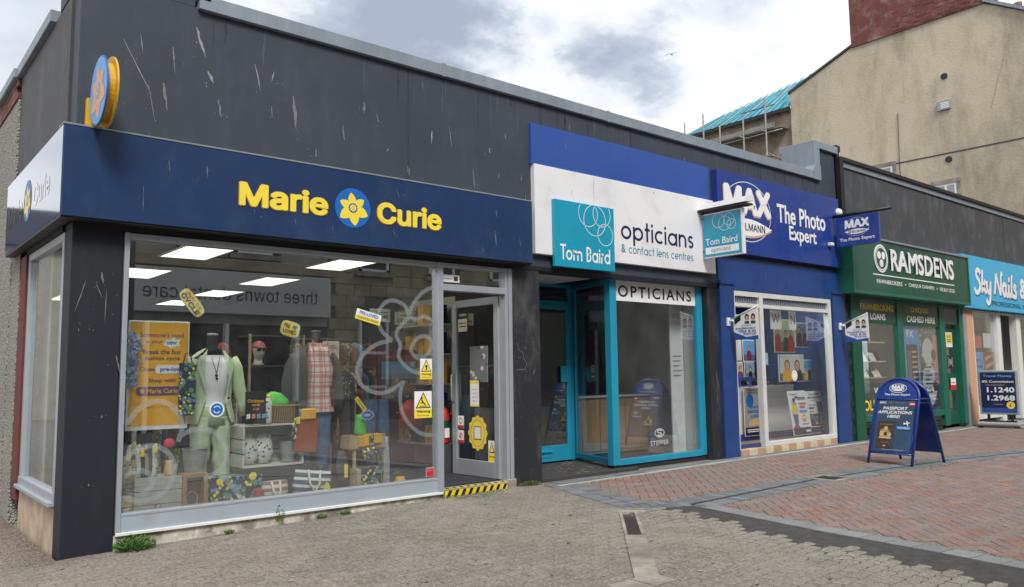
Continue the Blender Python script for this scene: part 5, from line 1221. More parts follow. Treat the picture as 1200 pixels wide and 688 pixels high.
# local x runs across the face, local -y is the side with the poster
def aframe(sgn, name, poster):
    f = link(name, None, AB); w2 = .32; leg = .16; zt = 1.19; th = .37
    def pl(x, z, k=0):        # point on the leaning face
        t_ = z / zt; y = sgn * (th * (1 - t_) + .03); return (x, y + sgn * k, z)
    arch = [(-w2, .0), (-w2, .9)] + [(-w2 * math.cos(PI * i / 14), .9 + .27 * math.sin(PI * i / 14)) for i in range(1, 14)] + [(w2, .9), (w2, .0)]
    mb = MB('blue_sign'); mb.tube([pl(x, z) for x, z in arch], .019, 8); mb.tube([pl(-w2, .885), pl(w2, .885)], .013, 6).tube([pl(-w2, .15), pl(w2, .15)], .013, 6); part('tube_frame', mb, f)
    mb = MB('royal_strip' if poster else 'blue_sign'); mb.mat('blue_sign')
    sx = -sgn
    a = [pl(-w2 + .02, .15, -.004), pl(w2 - .02, .15, -.004), pl(w2 - .02, .885, -.004), pl(-w2 + .02, .885, -.004)]
    mb.prism(a if sgn < 0 else a[::-1], (0, -.006 * sgn, 0))
    hd = [pl(x * .93, .885 + (z - .885) * .93 if z > .885 else .885, 0) for x, z in arch[1:-1]]
    mb.prism(hd if sgn > 0 else hd[::-1], (0, .008 * sgn, 0)); part('board', mb, f)
    if poster:
        o = Vector(pl(-w2 + .045, .17, .004)); u = Vector((1, 0, 0)); vv = (Vector(pl(0, .87)) - Vector(pl(0, .17))); hh = vv.length
        pn = Panel(o, u, vv, 2 * w2 - .09, hh)
        pn.r(0, 0, 1, 1, 'print_blue')
        pn.t('MAX', .05, .935, .23, .975, 'white_plain', .05)
        for i in range(3): pn.t('PHOTO', .30 + .17 * i, .94, .41 + .17 * i, .968, 'plaque_grey', .02)
        pn.d(.92, .935, .085, 'red', .04).r(.86, .925, .99, .945, 'white_plain')
        pn.t('PASSPORT', .16, .815, .83, .875, 'white_plain', .045, shear=.15).t('APPLICATIONS', .03, .735, .95, .795, 'white_plain', .045, shear=.15).t('HERE!', .30, .655, .64, .715, 'white_plain', .045, shear=.15)
        pn.r(.07, .07, .54, .58, 'passport').t('UNITED KINGDOM', .13, .52, .48, .535, 'gold', .0).t('PASSPORT', .2, .17, .42, .185, 'gold', .0)
        for i in range(9): pn.pg([(.15 + .033 * i, .26), (.18 + .033 * i, .26), (.185 + .03 * i, .36 + .06 * math.sin(PI * (i + .5) / 9)), (.17 + .03 * i, .42 + .05 * math.sin(PI * (i + .5) / 9)), (.15 + .033 * i, .37)], 'gold')
        pn.d(.31, .45, .05, 'gold').d(.20, .33, .05, 'gold').d(.42, .33, .05, 'gold').d(.31, .34, .05, 'passport').r(.14, .25, .48, .272, 'gold').r(.27, .10, .35, .12, 'gold')
        pn.pg([(.76, .53), (.92, .56), (.93, .58), (.78, .56)], 'white_plain').pg([(.84, .55), (.88, .50), (.90, .50), (.87, .555)], 'white_plain').pg([(.84, .565), (.83, .61), (.85, .61), (.88, .57)], 'white_plain').pg([(.76, .53), (.77, .58), (.79, .57), (.79, .54)], 'white_plain')
        pn.r(.60, .44, .95, .49, 'sky_blue').t('GET IT NOW', .64, .452, .90, .478, 'white_plain', .01)
        for i in range(3): pn.k += 1; pn.mb.mat('sky_blue').ring(pn.P(.72, .26), pn.u, pn.v, .12 + .03 * i, .002, 24)
        pn.r(.25, .035, .85, .045, 'plaque_grey'); pn.done(f)
        h_ = Panel(pl(-w2 * .9, .89, .0096), u, vv, 2 * w2 * .9, .27)
        base = Vector(pl(0, 1.04, .010)); m_ = MB(); m_.mat('white_plain'); vn = vv.normalized()
        m_.ring(base, u, vn, .125, .008, 32, .062); put(m_, 'MAX', base - u * .095 - vn * .01, u, vn, .19, .055, bold=.085); m_.poly([base + Vector((0, -.0003, 0)) + u * (-.10 + .2 * i / 10) - vn * (.022 - .012 * math.sin(PI * i / 10)) for i in range(11)] + [base + Vector((0, -.0003, 0)) + u * (.10 - .2 * i / 10) - vn * (.022 + .02 * math.sin(PI * i / 10)) for i in range(11)])
        put(m_, 'The Photo Expert', base - u * .19 - vn * .115, u, vn, .38, .04, bold=.03); part('heading', m_, f)
    return f
aframe(-1, 'front_frame', True); aframe(1, 'back_frame', False)
mb = MB('black'); mb.tube([(-.325, -.12, .84), (-.325, .12, .84)], .008, 6).tube([(.325, -.12, .84), (.325, .12, .84)], .008, 6); part('stay', mb, AB)

TB_ = thing('pavement_sign', 'grey framed exchange rate board on a weighted base in front of the nail salon', 'sign', (18.1, -.66, -.02), math.radians(-86))
mb = MB('plaque_grey'); mb.box(-.42, .42, -.20, .30, .03, .12, .03); mb.box(-.46, .46, -.16, .26, .0, .05, .02); part('base', mb, TB_)
mb = MB('black'); mb.box(-.25, .25, -.01, .02, .12, .15); mb.box(-.25, -.20, -.02, .03, .12, .30).box(.20, .25, -.02, .03, .12, .30).box(-.31, -.14, -.04, .05, .12, .15, .01).box(.14, .31, -.04, .05, .12, .15, .01).box(-.4, -.3, -.17, .26, .0, .03).box(.3, .4, -.17, .26, .0, .03); part('post', mb, TB_)
mb = MB('alu'); mb.box(-.38, .38, -.03, .03, .28, 1.24, .012); part('frame', mb, TB_)
pn = Panel((-.34, -.031, .32), EX, EZ, .68, .88)
pn.r(0, 0, 1, 1, 'sky_blue').r(0, .0, 1, .12, 'royal_strip').r(0, .12, 1, 1, 'navy')
pn.t('Travel Money', .08, .86, .92, .94, 'sky_blue', .04).t('0% Commission', .05, .74, .95, .80, 'white_plain', .03).t('1.1240', .18, .50, .96, .63, 'white_plain', .05).t('1.2968', .18, .30, .96, .43, 'white_plain', .05)
pn.r(.15, .675, .7, .69, 'plaque_grey').r(.35, .2, .62, .215, 'plaque_grey').d(.83, .19, .12, 'logo_yellow').t('£', .79, .15, .86, .23, 'navy', .03); pn.done(TB_)

# ================================================================== STICKERS AND NOTICES ON THE CHARITY SHOP GLASS
def warn(x, z, w_, h_, lab, y=.026, rz=0, kind=0):
    o = thing('warning_sticker', lab, 'sticker', (x, y, z), rz)
    mb = MB('white_plain'); mb.box(0, w_, 0, .0015, 0, h_); part('sheet', mb, o)
    p = Panel((0, -.0002, 0), EX, EZ, w_, h_)
    p.r(0, 0, 1, .34, 'logo_yellow').pg([(.06, .37), (.94, .37), (.5, .97)], 'black').pg([(.14, .405), (.86, .405), (.5, .90)], 'logo_yellow')
    if kind == 0: p.pg([(.40, .70), (.46, .66), (.56, .56), (.66, .50), (.64, .46), (.52, .52), (.42, .62), (.36, .68)], 'black').pg([(.48, .58), (.34, .52), (.32, .55), (.46, .62)], 'black').d(.42, .74, .05, 'black').pg([(.3, .43), (.72, .43), (.72, .45), (.3, .45)], 'black')
    else: p.d(.5, .62, .10, 'black').pg([(.42, .45), (.58, .45), (.52, .62)], 'black')
    p.t('Warning', .1, .18, .9, .30, 'black', .04).t('Mind the step', .15, .06, .85, .13, 'black', .0); p.done(o); return o
warn(3.475, 1.25, .155, .225, 'smaller yellow warning triangle sticker, upper of two beside the doorway', kind=1)
warn(3.40, .83, .225, .29, 'larger yellow and white warning sticker, lower of two beside the doorway')
def sheet(x, z, w_, h_, lab, draw=None, back='white_plain', y=.026, rot=0, cat='sticker', name='sticker', group=None):
    o = thing(name, lab, cat, (x, y, z), rot=(0, -math.radians(rot), 0), group=group)
    mb = MB(back); mb.box(-w_ / 2, w_ / 2, 0, .0015, -h_ / 2, h_ / 2, 0); part('sheet', mb, o)
    if draw: p = Panel((-w_ / 2, -.0002, -h_ / 2), EX, EZ, w_, h_); draw(p); p.done(o)
    return o
sheet(3.60, .245, .11, .10, 'small red and white sticker in the bottom corner of the display window', lambda p: p.r(.08, .05, .92, .6, 'red').t('Donate', .1, .68, .9, .9, 'black', .02), 'pink')
sheet(3.88, 2.385, .27, .085, 'white strip sticker on the fanlight over the open door', lambda p: p.r(.7, .2, .9, .8, 'dark_grey').r(.08, .4, .6, .5, 'plaque_grey'))
# decals
def decal(pts, lab, y=.0285):
    o = thing('window_decal', lab, 'window decal', (0, 0, 0)); mb = MB('decal_grey')
    for seg, cl in pts: mb.ribbon([(x, y, z) for x, z in seg], .044, (0, -1, 0), cl)
    part('outline', mb, o); return o
def smooth(pts, cl=True, k=5):
    out_ = []; n_ = len(pts)
    for i in range(n_ if cl else n_ - 1):
        p0, p1, p2, p3 = (pts[(i - 1) % n_] if cl or i > 0 else pts[0]), pts[i], pts[(i + 1) % n_], (pts[(i + 2) % n_] if cl or i < n_ - 2 else pts[-1])
        for j in range(k):
            t_ = j / k; out_.append(tuple(.5 * (2 * p1[d] + (p2[d] - p0[d]) * t_ + (2 * p0[d] - 5 * p1[d] + 4 * p2[d] - p3[d]) * t_ * t_ + (3 * p1[d] - p0[d] - 3 * p2[d] + p3[d]) * t_ ** 3) for d in (0, 1)))
    if not cl: out_.append(pts[-1])
    return out_
decal([(smooth([(3.64, 2.27), (3.50, 2.20), (3.38, 2.06), (3.33, 1.95), (3.28, 2.05), (3.12, 2.10), (3.0, 2.04), (2.94, 1.90), (3.0, 1.76), (3.12, 1.67)], False), False),
       (smooth([(3.12, 1.67), (2.92, 1.62), (2.76, 1.50), (2.70, 1.36), (2.74, 1.22), (2.88, 1.13), (3.05, 1.12), (3.25, 1.22)], False), False),
       (smooth([(3.26, 1.24), (3.22, 1.08), (3.25, .90), (3.36, .75), (3.5, .66), (3.64, .64)], False), False),
       (smooth([(3.64, 1.89), (3.54, 1.94), (3.42, 1.90), (3.34, 1.92), (3.24, 1.84), (3.17, 1.74), (3.22, 1.62), (3.20, 1.50), (3.28, 1.40), (3.38, 1.34), (3.50, 1.32), (3.64, 1.36)], False), False),
       (smooth([(3.63, 1.60), (3.60, 1.70), (3.50, 1.72), (3.40, 1.66), (3.36, 1.56), (3.44, 1.48), (3.54, 1.50)], True), True)],
      'large grey outline of a daffodil on the right end of the display glass')
decal([(smooth([(.50, .92), (.62, 1.06), (.78, 1.10), (.92, 1.00), (.96, .86), (.93, .74)], False), False),
       (smooth([(.93, .78), (1.06, .84), (1.22, .82), (1.33, .72), (1.36, .58), (1.30, .46), (1.16, .40)], False), False),
       (smooth([(.50, .62), (.60, .70), (.72, .72), (.84, .66), (.90, .54), (.88, .40), (.80, .30), (.66, .26), (.50, .30)], False), False),
       (smooth([(.50, .48), (.60, .52), (.70, .48), (.72, .38), (.64, .32)], False), False),
       (smooth([(1.3, .44), (1.42, .30), (1.52, .18)], False), False)],
      'large grey outline of a daffodil on the left end of the display glass')
# blue disc sticker
o = thing('sticker', 'round blue sticker with a white swirl on the glass in front of the green suit', 'sticker', (1.265, .026, 1.01))
mb = MB('white_plain'); mb.disc((0, 0, 0), EX, EZ, .068, 28); mb.mat('logo_blue').disc((0, -.0006, 0), EX, EZ, .056, 28); mb.mat('white_plain').ring((0, -.0011, 0), EX, EZ, .03, .007, 20, a0=.3, a1=2.6).ring((0, -.0011, 0), EX, EZ, .03, .007, 20, a0=3.4, a1=5.8); part('print', mb, o)
# hanging card shapes
def bone(p): p.t('BREAK THE', .12, .60, .85, .84, 'dark_grey', .0).t('CYCLE', .08, .14, .92, .54, 'navy', .06)
def cut(x, z, w_, h_, rot, lab, draw, k=26, y=.06):
    o = thing('hanging_card', lab, 'card', (x, y, z), rot=(0, -math.radians(rot), 0))
    mb = MB('logo_yellow'); pts = []
    for i in range(k):
        a = 2 * PI * i / k; c_, s_ = math.cos(a), math.sin(a); q = (abs(c_) ** 4 + abs(s_) ** 4) ** -.25; pts.append((w_ / 2 * c_ * q, 0, h_ / 2 * s_ * q * (1 - .0 * c_)))
    mb.mat('navy').prism([(x_ * 1.03, .002, z_ * 1.05) for x_, _, z_ in pts][::-1], (0, .002, 0)); mb.mat('cream').poly([(x_, .0015, z_) for x_, _, z_ in pts]); mb.mat('logo_yellow').poly([(x_ * .94, .0008, z_ * .90) for x_, _, z_ in pts]); part('card', mb, o)
    p = Panel((-w_ / 2, .0006, -h_ / 2), EX, EZ, w_, h_); draw(p); p.done(o); return o
cut(1.03, 1.98, .28, .12, -52, 'pale yellow card lettered CYCLE hanging tilted at the left of the display window', bone)
cut(1.98, 1.765, .20, .15, -15, 'small yellow pre loved card with a blue heart above the grey jacket', lambda p: p.t('PRE', .14, .52, .45, .80, 'navy', .05).t('LOVED', .14, .18, .86, .44, 'navy', .05).d(.66, .72, .07, 'logo_blue').d(.78, .72, .07, 'logo_blue').pg([(.59, .70), (.85, .70), (.72, .50)], 'logo_blue'))
sheet(2.83, 1.91, .30, .11, 'tilted yellow and white strip sticker near the top of the display glass', lambda p: p.r(0, 0, 1, .45, 'logo_yellow').t('PRE-LOVED', .12, .55, .88, .88, 'logo_blue', .04).t('FASHION FINDS', .08, .12, .92, .36, 'navy', .02), rot=-14)

# ================================================================== BEHIND THE CHARITY SHOP GLASS
FZ = .058
P = thing('poster', 'tall orange poster with purple and blue words in a white frame', 'poster', (.60, .44, .88))
mb = MB('white_plain'); mb.box(0, .54, 0, .02, -.05, .95, .004); part('frame', mb, P)
p = Panel((.015, -.0005, -.01), EX, EZ, .51, .945)
p.r(0, 0, 1, 1, 'orange')
def words(tx, x0, x1, y, h_, m_='purple', b_=.025): p.t(tx, x0, y, x1, y + h_, m_, b_)
words("Someone's used", .16, .92, .855, .048); words('is your', .26, .56, .785, .045); p.pg([(.58, .80), (.62, .84), (.68, .83), (.74, .86), (.80, .83), (.86, .84), (.84, .80), (.86, .77), (.78, .77), (.70, .75), (.64, .77), (.58, .77)], 'white_plain'); words('new', .62, .80, .785, .032, 'logo_blue', .05)
words('Break the fast', .22, .88, .69, .045); words('fashion cycle', .25, .86, .62, .05); words('Choose', .18, .46, .525, .042)
p.r(.49, .50, .98, .585, 'white_plain').d(.49, .5425, .055, 'white_plain', .0425); words('pre-loved', .52, .96, .51, .055, 'logo_blue', .05)
words('Shop with', .33, .80, .405, .05); p.r(.18, .29, .95, .375, 'purple').d(.18, .3325, .06, 'purple', .0425).d(.95, .3325, .05, 'purple', .0425).t('Marie Curie', .30, .31, .84, .355, 'orange', .04).d(.22, .3325, .04, 'orange').d(.90, .3325, .035, 'orange')
words('mariecurie.org.uk', .3, .8, .17, .018, 'dark_grey', .0)
p.done(P)
F_ = thing('flower_garland', 'hanging strip of blue and white artificial flowers along the left of the orange poster', 'flowers', (.62, .40, 1.47))
mb = MB('blue_floral')
for i in range(150):
    x, z = R_.gauss(0, .035), R_.uniform(-.25, .24); r = R_.uniform(.012, .026); y = R_.uniform(-.03, .03); nx = R_.uniform(-.5, .5)
    mb.disc((x, y, z), Vector((1, nx, 0)).normalized(), Vector((0, R_.uniform(-.5, .5), 1)).normalized(), r, 6)
part('petals', mb, F_, stuff=True)
BG = thing('bag', 'dark daffodil printed shopping bag hanging between the orange poster and the green blazer', 'bag', (1.11, .38, .95))
mb = MB('daffodil_print'); mb.box(-.075, .075, -.02, .02, 0, .49, .008); mb.jitter(.006, 7); part('body', mb, BG)
mb = MB('navy'); mb.tube([(-.04, 0, .49), (-.02, 0, .58), (.02, 0, .58), (.04, 0, .49)], .006, 5); part('handle', mb, BG)

def mannequin(loc, lab):
    Mq = thing('mannequin', lab, 'mannequin', loc); return Mq
M1 = mannequin((1.42, .62, FZ), 'headless black mannequin in a pale green trouser suit and white top')
mb = MB('black'); mb.loft([(0, 0, 1.46, .10, .07), (0, 0, 1.52, .055, .055), (0, 0, 1.64, .05, .05), (0, 0, 1.655, .05, .05)], 16); mb.mat('alu').loft([(0, 0, 1.655, .052, .052), (0, 0, 1.675, .05, .05)], 14); part('neck', mb, M1)
mb = MB('white_cloth'); mb.loft([(0, 0, .90, .155, .115), (0, 0, 1.05, .13, .095), (0, 0, 1.25, .155, .118), (0, 0, 1.38, .165, .11), (0, 0, 1.46, .13, .085)], 30, cap=False, sub=5); mb.folds(.012, 24, 5); part('top', mb, M1)
def legs(M_, mat, z0, z1, wide=.10, hem=.085, spread=.1):
    for s_ in (-1, 1):
        mb = MB(mat); mb.loft([(s_ * (spread + .02), 0, z0, hem, hem * .95), (s_ * (spread + .015), .0, z0 + (z1 - z0) * .3, hem * .92, hem * .9), (s_ * spread, -.01, z0 + (z1 - z0) * .55, wide * .85, wide * .85), (s_ * (spread - .01), 0, z0 + (z1 - z0) * .85, wide, wide * 1.1), (s_ * .075, 0, z1, .085, .11)], 30, sub=6)
        mb.folds(.016, 26, 3); mb.jitter(.006, 12); part('trouser_leg', mb, M_)
legs(M1, 'sage', .12, .86)
mb = MB('sage'); mb.loft([(0, 0, .78, .17, .125), (0, 0, .92, .165, .12), (0, 0, .96, .15, .11)], 20); part('waist', mb, M1)
# blazer: open front shell, both halves, sleeves, lapels
def jacket(M_, mat, zs, front_gap, name='jacket'):
    mb = MB(mat); seg = 44; rows = []; z2 = []
    for a, b in zip(zs, zs[1:]):
        for k in range(5): t_ = k / 5; z2.append(tuple(a[i] + (b[i] - a[i]) * t_ for i in range(4)))
    for (z, rx, ry, gap) in z2 + [zs[-1]]:
        row = []
        for i in range(seg + 1):
            a = -PI / 2 + gap + (2 * PI - 2 * gap) * i / seg; row.append((rx * math.cos(a), ry * math.sin(a), z))
        rows.append(mb.av(row))
    mb.smooth = True
    for a, b in zip(rows, rows[1:]):
        for i in range(seg): mb.af([a + i, a + i + 1, b + i + 1, b + i])
    mb.smooth = False; mb.folds(.014, 20, 4); mb.jitter(.007, 8); return part(name, mb, M_)
jacket(M1, 'sage', [(.80, .235, .15, .75), (.92, .215, .145, .62), (1.05, .19, .135, .5), (1.2, .20, .145, .86), (1.35, .21, .14, 1.05), (1.44, .20, .12, 1.15), (1.50, .12, .085, 1.0), (1.525, .075, .07, 1.05)], 0, 'blazer')
for s_ in (-1, 1):
    mb = MB('sage'); mb.tube([(s_ * .19, 0, 1.43), (s_ * .235, 0, 1.33), (s_ * .27, .0, 1.15), (s_ * .31, -.02, .98), (s_ * .335, -.03, .86)], [.06, .068, .062, .058, .06], 20); mb.folds(.008, 30, 25); mb.jitter(.006, 14); part('sleeve', mb, M1)
    mb = MB('sage'); mb.poly([(s_ * .07, -.075, 1.52), (s_ * .15, -.10, 1.43), (s_ * .17, -.115, 1.32), (s_ * .10, -.145, 1.10), (s_ * .115, -.14, 1.25), (s_ * .105, -.12, 1.40)]); part('lapel', mb, M1)
mb = MB('black'); mb.disc((.12, -.142, 1.04), EX, EZ, .012, 10).tube([(-.04, -.10, 1.44), (-.01, -.128, 1.32), (.0, -.13, 1.28)], .003, 4).tube([(.04, -.10, 1.44), (.01, -.128, 1.32), (.0, -.13, 1.28)], .003, 4).disc((0, -.134, 1.26), EX, EZ, .016, 6).disc((0.005, -.134, 1.23), EX, EZ, .014, 6); part('necklace', mb, M1)
mb = MB('black'); mb.box(-.25, .25, -.18, .18, 0, .02, .01).tube([(0, .1, .0), (0, .12, .9)], .012, 6); part('stand', mb, M1)

M2 = mannequin((2.55, .72, FZ), 'headless black mannequin in a charcoal jacket, red checked shirt and blue jeans')
mb = MB('black'); mb.loft([(.03, 0, 1.50, .08, .07), (.03, 0, 1.58, .05, .05), (.03, 0, 1.72, .048, .048)], 14); mb.mat('alu').loft([(.03, 0, 1.72, .05, .05), (.03, 0, 1.735, .05, .05)], 14); part('neck', mb, M2)
mb = MB('red_check'); mb.loft([(.06, -.03, .86, .16, .135), (.05, -.03, 1.05, .15, .13), (.05, -.03, 1.3, .165, .135), (.04, -.02, 1.5, .15, .115), (.03, 0, 1.60, .085, .07)], 34, cap=False, sub=5); mb.folds(.012, 24, 4); mb.jitter(.004, 9)
for s_ in (-1, 1): mb.poly([(.03 + s_ * .02, -.09, 1.56), (.03 + s_ * .09, -.085, 1.64), (.03 + s_ * .10, -.10, 1.56), (.03 + s_ * .07, -.125, 1.50)])
part('shirt', mb, M2)
jacket(M2, 'jacket_grey', [(.92, .29, .17, .50), (1.1, .27, .165, .50), (1.3, .26, .16, .52), (1.45, .235, .14, .60), (1.54, .15, .10, .8), (1.58, .09, .08, .95)], 0)
for s_ in (-1, 1):
    mb = MB('jacket_grey'); mb.tube([(s_ * .19, 0, 1.47), (s_ * .25, 0, 1.36), (s_ * .28, .0, 1.18), (s_ * .29, -.01, 1.0), (s_ * .29, -.02, .88)], [.06, .075, .072, .066, .064], 20); mb.folds(.008, 30, 25); mb.jitter(.007, 14); part('sleeve', mb, M2)
legs(M2, 'denim', .08, .92, .11, .085, .10)
mb = MB('denim_light'); mb.loft([(-.14, -.09, .66, .10, .06), (-.15, -.09, .78, .12, .08), (-.13, -.08, .90, .10, .06)], 14); mb.jitter(.01, 14); part('pocket_cloth', mb, M2)
mb = MB('black'); mb.box(-.25, .25, -.18, .18, 0, .02, .01); part('stand', mb, M2)

# head with cap on a dark shelf unit
SH = thing('shelf_unit', 'tall dark metal shelf unit standing behind the two mannequins', 'shelf unit', (2.66, 2.1, FZ))
mb = MB('wood_pale')
for x in (-.34, .34): mb.box(x - .012, x + .012, -.2, -.17, 0, 1.75)
part('upright', mb, SH)
for z in (.4, .9, 1.36, 1.72): mb = MB('dark_grey'); mb.box(-.33, .33, -.2, .2, z, z + .02); part('shelf', mb, SH)
mb = MB('interior_dark'); mb.box(-.34, .34, .21, .23, 0, 1.75); part('back', mb, SH)
HD = thing('dummy_head', 'white display head in a pink cap and dark sunglasses on the shelf behind the mannequins', 'display head', (2.45, 1.98, FZ + 1.38))
mb = MB('skin_white'); mb.loft([(0, 0, 0, .075, .07), (0, 0, .03, .05, .05), (0, 0, .08, .045, .045), (0, -.02, .10, .055, .065), (0, -.02, .16, .068, .085), (0, -.01, .22, .07, .085), (0, 0, .26, .045, .055), (0, 0, .275, .015, .02)], 16); mb.prism([(-.01, -.10, .15), (.01, -.10, .15), (0, -.10, .19)], (0, -.02, -.01)); part('head', mb, HD)
mb = MB('pink'); mb.loft([(0, -.01, .205, .078, .092), (0, 0, .25, .072, .08), (0, 0, .285, .04, .045), (0, 0, .293, .01, .01)], 16); mb.prism([(-.06, -.09, .21), (-.04, -.15, .205), (.04, -.15, .205), (.06, -.09, .21)], (0, 0, .008)); part('cap', mb, HD)
mb = MB('black'); mb.loft([(-.033, -.105, .165, .026, .006), (-.033, -.105, .20, .026, .006)], 10).loft([(.033, -.105, .165, .026, .006), (.033, -.105, .20, .026, .006)], 10).box(-.07, .07, -.108, -.10, .195, .2); part('sunglasses', mb, HD)
HT = thing('hat', 'brown round hat shape on the top shelf left of the white display head', 'hat', (2.1, 2.2, FZ + 1.42))
mb = MB('rust_cloth'); mb.loft([(0, 0, 0, .11, .11), (0, 0, .12, .10, .10), (0, 0, .2, .07, .07), (0, 0, .235, .02, .02)], 16); part('crown', mb, HT)
mb = MB('dark_grey'); mb.loft([(0, 0, -1.42, .14, .14), (0, 0, -1.40, .14, .14), (0, 0, -1.39, .02, .02), (0, 0, 0, .02, .02)], 10); part('stand', mb, HT)

# crates, baskets, bags in the window
def crate(loc, w_, d_, h_, mat, lab, rz=0, slats=3, openf=True):
    c_ = thing('crate', lab, 'crate', loc, rz)
    for x in (0, w_ - .02):
        for k in range(slats):
            mb = MB(mat); z0 = k * h_ / slats; mb.box(x + R_.uniform(-.001, .001), x + .02, 0, d_, z0 + .004, z0 + h_ / slats - .012, .002); part('slat', mb, c_)
    for z in (0, h_ - .02):
        for k in range(3): mb = MB(mat); mb.box(.02, w_ - .02, k * d_ / 3 + .004, (k + 1) * d_ / 3 - .006, z, z + .018, .002); part('slat', mb, c_)
    for k in range(slats): mb = MB(mat); mb.box(.02, w_ - .02, d_ - .02, d_, .02 + k * (h_ - .02) / slats, .01 + (k + 1) * (h_ - .02) / slats - .01); part('back_slat', mb, c_)
    if not openf:
        for k in range(slats): mb = MB(mat); mb.box(-.002, w_ + .002, -.012, 0, k * h_ / slats + .003, (k + 1) * h_ / slats - .003, .002); part('front_slat', mb, c_)
    return c_
crate((1.66, .40, .41), .64, .32, .42, 'wood_white', 'white painted wooden crate on its side holding crockery, under the wicker basket')
cb = thing('display_block', 'dark cloth covered block carrying the white crate in the window', 'block', (1.99, .56, FZ)); mb = MB('interior_dark'); mb.box(-.35, .35, -.14, .18, 0, .35, .01); part('block', mb, cb)
def bottle(loc, r, h_, mat, lab, cat='bottle', cap='logo_yellow', name='bottle'):
    o = thing(name, lab, cat, loc); mb = MB(mat); mb.loft([(0, 0, 0, r * .9, r * .9), (0, 0, .01, r, r), (0, 0, h_ * .72, r, r), (0, 0, h_ * .88, r * .6, r * .6)], 14); part('body', mb, o)
    mb = MB(cap); mb.loft([(0, 0, h_ * .88, r * .55, r * .55), (0, 0, h_, r * .55, r * .55)], 12); part('cap', mb, o); return o
bottle((1.925, .43, .832), .036, .29, 'white_floral', 'patterned flask with a yellow cap on the crate beside the Christmas card sign')
bk = thing('basket', 'wicker basket on top of the white crate', 'basket', (2.14, .52, .832))
mb = MB('wicker'); mb.loft([(0, 0, 0, .13, .085), (0, 0, .10, .155, .105), (0, 0, .17, .165, .11)], 20, cap=False); mb.loft([(0, 0, .0, .13, .085), (0, 0, .004, .13, .085)], 20); part('bowl', mb, bk)
mb = MB('wicker'); mb.tube([(.165 * math.cos(a * PI / 10), .11 * math.sin(a * PI / 10), .17) for a in range(21)], .010, 6); part('rim', mb, bk)
gc = thing('cloth', 'bright green folded cloth spilling from the wicker basket', 'cloth', (2.07, .53, .99)); mb = MB('bright_green'); mb.loft([(0, 0, 0, .12, .08), (-.01, 0, .07, .11, .06), (-.03, 0, .13, .07, .04), (-.05, 0, .165, .02, .02)], 16); mb.jitter(.02, 11); part('folds', mb, gc)
xs_ = thing('price_sign', 'black Christmas cards sign with orange words standing on the white crate', 'sign', (1.68, .39, .838), rot=(math.radians(-4), 0, 0))
mb = MB('black'); mb.box(0, .21, 0, .006, 0, .32, .002); part('card', mb, xs_)
p = Panel((0, -.0004, 0), EX, EZ, .21, .32); p.t('Christmas', .1, .66, .9, .76, 'orange', .04).t('cards', .3, .55, .7, .63, 'orange', .04).t('£1.00', .35, .42, .65, .49, 'gold', .02)
for i, m_ in enumerate(('white_plain', 'pink', 'plaque_grey', 'sky_blue')): p.r(.04 + i * .25, .16, .22 + i * .25, .30, m_, .02)
p.done(xs_)
for i, (x, mat) in enumerate(((1.78, 'white_floral'), (1.93, 'white_floral'))):
    o = thing('plate', ['white and navy flowered plate standing in the left of the crate', 'flowered green leaf plate standing beside it in the crate'][i], 'plate', (x, .52, .44)); mb = MB(mat); mb.loft([(0, 0, 0, .05, .02), (0, 0, .1, .09, .03), (0, .02, .22, .085, .03), (0, .04, .29, .04, .02)], 16); mb.jitter(.006, 12); part('plate', mb, o)
def bucket(loc, r, h_, lab):
    o = thing('bucket', lab, 'bucket', loc); mb = MB('bucket'); mb.loft([(0, 0, 0, r * .72, r * .72), (0, 0, h_, r, r)], 20, cap=False).loft([(0, 0, 0, r * .72, r * .72), (0, 0, .003, r * .72, r * .72)], 20); mb.jitter(.001, 30); part('body', mb, o)
    mb = MB('bucket'); mb.tube([(r * math.cos(a * PI / 10), r * math.sin(a * PI / 10), h_) for a in range(21)], .005, 6).tube([(r * .9 * math.cos(a * PI / 10), r * .9 * math.sin(a * PI / 10), h_ * .6) for a in range(21)], .003, 5); part('rim', mb, o); return o
bucket((2.17, .50, .44), .09, .20, 'small galvanised bucket inside the white crate'); 
cb = thing('display_block', 'dark block carrying the galvanised bucket and plant pot', 'block', (1.16, .62, FZ)); mb = MB('interior_dark'); mb.box(-.25, .2, -.15, .15, 0, .33, .01); part('block', mb, cb)
bucket((1.235, .50, .392), .115, .24, 'galvanised bucket standing at the feet of the green suit')
PT = thing('potted_plant', 'bright pink flower in a small grey pot with bushy green leaves', 'plant', (1.0, .42, .40))
mb = MB('plaque_grey'); mb.loft([(0, 0, 0, .045, .045), (0, 0, .11, .06, .06)], 14); part('pot', mb, PT)
mb = MB('green_leaf')
for i in range(160):
    a = R_.uniform(0, 2 * PI); r = R_.uniform(0, .085); c_ = Vector((r * math.cos(a), r * math.sin(a), .12 + R_.uniform(0, .13))); u = Vector((R_.uniform(-1, 1), R_.uniform(-1, 1), R_.uniform(-.3, 1))).normalized(); v = u.cross(Vector((R_.uniform(-1, 1), 1, .2))).normalized()
    mb.poly([c_ - u * .02, c_ + v * .008, c_ + u * .02, c_ - v * .008])
part('leaves', mb, PT, stuff=True)
mb = MB('hotpink')
for i in range(60):
    u = Vector((R_.uniform(-1, 1), R_.uniform(-1, .2), R_.uniform(-.5, 1))).normalized(); c_ = Vector((-.03, -.02, .30)) + u * .045; v = u.cross(Vector((0, .3, 1))).normalized(); q = u.cross(v); mb.poly([c_ - v * .02, c_ + q * .02 , c_ + v * .02, c_ - q * .02])
part('flower', mb, PT)
sc_ = thing('clothing_pile', 'heap of mixed scarves with yellow price tags at the left of the window', 'clothes', (.68, .36, .36))
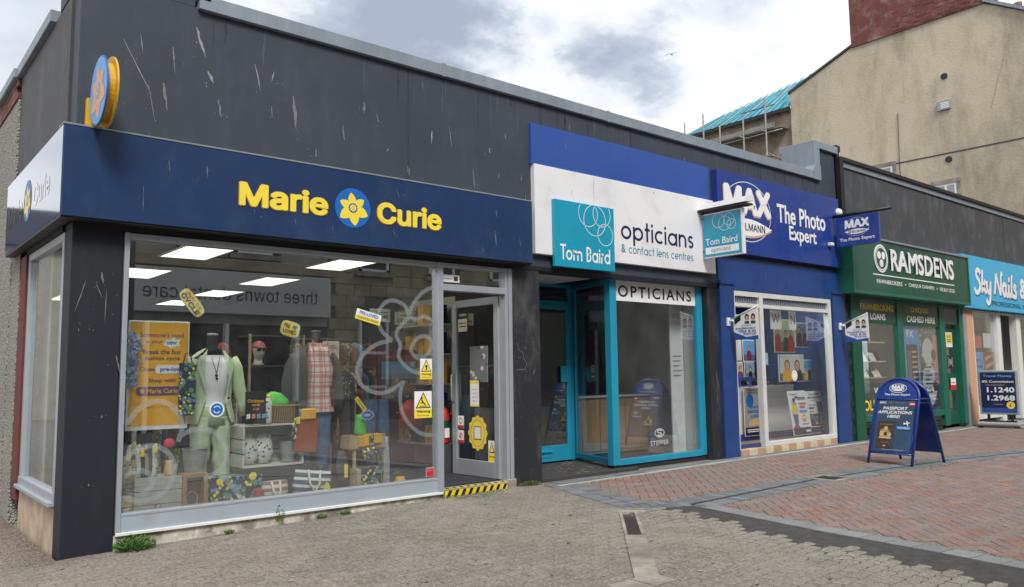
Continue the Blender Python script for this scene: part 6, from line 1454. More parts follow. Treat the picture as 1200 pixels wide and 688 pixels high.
for i in range(9):
    mb = MB(['mixed_cloth', 'jacket_grey', 'white_floral', 'mixed_cloth', 'foil', 'navy'][i % 6]); x = -.14 + .035 * i; mb.loft([(x, R_.uniform(-.04, .04), -.02 + R_.uniform(-.1, .04), .03, .02), (x + .01, 0, .14, .035, .03), (x, 0, .28, .045, .03), (x + .01, 0, .36 + R_.uniform(-.03, .04), .012, .012)], 10); mb.jitter(.02, 12); part('garment', mb, sc_)
for i in range(3): mb = MB('logo_yellow'); mb.box(-.10 + i * .11, -.07 + i * .11, -.08, -.077, .22 + .03 * i, .30 + .03 * i, 0); part('price_tag', mb, sc_)
gcr = crate((.655, .30, FZ + .0), .40, .30, .36, 'wood_grey', 'grey board crate standing closed side out at the left of the window floor', slats=3, openf=False)
mb = MB('dark_grey'); mb.disc((.2, -.0135, .10), EX, EZ, .03, 16); mb.mat('wood_grey').disc((.2, -.0145, .10), EX, EZ, .022, 16); part('emblem', mb, gcr)
wb = thing('wooden_box', 'open fronted brown wooden box standing on end beside the grey crate', 'box', (1.06, .28, FZ + .0), math.radians(-4))
mb = MB('wood'); mb.box(0, .04, 0, .20, 0, .36, .004).box(.19, .23, 0, .20, 0, .36, .004).box(.04, .19, 0, .2, 0, .03).box(.04, .19, 0, .2, .33, .36); part('frame', mb, wb)
mb = MB('foil'); mb.mat('passport').box(.041, .189, .12, .13, .031, .329); mb.mat('gold').ring((.115, .119, .12), EX, EZ, .05, .006, 20, .07); part('picture', mb, wb)
fb_ = thing('fabric_box', 'wide dark daffodil printed storage box on the window floor', 'box', (1.34, .34, FZ), math.radians(0)); mb = MB('daffodil_print_big'); mb.box(0, .50, 0, .22, 0, .30, .01); mb.jitter(.004, 6); part('body', mb, fb_)
mb = MB('logo_yellow'); mb.disc((.08, -.006, .26), EX, EZ, .035, 7).disc((.40, -.006, .285), EX, EZ, .04, 7); part('daffodil_pin', mb, fb_)
yb = thing('gift_bag', 'crinkled gold and black gift bag in the bottom left corner of the window', 'bag', (.53, .26, FZ)); mb = MB('yellow_body'); mb.mat('gold'); mb.box(0, .10, 0, .09, .12, .22, .01); mb.mat('foil').box(.02, .09, 0, .09, 0, .12, .01); part('body', mb, yb)
gb = thing('gift_bag', 'gold foil scarf bundle hanging above the gift bag at the window edge', 'clothes', (.60, .30, .40)); mb = MB('mixed_cloth'); mb.loft([(-.04, 0, -.05, .04, .03), (-.05, 0, .1, .045, .03), (-.04, 0, .22, .03, .02)], 12); mb.jitter(.02, 15); part('bundle', mb, gb)
def tote(loc, w_, h_, d_, mat, lab, rz, tilt=0):
    o = thing('tote_bag', lab, 'bag', loc, rot=(0, math.radians(tilt), rz)); mb = MB(mat); mb.loft([(0, 0, 0, w_ * .45, d_ * .5), (0, 0, h_ * .4, w_ * .52, d_ * .6), (0, 0, h_, w_ * .5, d_ * .25)], 18); mb.jitter(.012, 7); part('body', mb, o)
    for y in (-d_ * .42,): mb = MB('rope'); mb.tube([(-w_ * .2, y * .7, h_), (-w_ * .17, y - .03, h_ * .55), (-w_ * .02, y - .04, h_ * .25), (w_ * .1, y - .03, h_ * .55), (w_ * .14, y * .7, h_)], .012, 7); part('handle', mb, o)
    return o
tote((1.96, .32, FZ), .26, .22, .12, 'mauve_stripe', 'small mauve striped bag with a looped rope handle on the window floor', 0)
tote((2.34, .34, FZ), .42, .29, .13, 'navy_stripe', 'large navy and white striped beach bag slumped on the window floor', .1, 8)
o = thing('daffodil_pin', 'yellow felt daffodil charm hanging on the striped beach bag', 'charm', (2.46, .20, .17)); mb = MB('logo_yellow'); mb.disc((0, 0, 0), EX, EZ, .035, 7, .06); part('charm', mb, o)
o = thing('pouch', 'rust coloured cloth pouch hanging from the corner of the white crate', 'pouch', (2.29, .36, .53), rot=(0, math.radians(6), 0)); mb = MB('rust_cloth'); mb.box(-.12, .12, -.01, .012, 0, .34, .006); mb.jitter(.006, 8); part('body', mb, o)
o = thing('pouch', 'orange yellow purse above the rust coloured pouch', 'purse', (2.31, .34, .86)); mb = MB('orange'); mb.box(-.07, .09, -.015, .015, 0, .11, .01); mb.jitter(.004, 9); part('body', mb, o)
o = thing('keyring_bunch', 'bunch of silver charms with a yellow tag on the corner of the crate', 'charms', (2.20, .36, .74))
mb = MB('foil'); 
for i in range(26): x, z = R_.uniform(-.05, .05), R_.uniform(-.08, .12); mb.loft([(x, R_.uniform(-.02, .02), z, .006, .006), (x + .005, 0, z + R_.uniform(.02, .05), .010, .006)], 6)
part('charms', mb, o); mb = MB('logo_yellow'); mb.box(-.02, .02, -.03, -.028, .08, .15); part('price_tag', mb, o)
for (x, y, z, w_, h_, mat, nm, lab, cat) in ((1.36, .72, .06, .16, .40, 'mixed_cloth', 'folded_cloth', 'folded beige cloth stacked behind the daffodil storage box', 'clothes'), (1.78, .30, .06, .10, .16, 'rust_cloth', 'book', 'small rust covered book between the storage box and mauve bag', 'book'),
      (2.62, .62, .06, .16, .30, 'navy', 'folded_cloth', 'navy folded jeans piled right of the striped beach bag', 'clothes'), (3.33, .55, .06, .14, .55, 'blue_floral', 'gift_bag', 'tall blue flowered bag right of the low table', 'bag'), (3.42, .35, .06, .12, .12, 'orange', 'gift_box', 'little orange box on the floor at the right end of the window', 'box'),
      (.70, .42, .42, .10, .16, 'white_floral', 'mug', 'white flowered mug on the left of the grey crate', 'mug'), (.96, .36, .42, .07, .13, 'gold', 'candle', 'gold tin candle on the right of the grey crate', 'candle'), (2.96, .42, .66, .12, .22, 'bright_green', 'plush', 'green cloth leaf poking up from the wooden tray', 'cloth')):
    o = thing(nm, lab, cat, (x, y, z)); mb = MB(mat); mb.loft([(0, 0, 0, w_ * .5, .06), (0, 0, h_ * .5, w_ * .52, .06), (0, 0, h_, w_ * .42, .04)], 16, sub=4); mb.folds(.012, 25, 8); part('body', mb, o)
# low table with printed boxes at the right
tb = thing('side_table', 'low pale wooden table with a lower shelf carrying daffodil printed goods', 'table', (2.86, .38, FZ))
mb = MB('wood_pale'); mb.box(0, .40, 0, .25, .44, .46, .003); part('tabletop', mb, tb)
for x in (0.0, .37):
    for y in (0, .22): mb = MB('wood_pale'); mb.box(x, x + .03, y, y + .03, 0, .44); part('leg', mb, tb)
mb = MB('wood_pale'); mb.box(.03, .37, .02, .23, .20, .215); part('shelf', mb, tb)
bt = thing('box', 'open wooden tray with orange packets on top of the low table', 'tray', (2.80, .36, FZ + .462)); mb = MB('wood_pale'); mb.box(0, .44, 0, .2, 0, .015).box(0, .44, 0, .012, .015, .14).box(0, .44, .188, .2, .015, .14).box(0, .012, .012, .188, .015, .14).box(.428, .44, .012, .188, .015, .14); part('tray', mb, bt)
for i in range(4): mb = MB(['yellow_body', 'orange', 'daffodil_print', 'yellow_body'][i]); mb.box(.10 + i * .06, .20 + i * .06, -.02 - .004 * i, -.002 - .004 * i, .02 + .01 * i, .13 + .02 * (i % 2), .003); part('packet', mb, bt)
o = thing('card_stack', 'crumpled daffodil printed napkins hanging from the tray', 'napkins', (3.02, .33, .40)); mb = MB('daffodil_print'); mb.loft([(0, 0, 0, .06, .02), (0, 0, .07, .09, .03), (0, 0, .13, .07, .03)], 14); mb.jitter(.015, 14); part('cloth', mb, o)
o = thing('gift_bag', 'small daffodil printed gift box under the low table', 'box', (2.92, .32, FZ)); mb = MB('wood_pale'); mb.box(-.05, .0, .0, .16, 0, .25, .004); mb.mat('daffodil_print_big').box(.005, .25, 0, .15, 0, .26, .004); part('body', mb, o)
o = thing('price_tag', 'blue starburst tag with white letters above the wooden tray', 'tag', (2.99, .32, .875))
mb = MB('white_plain'); mb.poly([((.095 if i % 2 else .07) * math.cos(2 * PI * i / 24), .001, (.06 if i % 2 else .04) * math.sin(2 * PI * i / 24)) for i in range(24)]); mb.mat('logo_blue').poly([((.085 if i % 2 else .06) * math.cos(2 * PI * i / 24), 0, (.052 if i % 2 else .035) * math.sin(2 * PI * i / 24)) for i in range(24)]); put(mb.mat('white_plain'), 'NEW', (-.04, -.001, -.015), EX, EZ, .08, .03, bold=.05); part('star', mb, o)
o = thing('price_tag', 'tilted pale yellow word strip over the blue starburst tag', 'tag', (2.91, .32, .995), rot=(0, math.radians(50), 0)); mb = MB('cream'); mb.mat('logo_yellow').box(-.09, .09, 0, .002, -.025, .025); mb.mat('navy'); put(mb, 'SUSTAINABLE', (-.075, -.0005, -.01), EX, EZ, .15, .022, bold=.02); part('strip', mb, o)
o = thing('garment', 'folded navy cloth hanging beside the low table with a yellow tag', 'clothes', (2.81, .52, .12)); mb = MB('navy'); mb.mat('jacket_grey').loft([(0, 0, 0, .07, .03), (0, 0, .2, .08, .03), (0, 0, .38, .06, .03)], 14); mb.jitter(.015, 9); mb.mat('logo_yellow').box(-.10, -.06, -.22, -.218, .12, .26, 0); part('cloth', mb, o)
o = thing('ladder_rail', 'pale wooden clothes ladder behind the display goods at the right', 'rail', (2.68, .8, FZ)); mb = MB('wood'); mb.box(0, .03, 0, .03, 0, .55).box(.12, .14, 0, .03, 0, .5); part('rail', mb, o)

CN = {'white_floral': 'white flowered', 'jacket_grey': 'charcoal', 'navy': 'navy', 'mixed_cloth': 'mottled beige', 'dark_red': 'dark red', 'denim': 'denim blue', 'black': 'black', 'photo_warm': 'brown patterned', 'blue_floral': 'pale blue flowered', 'rust_cloth': 'rust red', 'orange': 'orange', 'paper': 'white', 'yellow_body': 'amber'}
ORD = ['first', 'second', 'third', 'fourth', 'fifth', 'sixth', 'seventh', 'eighth', 'ninth', 'tenth', 'eleventh', 'twelfth', 'thirteenth', 'fourteenth', 'fifteenth', 'sixteenth']
# clothes rails and shop fittings further back
def rail(loc, n_, w_, labs, mats, h_=1.35, rz=0):
    R0 = thing('clothes_rail', labs[0], 'clothes rail', loc, rz)
    mb = MB('steel_tube'); mb.tube([(0, 0, 0), (0, 0, h_)], .014, 6).tube([(w_, 0, 0), (w_, 0, h_)], .014, 6).tube([(0, 0, h_), (w_, 0, h_)], .014, 6); part('frame', mb, R0)
    mb0 = MB('jacket_grey'); mb0.loft([(0, 0, -.95, .045, .20), (0, 0, -.6, .04, .19), (0, 0, -.15, .035, .19), (0, 0, -.08, .025, .14), (0, 0, -.03, .012, .03)], 22, sub=4); mb0.folds(.018, 30, 3); mb0.jitter(.015, 5)
    for i in range(n_):
        me = mb0.mesh('garment') if i % 4 == 0 or True else None
        me.materials.clear(); me.materials.append(M[mats[i % len(mats)]])
        L_ = R_.uniform(.75, 1.0)
        g_ = thing('garment', CN.get(mats[i % len(mats)], 'dark') + ' ' + labs[1] + ', ' + ORD[i] + ' from its left end', 'clothes', (0, 0, 0), group=labs[2]); Rm = Matrix.Translation(loc) @ Matrix.Rotation(rz, 4, 'Z')
        g_.location = Rm @ Vector((.05 + (w_ - .1) * i / max(1, n_ - 1), 0, h_ - .02)); g_.rotation_euler = (0, 0, rz + R_.uniform(-.25, .25)); g_.scale = (1, 1, L_)
        link('cloth', me, g_)
rail((2.9, 1.9, FZ), 14, 1.1, ('chrome clothes rail right of the centre of the shop floor', 'garment on the rail behind the low table', 'garments on the middle clothes rail'), ['jacket_grey', 'navy', 'mixed_cloth', 'dark_red', 'denim', 'black', 'photo_warm'])
rail((.9, 3.2, FZ), 12, 1.2, ('chrome clothes rail behind the orange poster', 'garment on the rail behind the orange poster', 'garments on the left clothes rail'), ['navy', 'jacket_grey', 'blue_floral', 'black', 'rust_cloth'])
rail((2.9, 4.4, FZ), 16, 1.5, ('chrome clothes rail deep in the shop', 'garment hanging on the rail deep in the shop', 'garments on the far clothes rail'), ['black', 'mixed_cloth', 'navy', 'dark_red', 'photo_warm', 'jacket_grey'])
rail((2.0, 1.45, FZ), 9, .7, ('chrome clothes rail between the two mannequins', 'garment on the rail between the mannequins', 'garments between the mannequins'), ['navy', 'black', 'denim', 'jacket_grey', 'mixed_cloth'], 1.05)
rail((3.3, 2.9, FZ), 12, 1.2, ('tall clothes rail behind the warning stickers', 'garment on the tall rail by the doorway', 'garments on the tall rail'), ['mixed_cloth', 'photo_warm', 'blue_floral', 'jacket_grey', 'rust_cloth', 'white_floral', 'dark_red'], 1.75)
rail((.5, 1.6, FZ), 8, .8, ('low clothes rail left of the green suit', 'garment on the low rail behind the flowers', 'garments on the low rail'), ['white_floral', 'navy', 'mixed_cloth', 'black'], .95)
o = thing('garment', 'pair of blue jeans hanging low behind the glass left of the doorway', 'jeans', (3.85, 1.6, .10))
for s_ in (-1, 1): mb = MB('denim'); mb.loft([(s_ * .10, 0, 0, .08, .07), (s_ * .10, 0, .5, .09, .08), (s_ * .07, 0, .9, .10, .09)], 14); mb.jitter(.012, 7); part('trouser_leg', mb, o)
o = thing('garment', 'red top with a pale printed front hanging near the doorway', 'top', (4.30, 1.5, .62)); mb = MB('red'); mb.loft([(0, 0, 0, .16, .08), (0, 0, .25, .17, .09), (0, 0, .36, .06, .05)], 14); mb.jitter(.015, 7); part('cloth', mb, o)
P = thing('poster', 'dark red framed travel poster with a blue sea picture behind the glass', 'poster', (4.12, 2.0, .92))
mb = MB('dark_red'); mb.box(0, .62, 0, .03, 0, .72, .005); part('frame', mb, P)
p = Panel((.04, -.0005, .03), EX, EZ, .54, .66); p.r(0, .0, 1, .48, 'grey_photo').r(0, .45, 1, .80, 'sky_blue').r(0, .45, 1, .56, 'denim_light').t('Quality Street Collection', .03, .86, .97, .94, 'pink', .0).r(.85, .7, .96, .8, 'white_plain').r(.1, .05, .35, .3, 'white_floral').r(.5, .2, .9, .4, 'photo_warm'); p.done(P)
P = None
o = thing('notice', 'white menu like notice taped inside behind the checked shirt', 'notice', (3.05, 1.5, 1.42)); mb = MB('paper'); mb.box(0, .22, 0, .004, 0, .30); part('sheet', mb, o); p = Panel((0, -.0006, 0), EX, EZ, .22, .3); [p.r(.1, .1 + i * .1, .85 - .1 * (i % 3), .14 + i * .1, 'plaque_grey') for i in range(8)]; p.done(o)
for i, (x, z, tx) in enumerate(((3.75, 1.98, 'KEEP'), (4.12, 1.95, 'SALE'))):
    o = thing('notice', ['white header card hanging left above the red poster', 'white header card hanging right above the red poster'][i], 'card', (x, 1.6, z)); mb = MB('paper'); mb.box(0, .30, 0, .004, 0, .17); part('sheet', mb, o); p = Panel((0, -.0006, 0), EX, EZ, .3, .17); p.t(('HOME', 'STYLE')[i], .1, .2, .9, .5, 'dark_grey', .03).r(.3, .7, .9, .76, 'dark_grey'); p.done(o)
o = thing('flower_display', 'spray of small white dried flowers beside the checked shirt', 'flowers', (3.02, 1.2, 1.15)); mb = MB('paper')
for i in range(260):
    c_ = Vector((R_.gauss(0, .10), R_.gauss(0, .06), R_.gauss(0.08, .09))); mb.disc(c_, Vector((1, R_.uniform(-.5, .5), 0)).normalized(), EZ, .008, 5)
part('blooms', mb, o, stuff=True); mb = MB('green_leaf'); [mb.tube([(0, 0, -.4), (R_.uniform(-.15, .15), 0, R_.uniform(-.1, .2))], .004, 4) for _ in range(9)]; part('stems', mb, o)
# wall shelving seen through the doorway
WS = thing('shelf_unit', 'tall shelving with orange packaged goods seen through the open doorway', 'shelf unit', (4.68, 1.72, FZ), -PI / 2)
mb = MB('wood_pale'); mb.mat('interior_light').box(-.75, .27, .3, .32, 0, 2.3); part('back', mb, WS)
for z in (.3, .7, 1.1, 1.5, 1.9): mb = MB('interior_light'); mb.box(-.75, .27, 0, .3, z, z + .02); part('shelf', mb, WS)
for i, z in enumerate((.32, .72, 1.12, 1.52, 1.92)):
    for k in range(6):
        h_ = R_.uniform(.18, .3); pc = ['orange', 'photo_warm', 'paper', 'yellow_body', 'mixed_cloth', 'navy'][R_.randrange(6)]; mb = MB(pc); mb.box(-.73 + k * .165, -.60 + k * .165, .03, .2, z, z + h_, .004)
        o = part('package', mb, None); o.location = (4.68, 1.72, FZ); o.rotation_euler = (0, 0, -PI / 2); tag(o, CN[pc] + ' package, ' + ORD[k] + ' from the left on the ' + ORD[i] + ' doorway shelf from the floor', 'package', 'packages on the doorway shelving')
FE = thing('fire_extinguisher', 'red fire extinguisher with a green label standing inside the open doorway', 'fire extinguisher', (4.575, 1.16, FZ + .36))
mb = MB('red'); mb.loft([(0, 0, 0, .07, .07), (0, 0, .02, .08, .08), (0, 0, .38, .08, .08), (0, 0, .44, .05, .05), (0, 0, .46, .025, .025)], 16); part('cylinder', mb, FE)
mb = MB('ram_green'); mb.loft([(0, 0, .2, .081, .081), (0, 0, .30, .081, .081)], 16, cap=False); mb.mat('white_plain').box(-.035, .035, -.084, -.07, .08, .2); part('label', mb, FE)
mb = MB('black'); mb.loft([(0, 0, .46, .02, .02), (0, 0, .52, .03, .02)], 8).box(-.02, .10, -.01, .01, .52, .54).tube([(0, 0, .49), (.08, -.02, .46), (.09, -.02, .25)], .010, 6); part('valve', mb, FE)
mb = MB('dark_grey'); mb.box(-.1, .08, -.09, .09, -.36, -.002); o = part('stand', mb, FE)
# counter light panels in the ceiling
lights = []
k = 0
rows_ = ('front left', 'second left', 'third left', 'rear left', 'front right', 'second right', 'third right', 'rear right')
for x in (2.0, 4.02):
    for y in (2.85, 5.4, 7.75, 10.1):
        o = thing('ceiling_light', 'square lit panel in the charity shop ceiling, ' + rows_[k] + ' of the eight', 'ceiling light', (x, y, 2.872), group='lit ceiling panels'); k += 1
        mb = MB('white_plain'); mb.box(-.31, .31, -.61, -.585, -.006, .006).box(-.31, .31, .585, .61, -.006, .006).box(-.31, -.285, -.585, .585, -.006, .006).box(.285, .31, -.585, .585, -.006, .006); part('frame', mb, o)
        mb = MB('lamp_panel'); mb.box(-.284, .284, -.584, .584, -.004, .004); part('diffuser', mb, o)
for x, y, z, lab in ((10.6, .75, 2.69, 'added lit ceiling panel in the photo shop near its doorway'), (11.8, .6, 2.69, 'added lit ceiling panel over the photo shop posters'), (14.1, 1.3, 2.74, 'added lit ceiling panel over the pawnbroker shelves'), (16.0, 1.5, 2.74, 'added lit ceiling panel behind the pawnbroker posters'), (19.6, 1.4, 2.74, 'added lit ceiling panel in the nail salon')):  # panels added to brighten the other shop interiors
    o = thing('ceiling_light', lab, 'ceiling light', (x, y, z)); mb = MB('white_plain'); mb.box(-.31, .31, -.31, -.285, -.006, .006).box(-.31, .31, .285, .31, -.006, .006).box(-.31, -.285, -.285, .285, -.006, .006).box(.285, .31, -.285, .285, -.006, .006); part('frame', mb, o)
    mb = MB('added_lamp'); mb.box(-.284, .284, -.284, .284, -.004, .004); part('diffuser', mb, o)
for i, (x, y) in enumerate(((.62, 2.45), (.9, 2.9), (.8, .75), (1.6, .75), (2.4, .75), (3.2, .75))):  # the row nearest the glass is added, out of view, to brighten the display
    o = thing('spotlight', 'small round ceiling spotlight ' + ['seen through the top left corner of the display glass', 'just behind the one in the top left corner', 'added above the orange poster', 'added above the green suit', 'above the checked shirt', 'added above the low table'][i], 'spotlight', (x, y, 2.87)); mb = MB('spot_glow'); mb.loft([(0, 0, -.008, .045, .045), (0, 0, 0, .045, .045)], 14); part('lamp', mb, o); mb = MB('white_plain'); mb.ring((0, 0, -.009), EX, EY, .055, .015, 18); part('ring', mb, o)
# bits on the open door
def dstick(x, z, w_, h_, lab, draw, back='white_plain', cat='sticker'):
    o = thing('notice', lab, cat, (0, 0, 0)); DM = Matrix.Translation((4.655, .10, .06)) @ Matrix.Rotation(math.radians(92), 4, 'Z')
    # the camera sees the face towards the street side (local +y)
    o.matrix_world = DM @ Matrix.Translation((x, .0045, z)) @ Matrix.Rotation(PI, 4, 'Z')
    mb = MB(back); mb.box(0, w_, 0, .001, 0, h_); part('sheet', mb, o); p = Panel((0, -.0004, 0), EX, EZ, w_, h_); draw(p); p.done(o); return o
dstick(.80, 1.76, .20, .28, 'black and yellow opening notice at the top of the open door glass', lambda p: p.r(.05, .05, .95, .62, 'cream').t("YOU'RE IN", .12, .74, .88, .86, 'white_plain', .03).r(.15, .4, .85, .45, 'dark_grey').r(.15, .25, .85, .3, 'dark_grey'), 'black')
dstick(.56, 1.14, .34, .44, 'crumpled photo sheet stuck high on the open door glass', lambda p: p.r(0, 0, 1, 1, 'grey_photo'))
dstick(.56, .84, .17, .32, 'white and yellow price list below the photo sheet on the open door', lambda p: p.r(0, 0, 1, .06, 'logo_yellow').r(0, .9, 1, 1, 'logo_yellow').r(.2, .2, .8, .22, 'plaque_grey').r(.2, .35, .8, .37, 'plaque_grey').r(.2, .5, .8, .52, 'plaque_grey').r(.2, .65, .8, .67, 'plaque_grey'))
dstick(.81, .56, .12, .16, 'upper red and white prohibition sticker on the open door', lambda p: p.r(0, 0, 1, .25, 'red').d(.5, .6, .3, 'red').d(.5, .6, .22, 'white_plain'))
dstick(.81, .38, .12, .16, 'lower red and white prohibition sticker on the open door', lambda p: p.r(0, 0, 1, .25, 'red').d(.5, .6, .3, 'red').d(.5, .6, .22, 'white_plain').pg([(.3, .45), (.4, .4), (.7, .75), (.6, .8)], 'red'))
dstick(.22, .18, .13, .26, 'small yellow warning triangle sticker low on the open door', lambda p: p.r(0, 0, 1, .4, 'logo_yellow').pg([(.1, .45), (.9, .45), (.5, .95)], 'black').pg([(.2, .49), (.8, .49), (.5, .88)], 'logo_yellow').t('Warning', .1, .22, .9, .32, 'black', .03))
o = thing('window_decal', 'big round yellow daffodil sticker low on the open door glass', 'sticker', (0, 0, 0)); o.matrix_world = Matrix.Translation((4.655, .10, .06)) @ Matrix.Rotation(math.radians(92), 4, 'Z') @ Matrix.Translation((.42, .0045, .52)) @ Matrix.Rotation(PI, 4, 'Z')
mb = MB('logo_yellow'); mb.poly([((.175 + .014 * math.cos(12 * a)) * math.cos(a), 0, (.205 + .014 * math.cos(12 * a)) * math.sin(a)) for a in [2 * PI * i / 48 for i in range(48)]]); mb.mat('gold'); mb.ring((0, -.001, 0), EX, EZ, .13, .02, 30, .16); mb.mat('dark_grey').box(-.07, .07, -.0018, -.0012, -.08, .08); mb.mat('white_plain').box(-.06, .06, -.0024, -.002, -.07, .07); part('print', mb, o)
o = thing('notice', 'grey wooden panel leaning behind the open door', 'panel', (5.0 - .12, .35, .12)); mb = MB('photo_warm'); mb.mat('plaque_grey').box(0, .02, 0, .55, .1, .75, .003); part('panel', mb, o)

# side window goods
o = thing('plastic_bag', 'mint green plastic bag hanging inside the alley window', 'bag', (.42, 1.0, 1.05)); mb = MB('mint'); mb.loft([(0, 0, 0, .10, .14), (0, 0, .10, .14, .20), (0, 0, .22, .10, .12), (0, 0, .32, .03, .04)], 16); mb.jitter(.035, 9); part('body', mb, o)

# ================================================================== OPTICIANS INTERIOR
CB = thing('display_cabinet', 'low oak veneer cabinet inside the opticians window', 'cabinet', (6.95, 1.25, .03))
mb = MB('tan_laminate'); mb.box(0, 1.72, 0, .45, .04, .88, .004); part('carcass', mb, CB)
for x in (.02, .59, 1.16): mb = MB('tan_laminate'); mb.box(x, x + .55, -.02, -.001, .08, .84, .004); part('door', mb, CB)
mb = MB('interior_light'); mb.box(-.02, 1.75, -.03, .46, .881, .91, .003); part('worktop', mb, CB)
CP2 = thing('pull_up_banner', 'pale banner leaning at the right edge of the opticians window', 'banner', (8.45, .45, .05)); mb = MB('white_cloth'); mb.box(-.16, .14, .0, .02, 0, 2.45); mb.mat('off_white').box(.155, .205, -.2, .3, 0, 2.6); part('sheet', mb, CP2)
p = Panel((-.16, -.001, 0), EX, EZ, .30, 2.45); p.t('EYE TEST', .2, .84, .8, .87, 'plaque_grey', .0).t('TODAY', .2, .80, .8, .825, 'plaque_grey', .0); [p.r(.15, .6 - .03 * i, .85 - .1 * (i % 3), .607 - .03 * i, 'plaque_grey') for i in range(5)]; p.done(CP2)
MR = thing('mirror', 'tall curved dark mirror standing beside the oak cabinet', 'mirror', (8.05, 1.9, .03)); mb = MB('slate'); mb.prism([(-.22, 0, 0), (.22, 0, 0), (.26, 0, 1.2), (.16, 0, 2.1), (-.1, 0, 2.2), (-.28, 0, 1.2)], (0, .05, 0)); part('glass', mb, MR)
o = thing('window_decal', 'white spectacle maker decal low on the opticians display glass', 'sticker', (7.60, .137, .28))
mb = MB('decal_white'); mb.ring((0, 0, .15), EX, EZ, .10, .014, 30, .055); mb.ring((.0, -.0004, .168), EX, EZ, .045, .016, 12, .018, a0=.2, a1=4.7).ring((.0, -.0004, .132), EX, EZ, .045, .016, 12, .018, a0=3.4, a1=7.8); put(mb, 'STEPPER', (-.20, 0, -.02), EX, EZ, .40, .065, bold=.0); part('print', mb, o)
o = thing('window_decal', 'small white round decal on the return pane beside the opticians door', 'sticker', (6.80, .66, 1.35), math.radians(71)); mb = MB('decal_white'); mb.ring((0, -.01, 0), EX, EZ, .05, .012, 20); mb.poly([(-.03, -.011, -.02), (.03, -.011, -.02), (0, -.011, .03)]); mb.box(-.05, .05, -.011, -.0105, -.12, -.10); part('print', mb, o)
o = thing('sticker', 'brass coloured letter box plate low on the opticians door', 'sticker', (6.4, 1.19, .30)); mb = MB('logo_yellow'); mb.box(0, .001, 0, .001, 0, .001); part('sheet', mb, o); bpy.data.objects.remove(o.children[0]); bpy.data.objects.remove(o)

# ================================================================== PHOTO SHOP INTERIOR
CT = thing('counter', 'white shop counter behind the photo shop window with a round black emblem', 'counter', (10.40, .98, .055))
mb = MB('white_plain'); mb.box(0, 2.18, 0, .6, .0, .97, .006); part('front', mb, CT); mb = MB('royal_strip'); mb.box(-.02, 2.19, -.02, -.001, .0, .12).box(-.02, .9, -.03, .6, .975, 1.12); part('trim', mb, CT)
mb = MB('navy'); mb.disc((.20, -.022, .78), EX, EZ, .13, 28); part('emblem', mb, CT)
bx('inner_wall', 'blue_paint', 12.57, 12.61, .26, 3.0, .06, 2.7); bx('inner_wall', 'navy', 9.0, 12.56, 2.6, 2.66, .06, 2.7)
mb = MB('blue_paint'); mb.box(9.33, 10.0, .06, .10, .08, .14); part('threshold', mb, mf)
def poster(loc, w_, h_, lab, draw, rot=(0, 0, 0), cat='poster'):
    o = thing('poster', lab, cat, loc, rot=rot); mb = MB('white_plain'); mb.box(0, w_, 0, .012, 0, h_, .002); part('board', mb, o); p = Panel((.01, -.0006, .01), EX, EZ, w_ - .02, h_ - .02); draw(p); p.done(o); return o
def d1(p): p.r(0, 0, 1, .16, 'navy').r(.05, .16, .4, .2, 'red').t('Super', .1, .9, .5, .96, 'red', .02).t('Photos', .35, .80, .95, .89, 'navy', .05).pg([(.15, .2), (.35, .2), (.42, .5), (.38, .75), (.2, .78), (.08, .5)], 'peach').d(.26, .80, .07, 'passport').pg([(.1, .5), (.38, .48), (.36, .68), (.14, .68)], 'logo_yellow').pg([(.12, .2), (.32, .2), (.38, .45), (.12, .47)], 'denim').t('WEEKEND', .5, .68, .95, .73, 'red', .03).t('FREE', .55, .60, .85, .66, 'red', .05).r(.5, .5, .95, .56, 'sky_blue').d(.72, .38, .13, 'orange').t('50%', .62, .36, .82, .42, 'white_plain', .04).r(.55, .22, .92, .25, 'plaque_grey').r(.7, .05, .95, .10, 'white_plain')
def d2(p): p.r(0, 0, 1, .14, 'navy').t('There is your', .15, .91, .85, .96, 'navy', .02).t('old memories', .1, .83, .9, .89, 'navy', .05).r(.25, .78, .75, .795, 'plaque_grey').r(.62, .48, .95, .75, 'passport').r(.66, .52, .9, .71, 'navy').r(.06, .16, .95, .46, 'passport').d(.2, .38, .09, 'mid_grey').r(.3, .2, .8, .4, 'grey_photo').d(.78, .32, .12, 'peach').r(.08, .58, .4, .62, 'purple').r(.08, .66, .5, .68, 'plaque_grey').r(.08, .50, .35, .53, 'plaque_grey').r(.7, .05, .95, .10, 'white_plain')
poster((11.40, .30, .15), .58, .78, 'leaning white poster with a woman in yellow behind the photo shop glass', d1, rot=(math.radians(-8), math.radians(0), 0))
poster((12.0, .32, .15), .57, .76, 'leaning white poster with a camera beside the woman in yellow poster', d2, rot=(math.radians(-8), 0, 0))
def d3(p): p.r(0, 0, 1, 1, 'plaque_grey').r(0, 0, 1, .17, 'navy').t('Made by', .15, .92, .9, .97, 'dark_grey', .02).t('loved by u', .15, .86, .95, .91, 'dark_grey', .01).d(.28, .72, .2, 'logo_blue').t('SAVE', .25, .56, .75, .62, 'logo_blue', .06).t('BRITISH', .15, .46, .85, .53, 'logo_blue', .06).t('LUCK', .3, .37, .75, .43, 'logo_blue', .06).pg([(.2, .2), (.95, .2), (.95, .33), (.6, .36), (.2, .28)], 'gold').r(.1, .07, .7, .09, 'white_plain').r(.1, .11, .9, .13, 'white_plain').r(.7, .70, .95, .73, 'black')
poster((10.82, .90, .14), .60, .86, 'pale grey poster with blue words on the front of the white counter', d3)
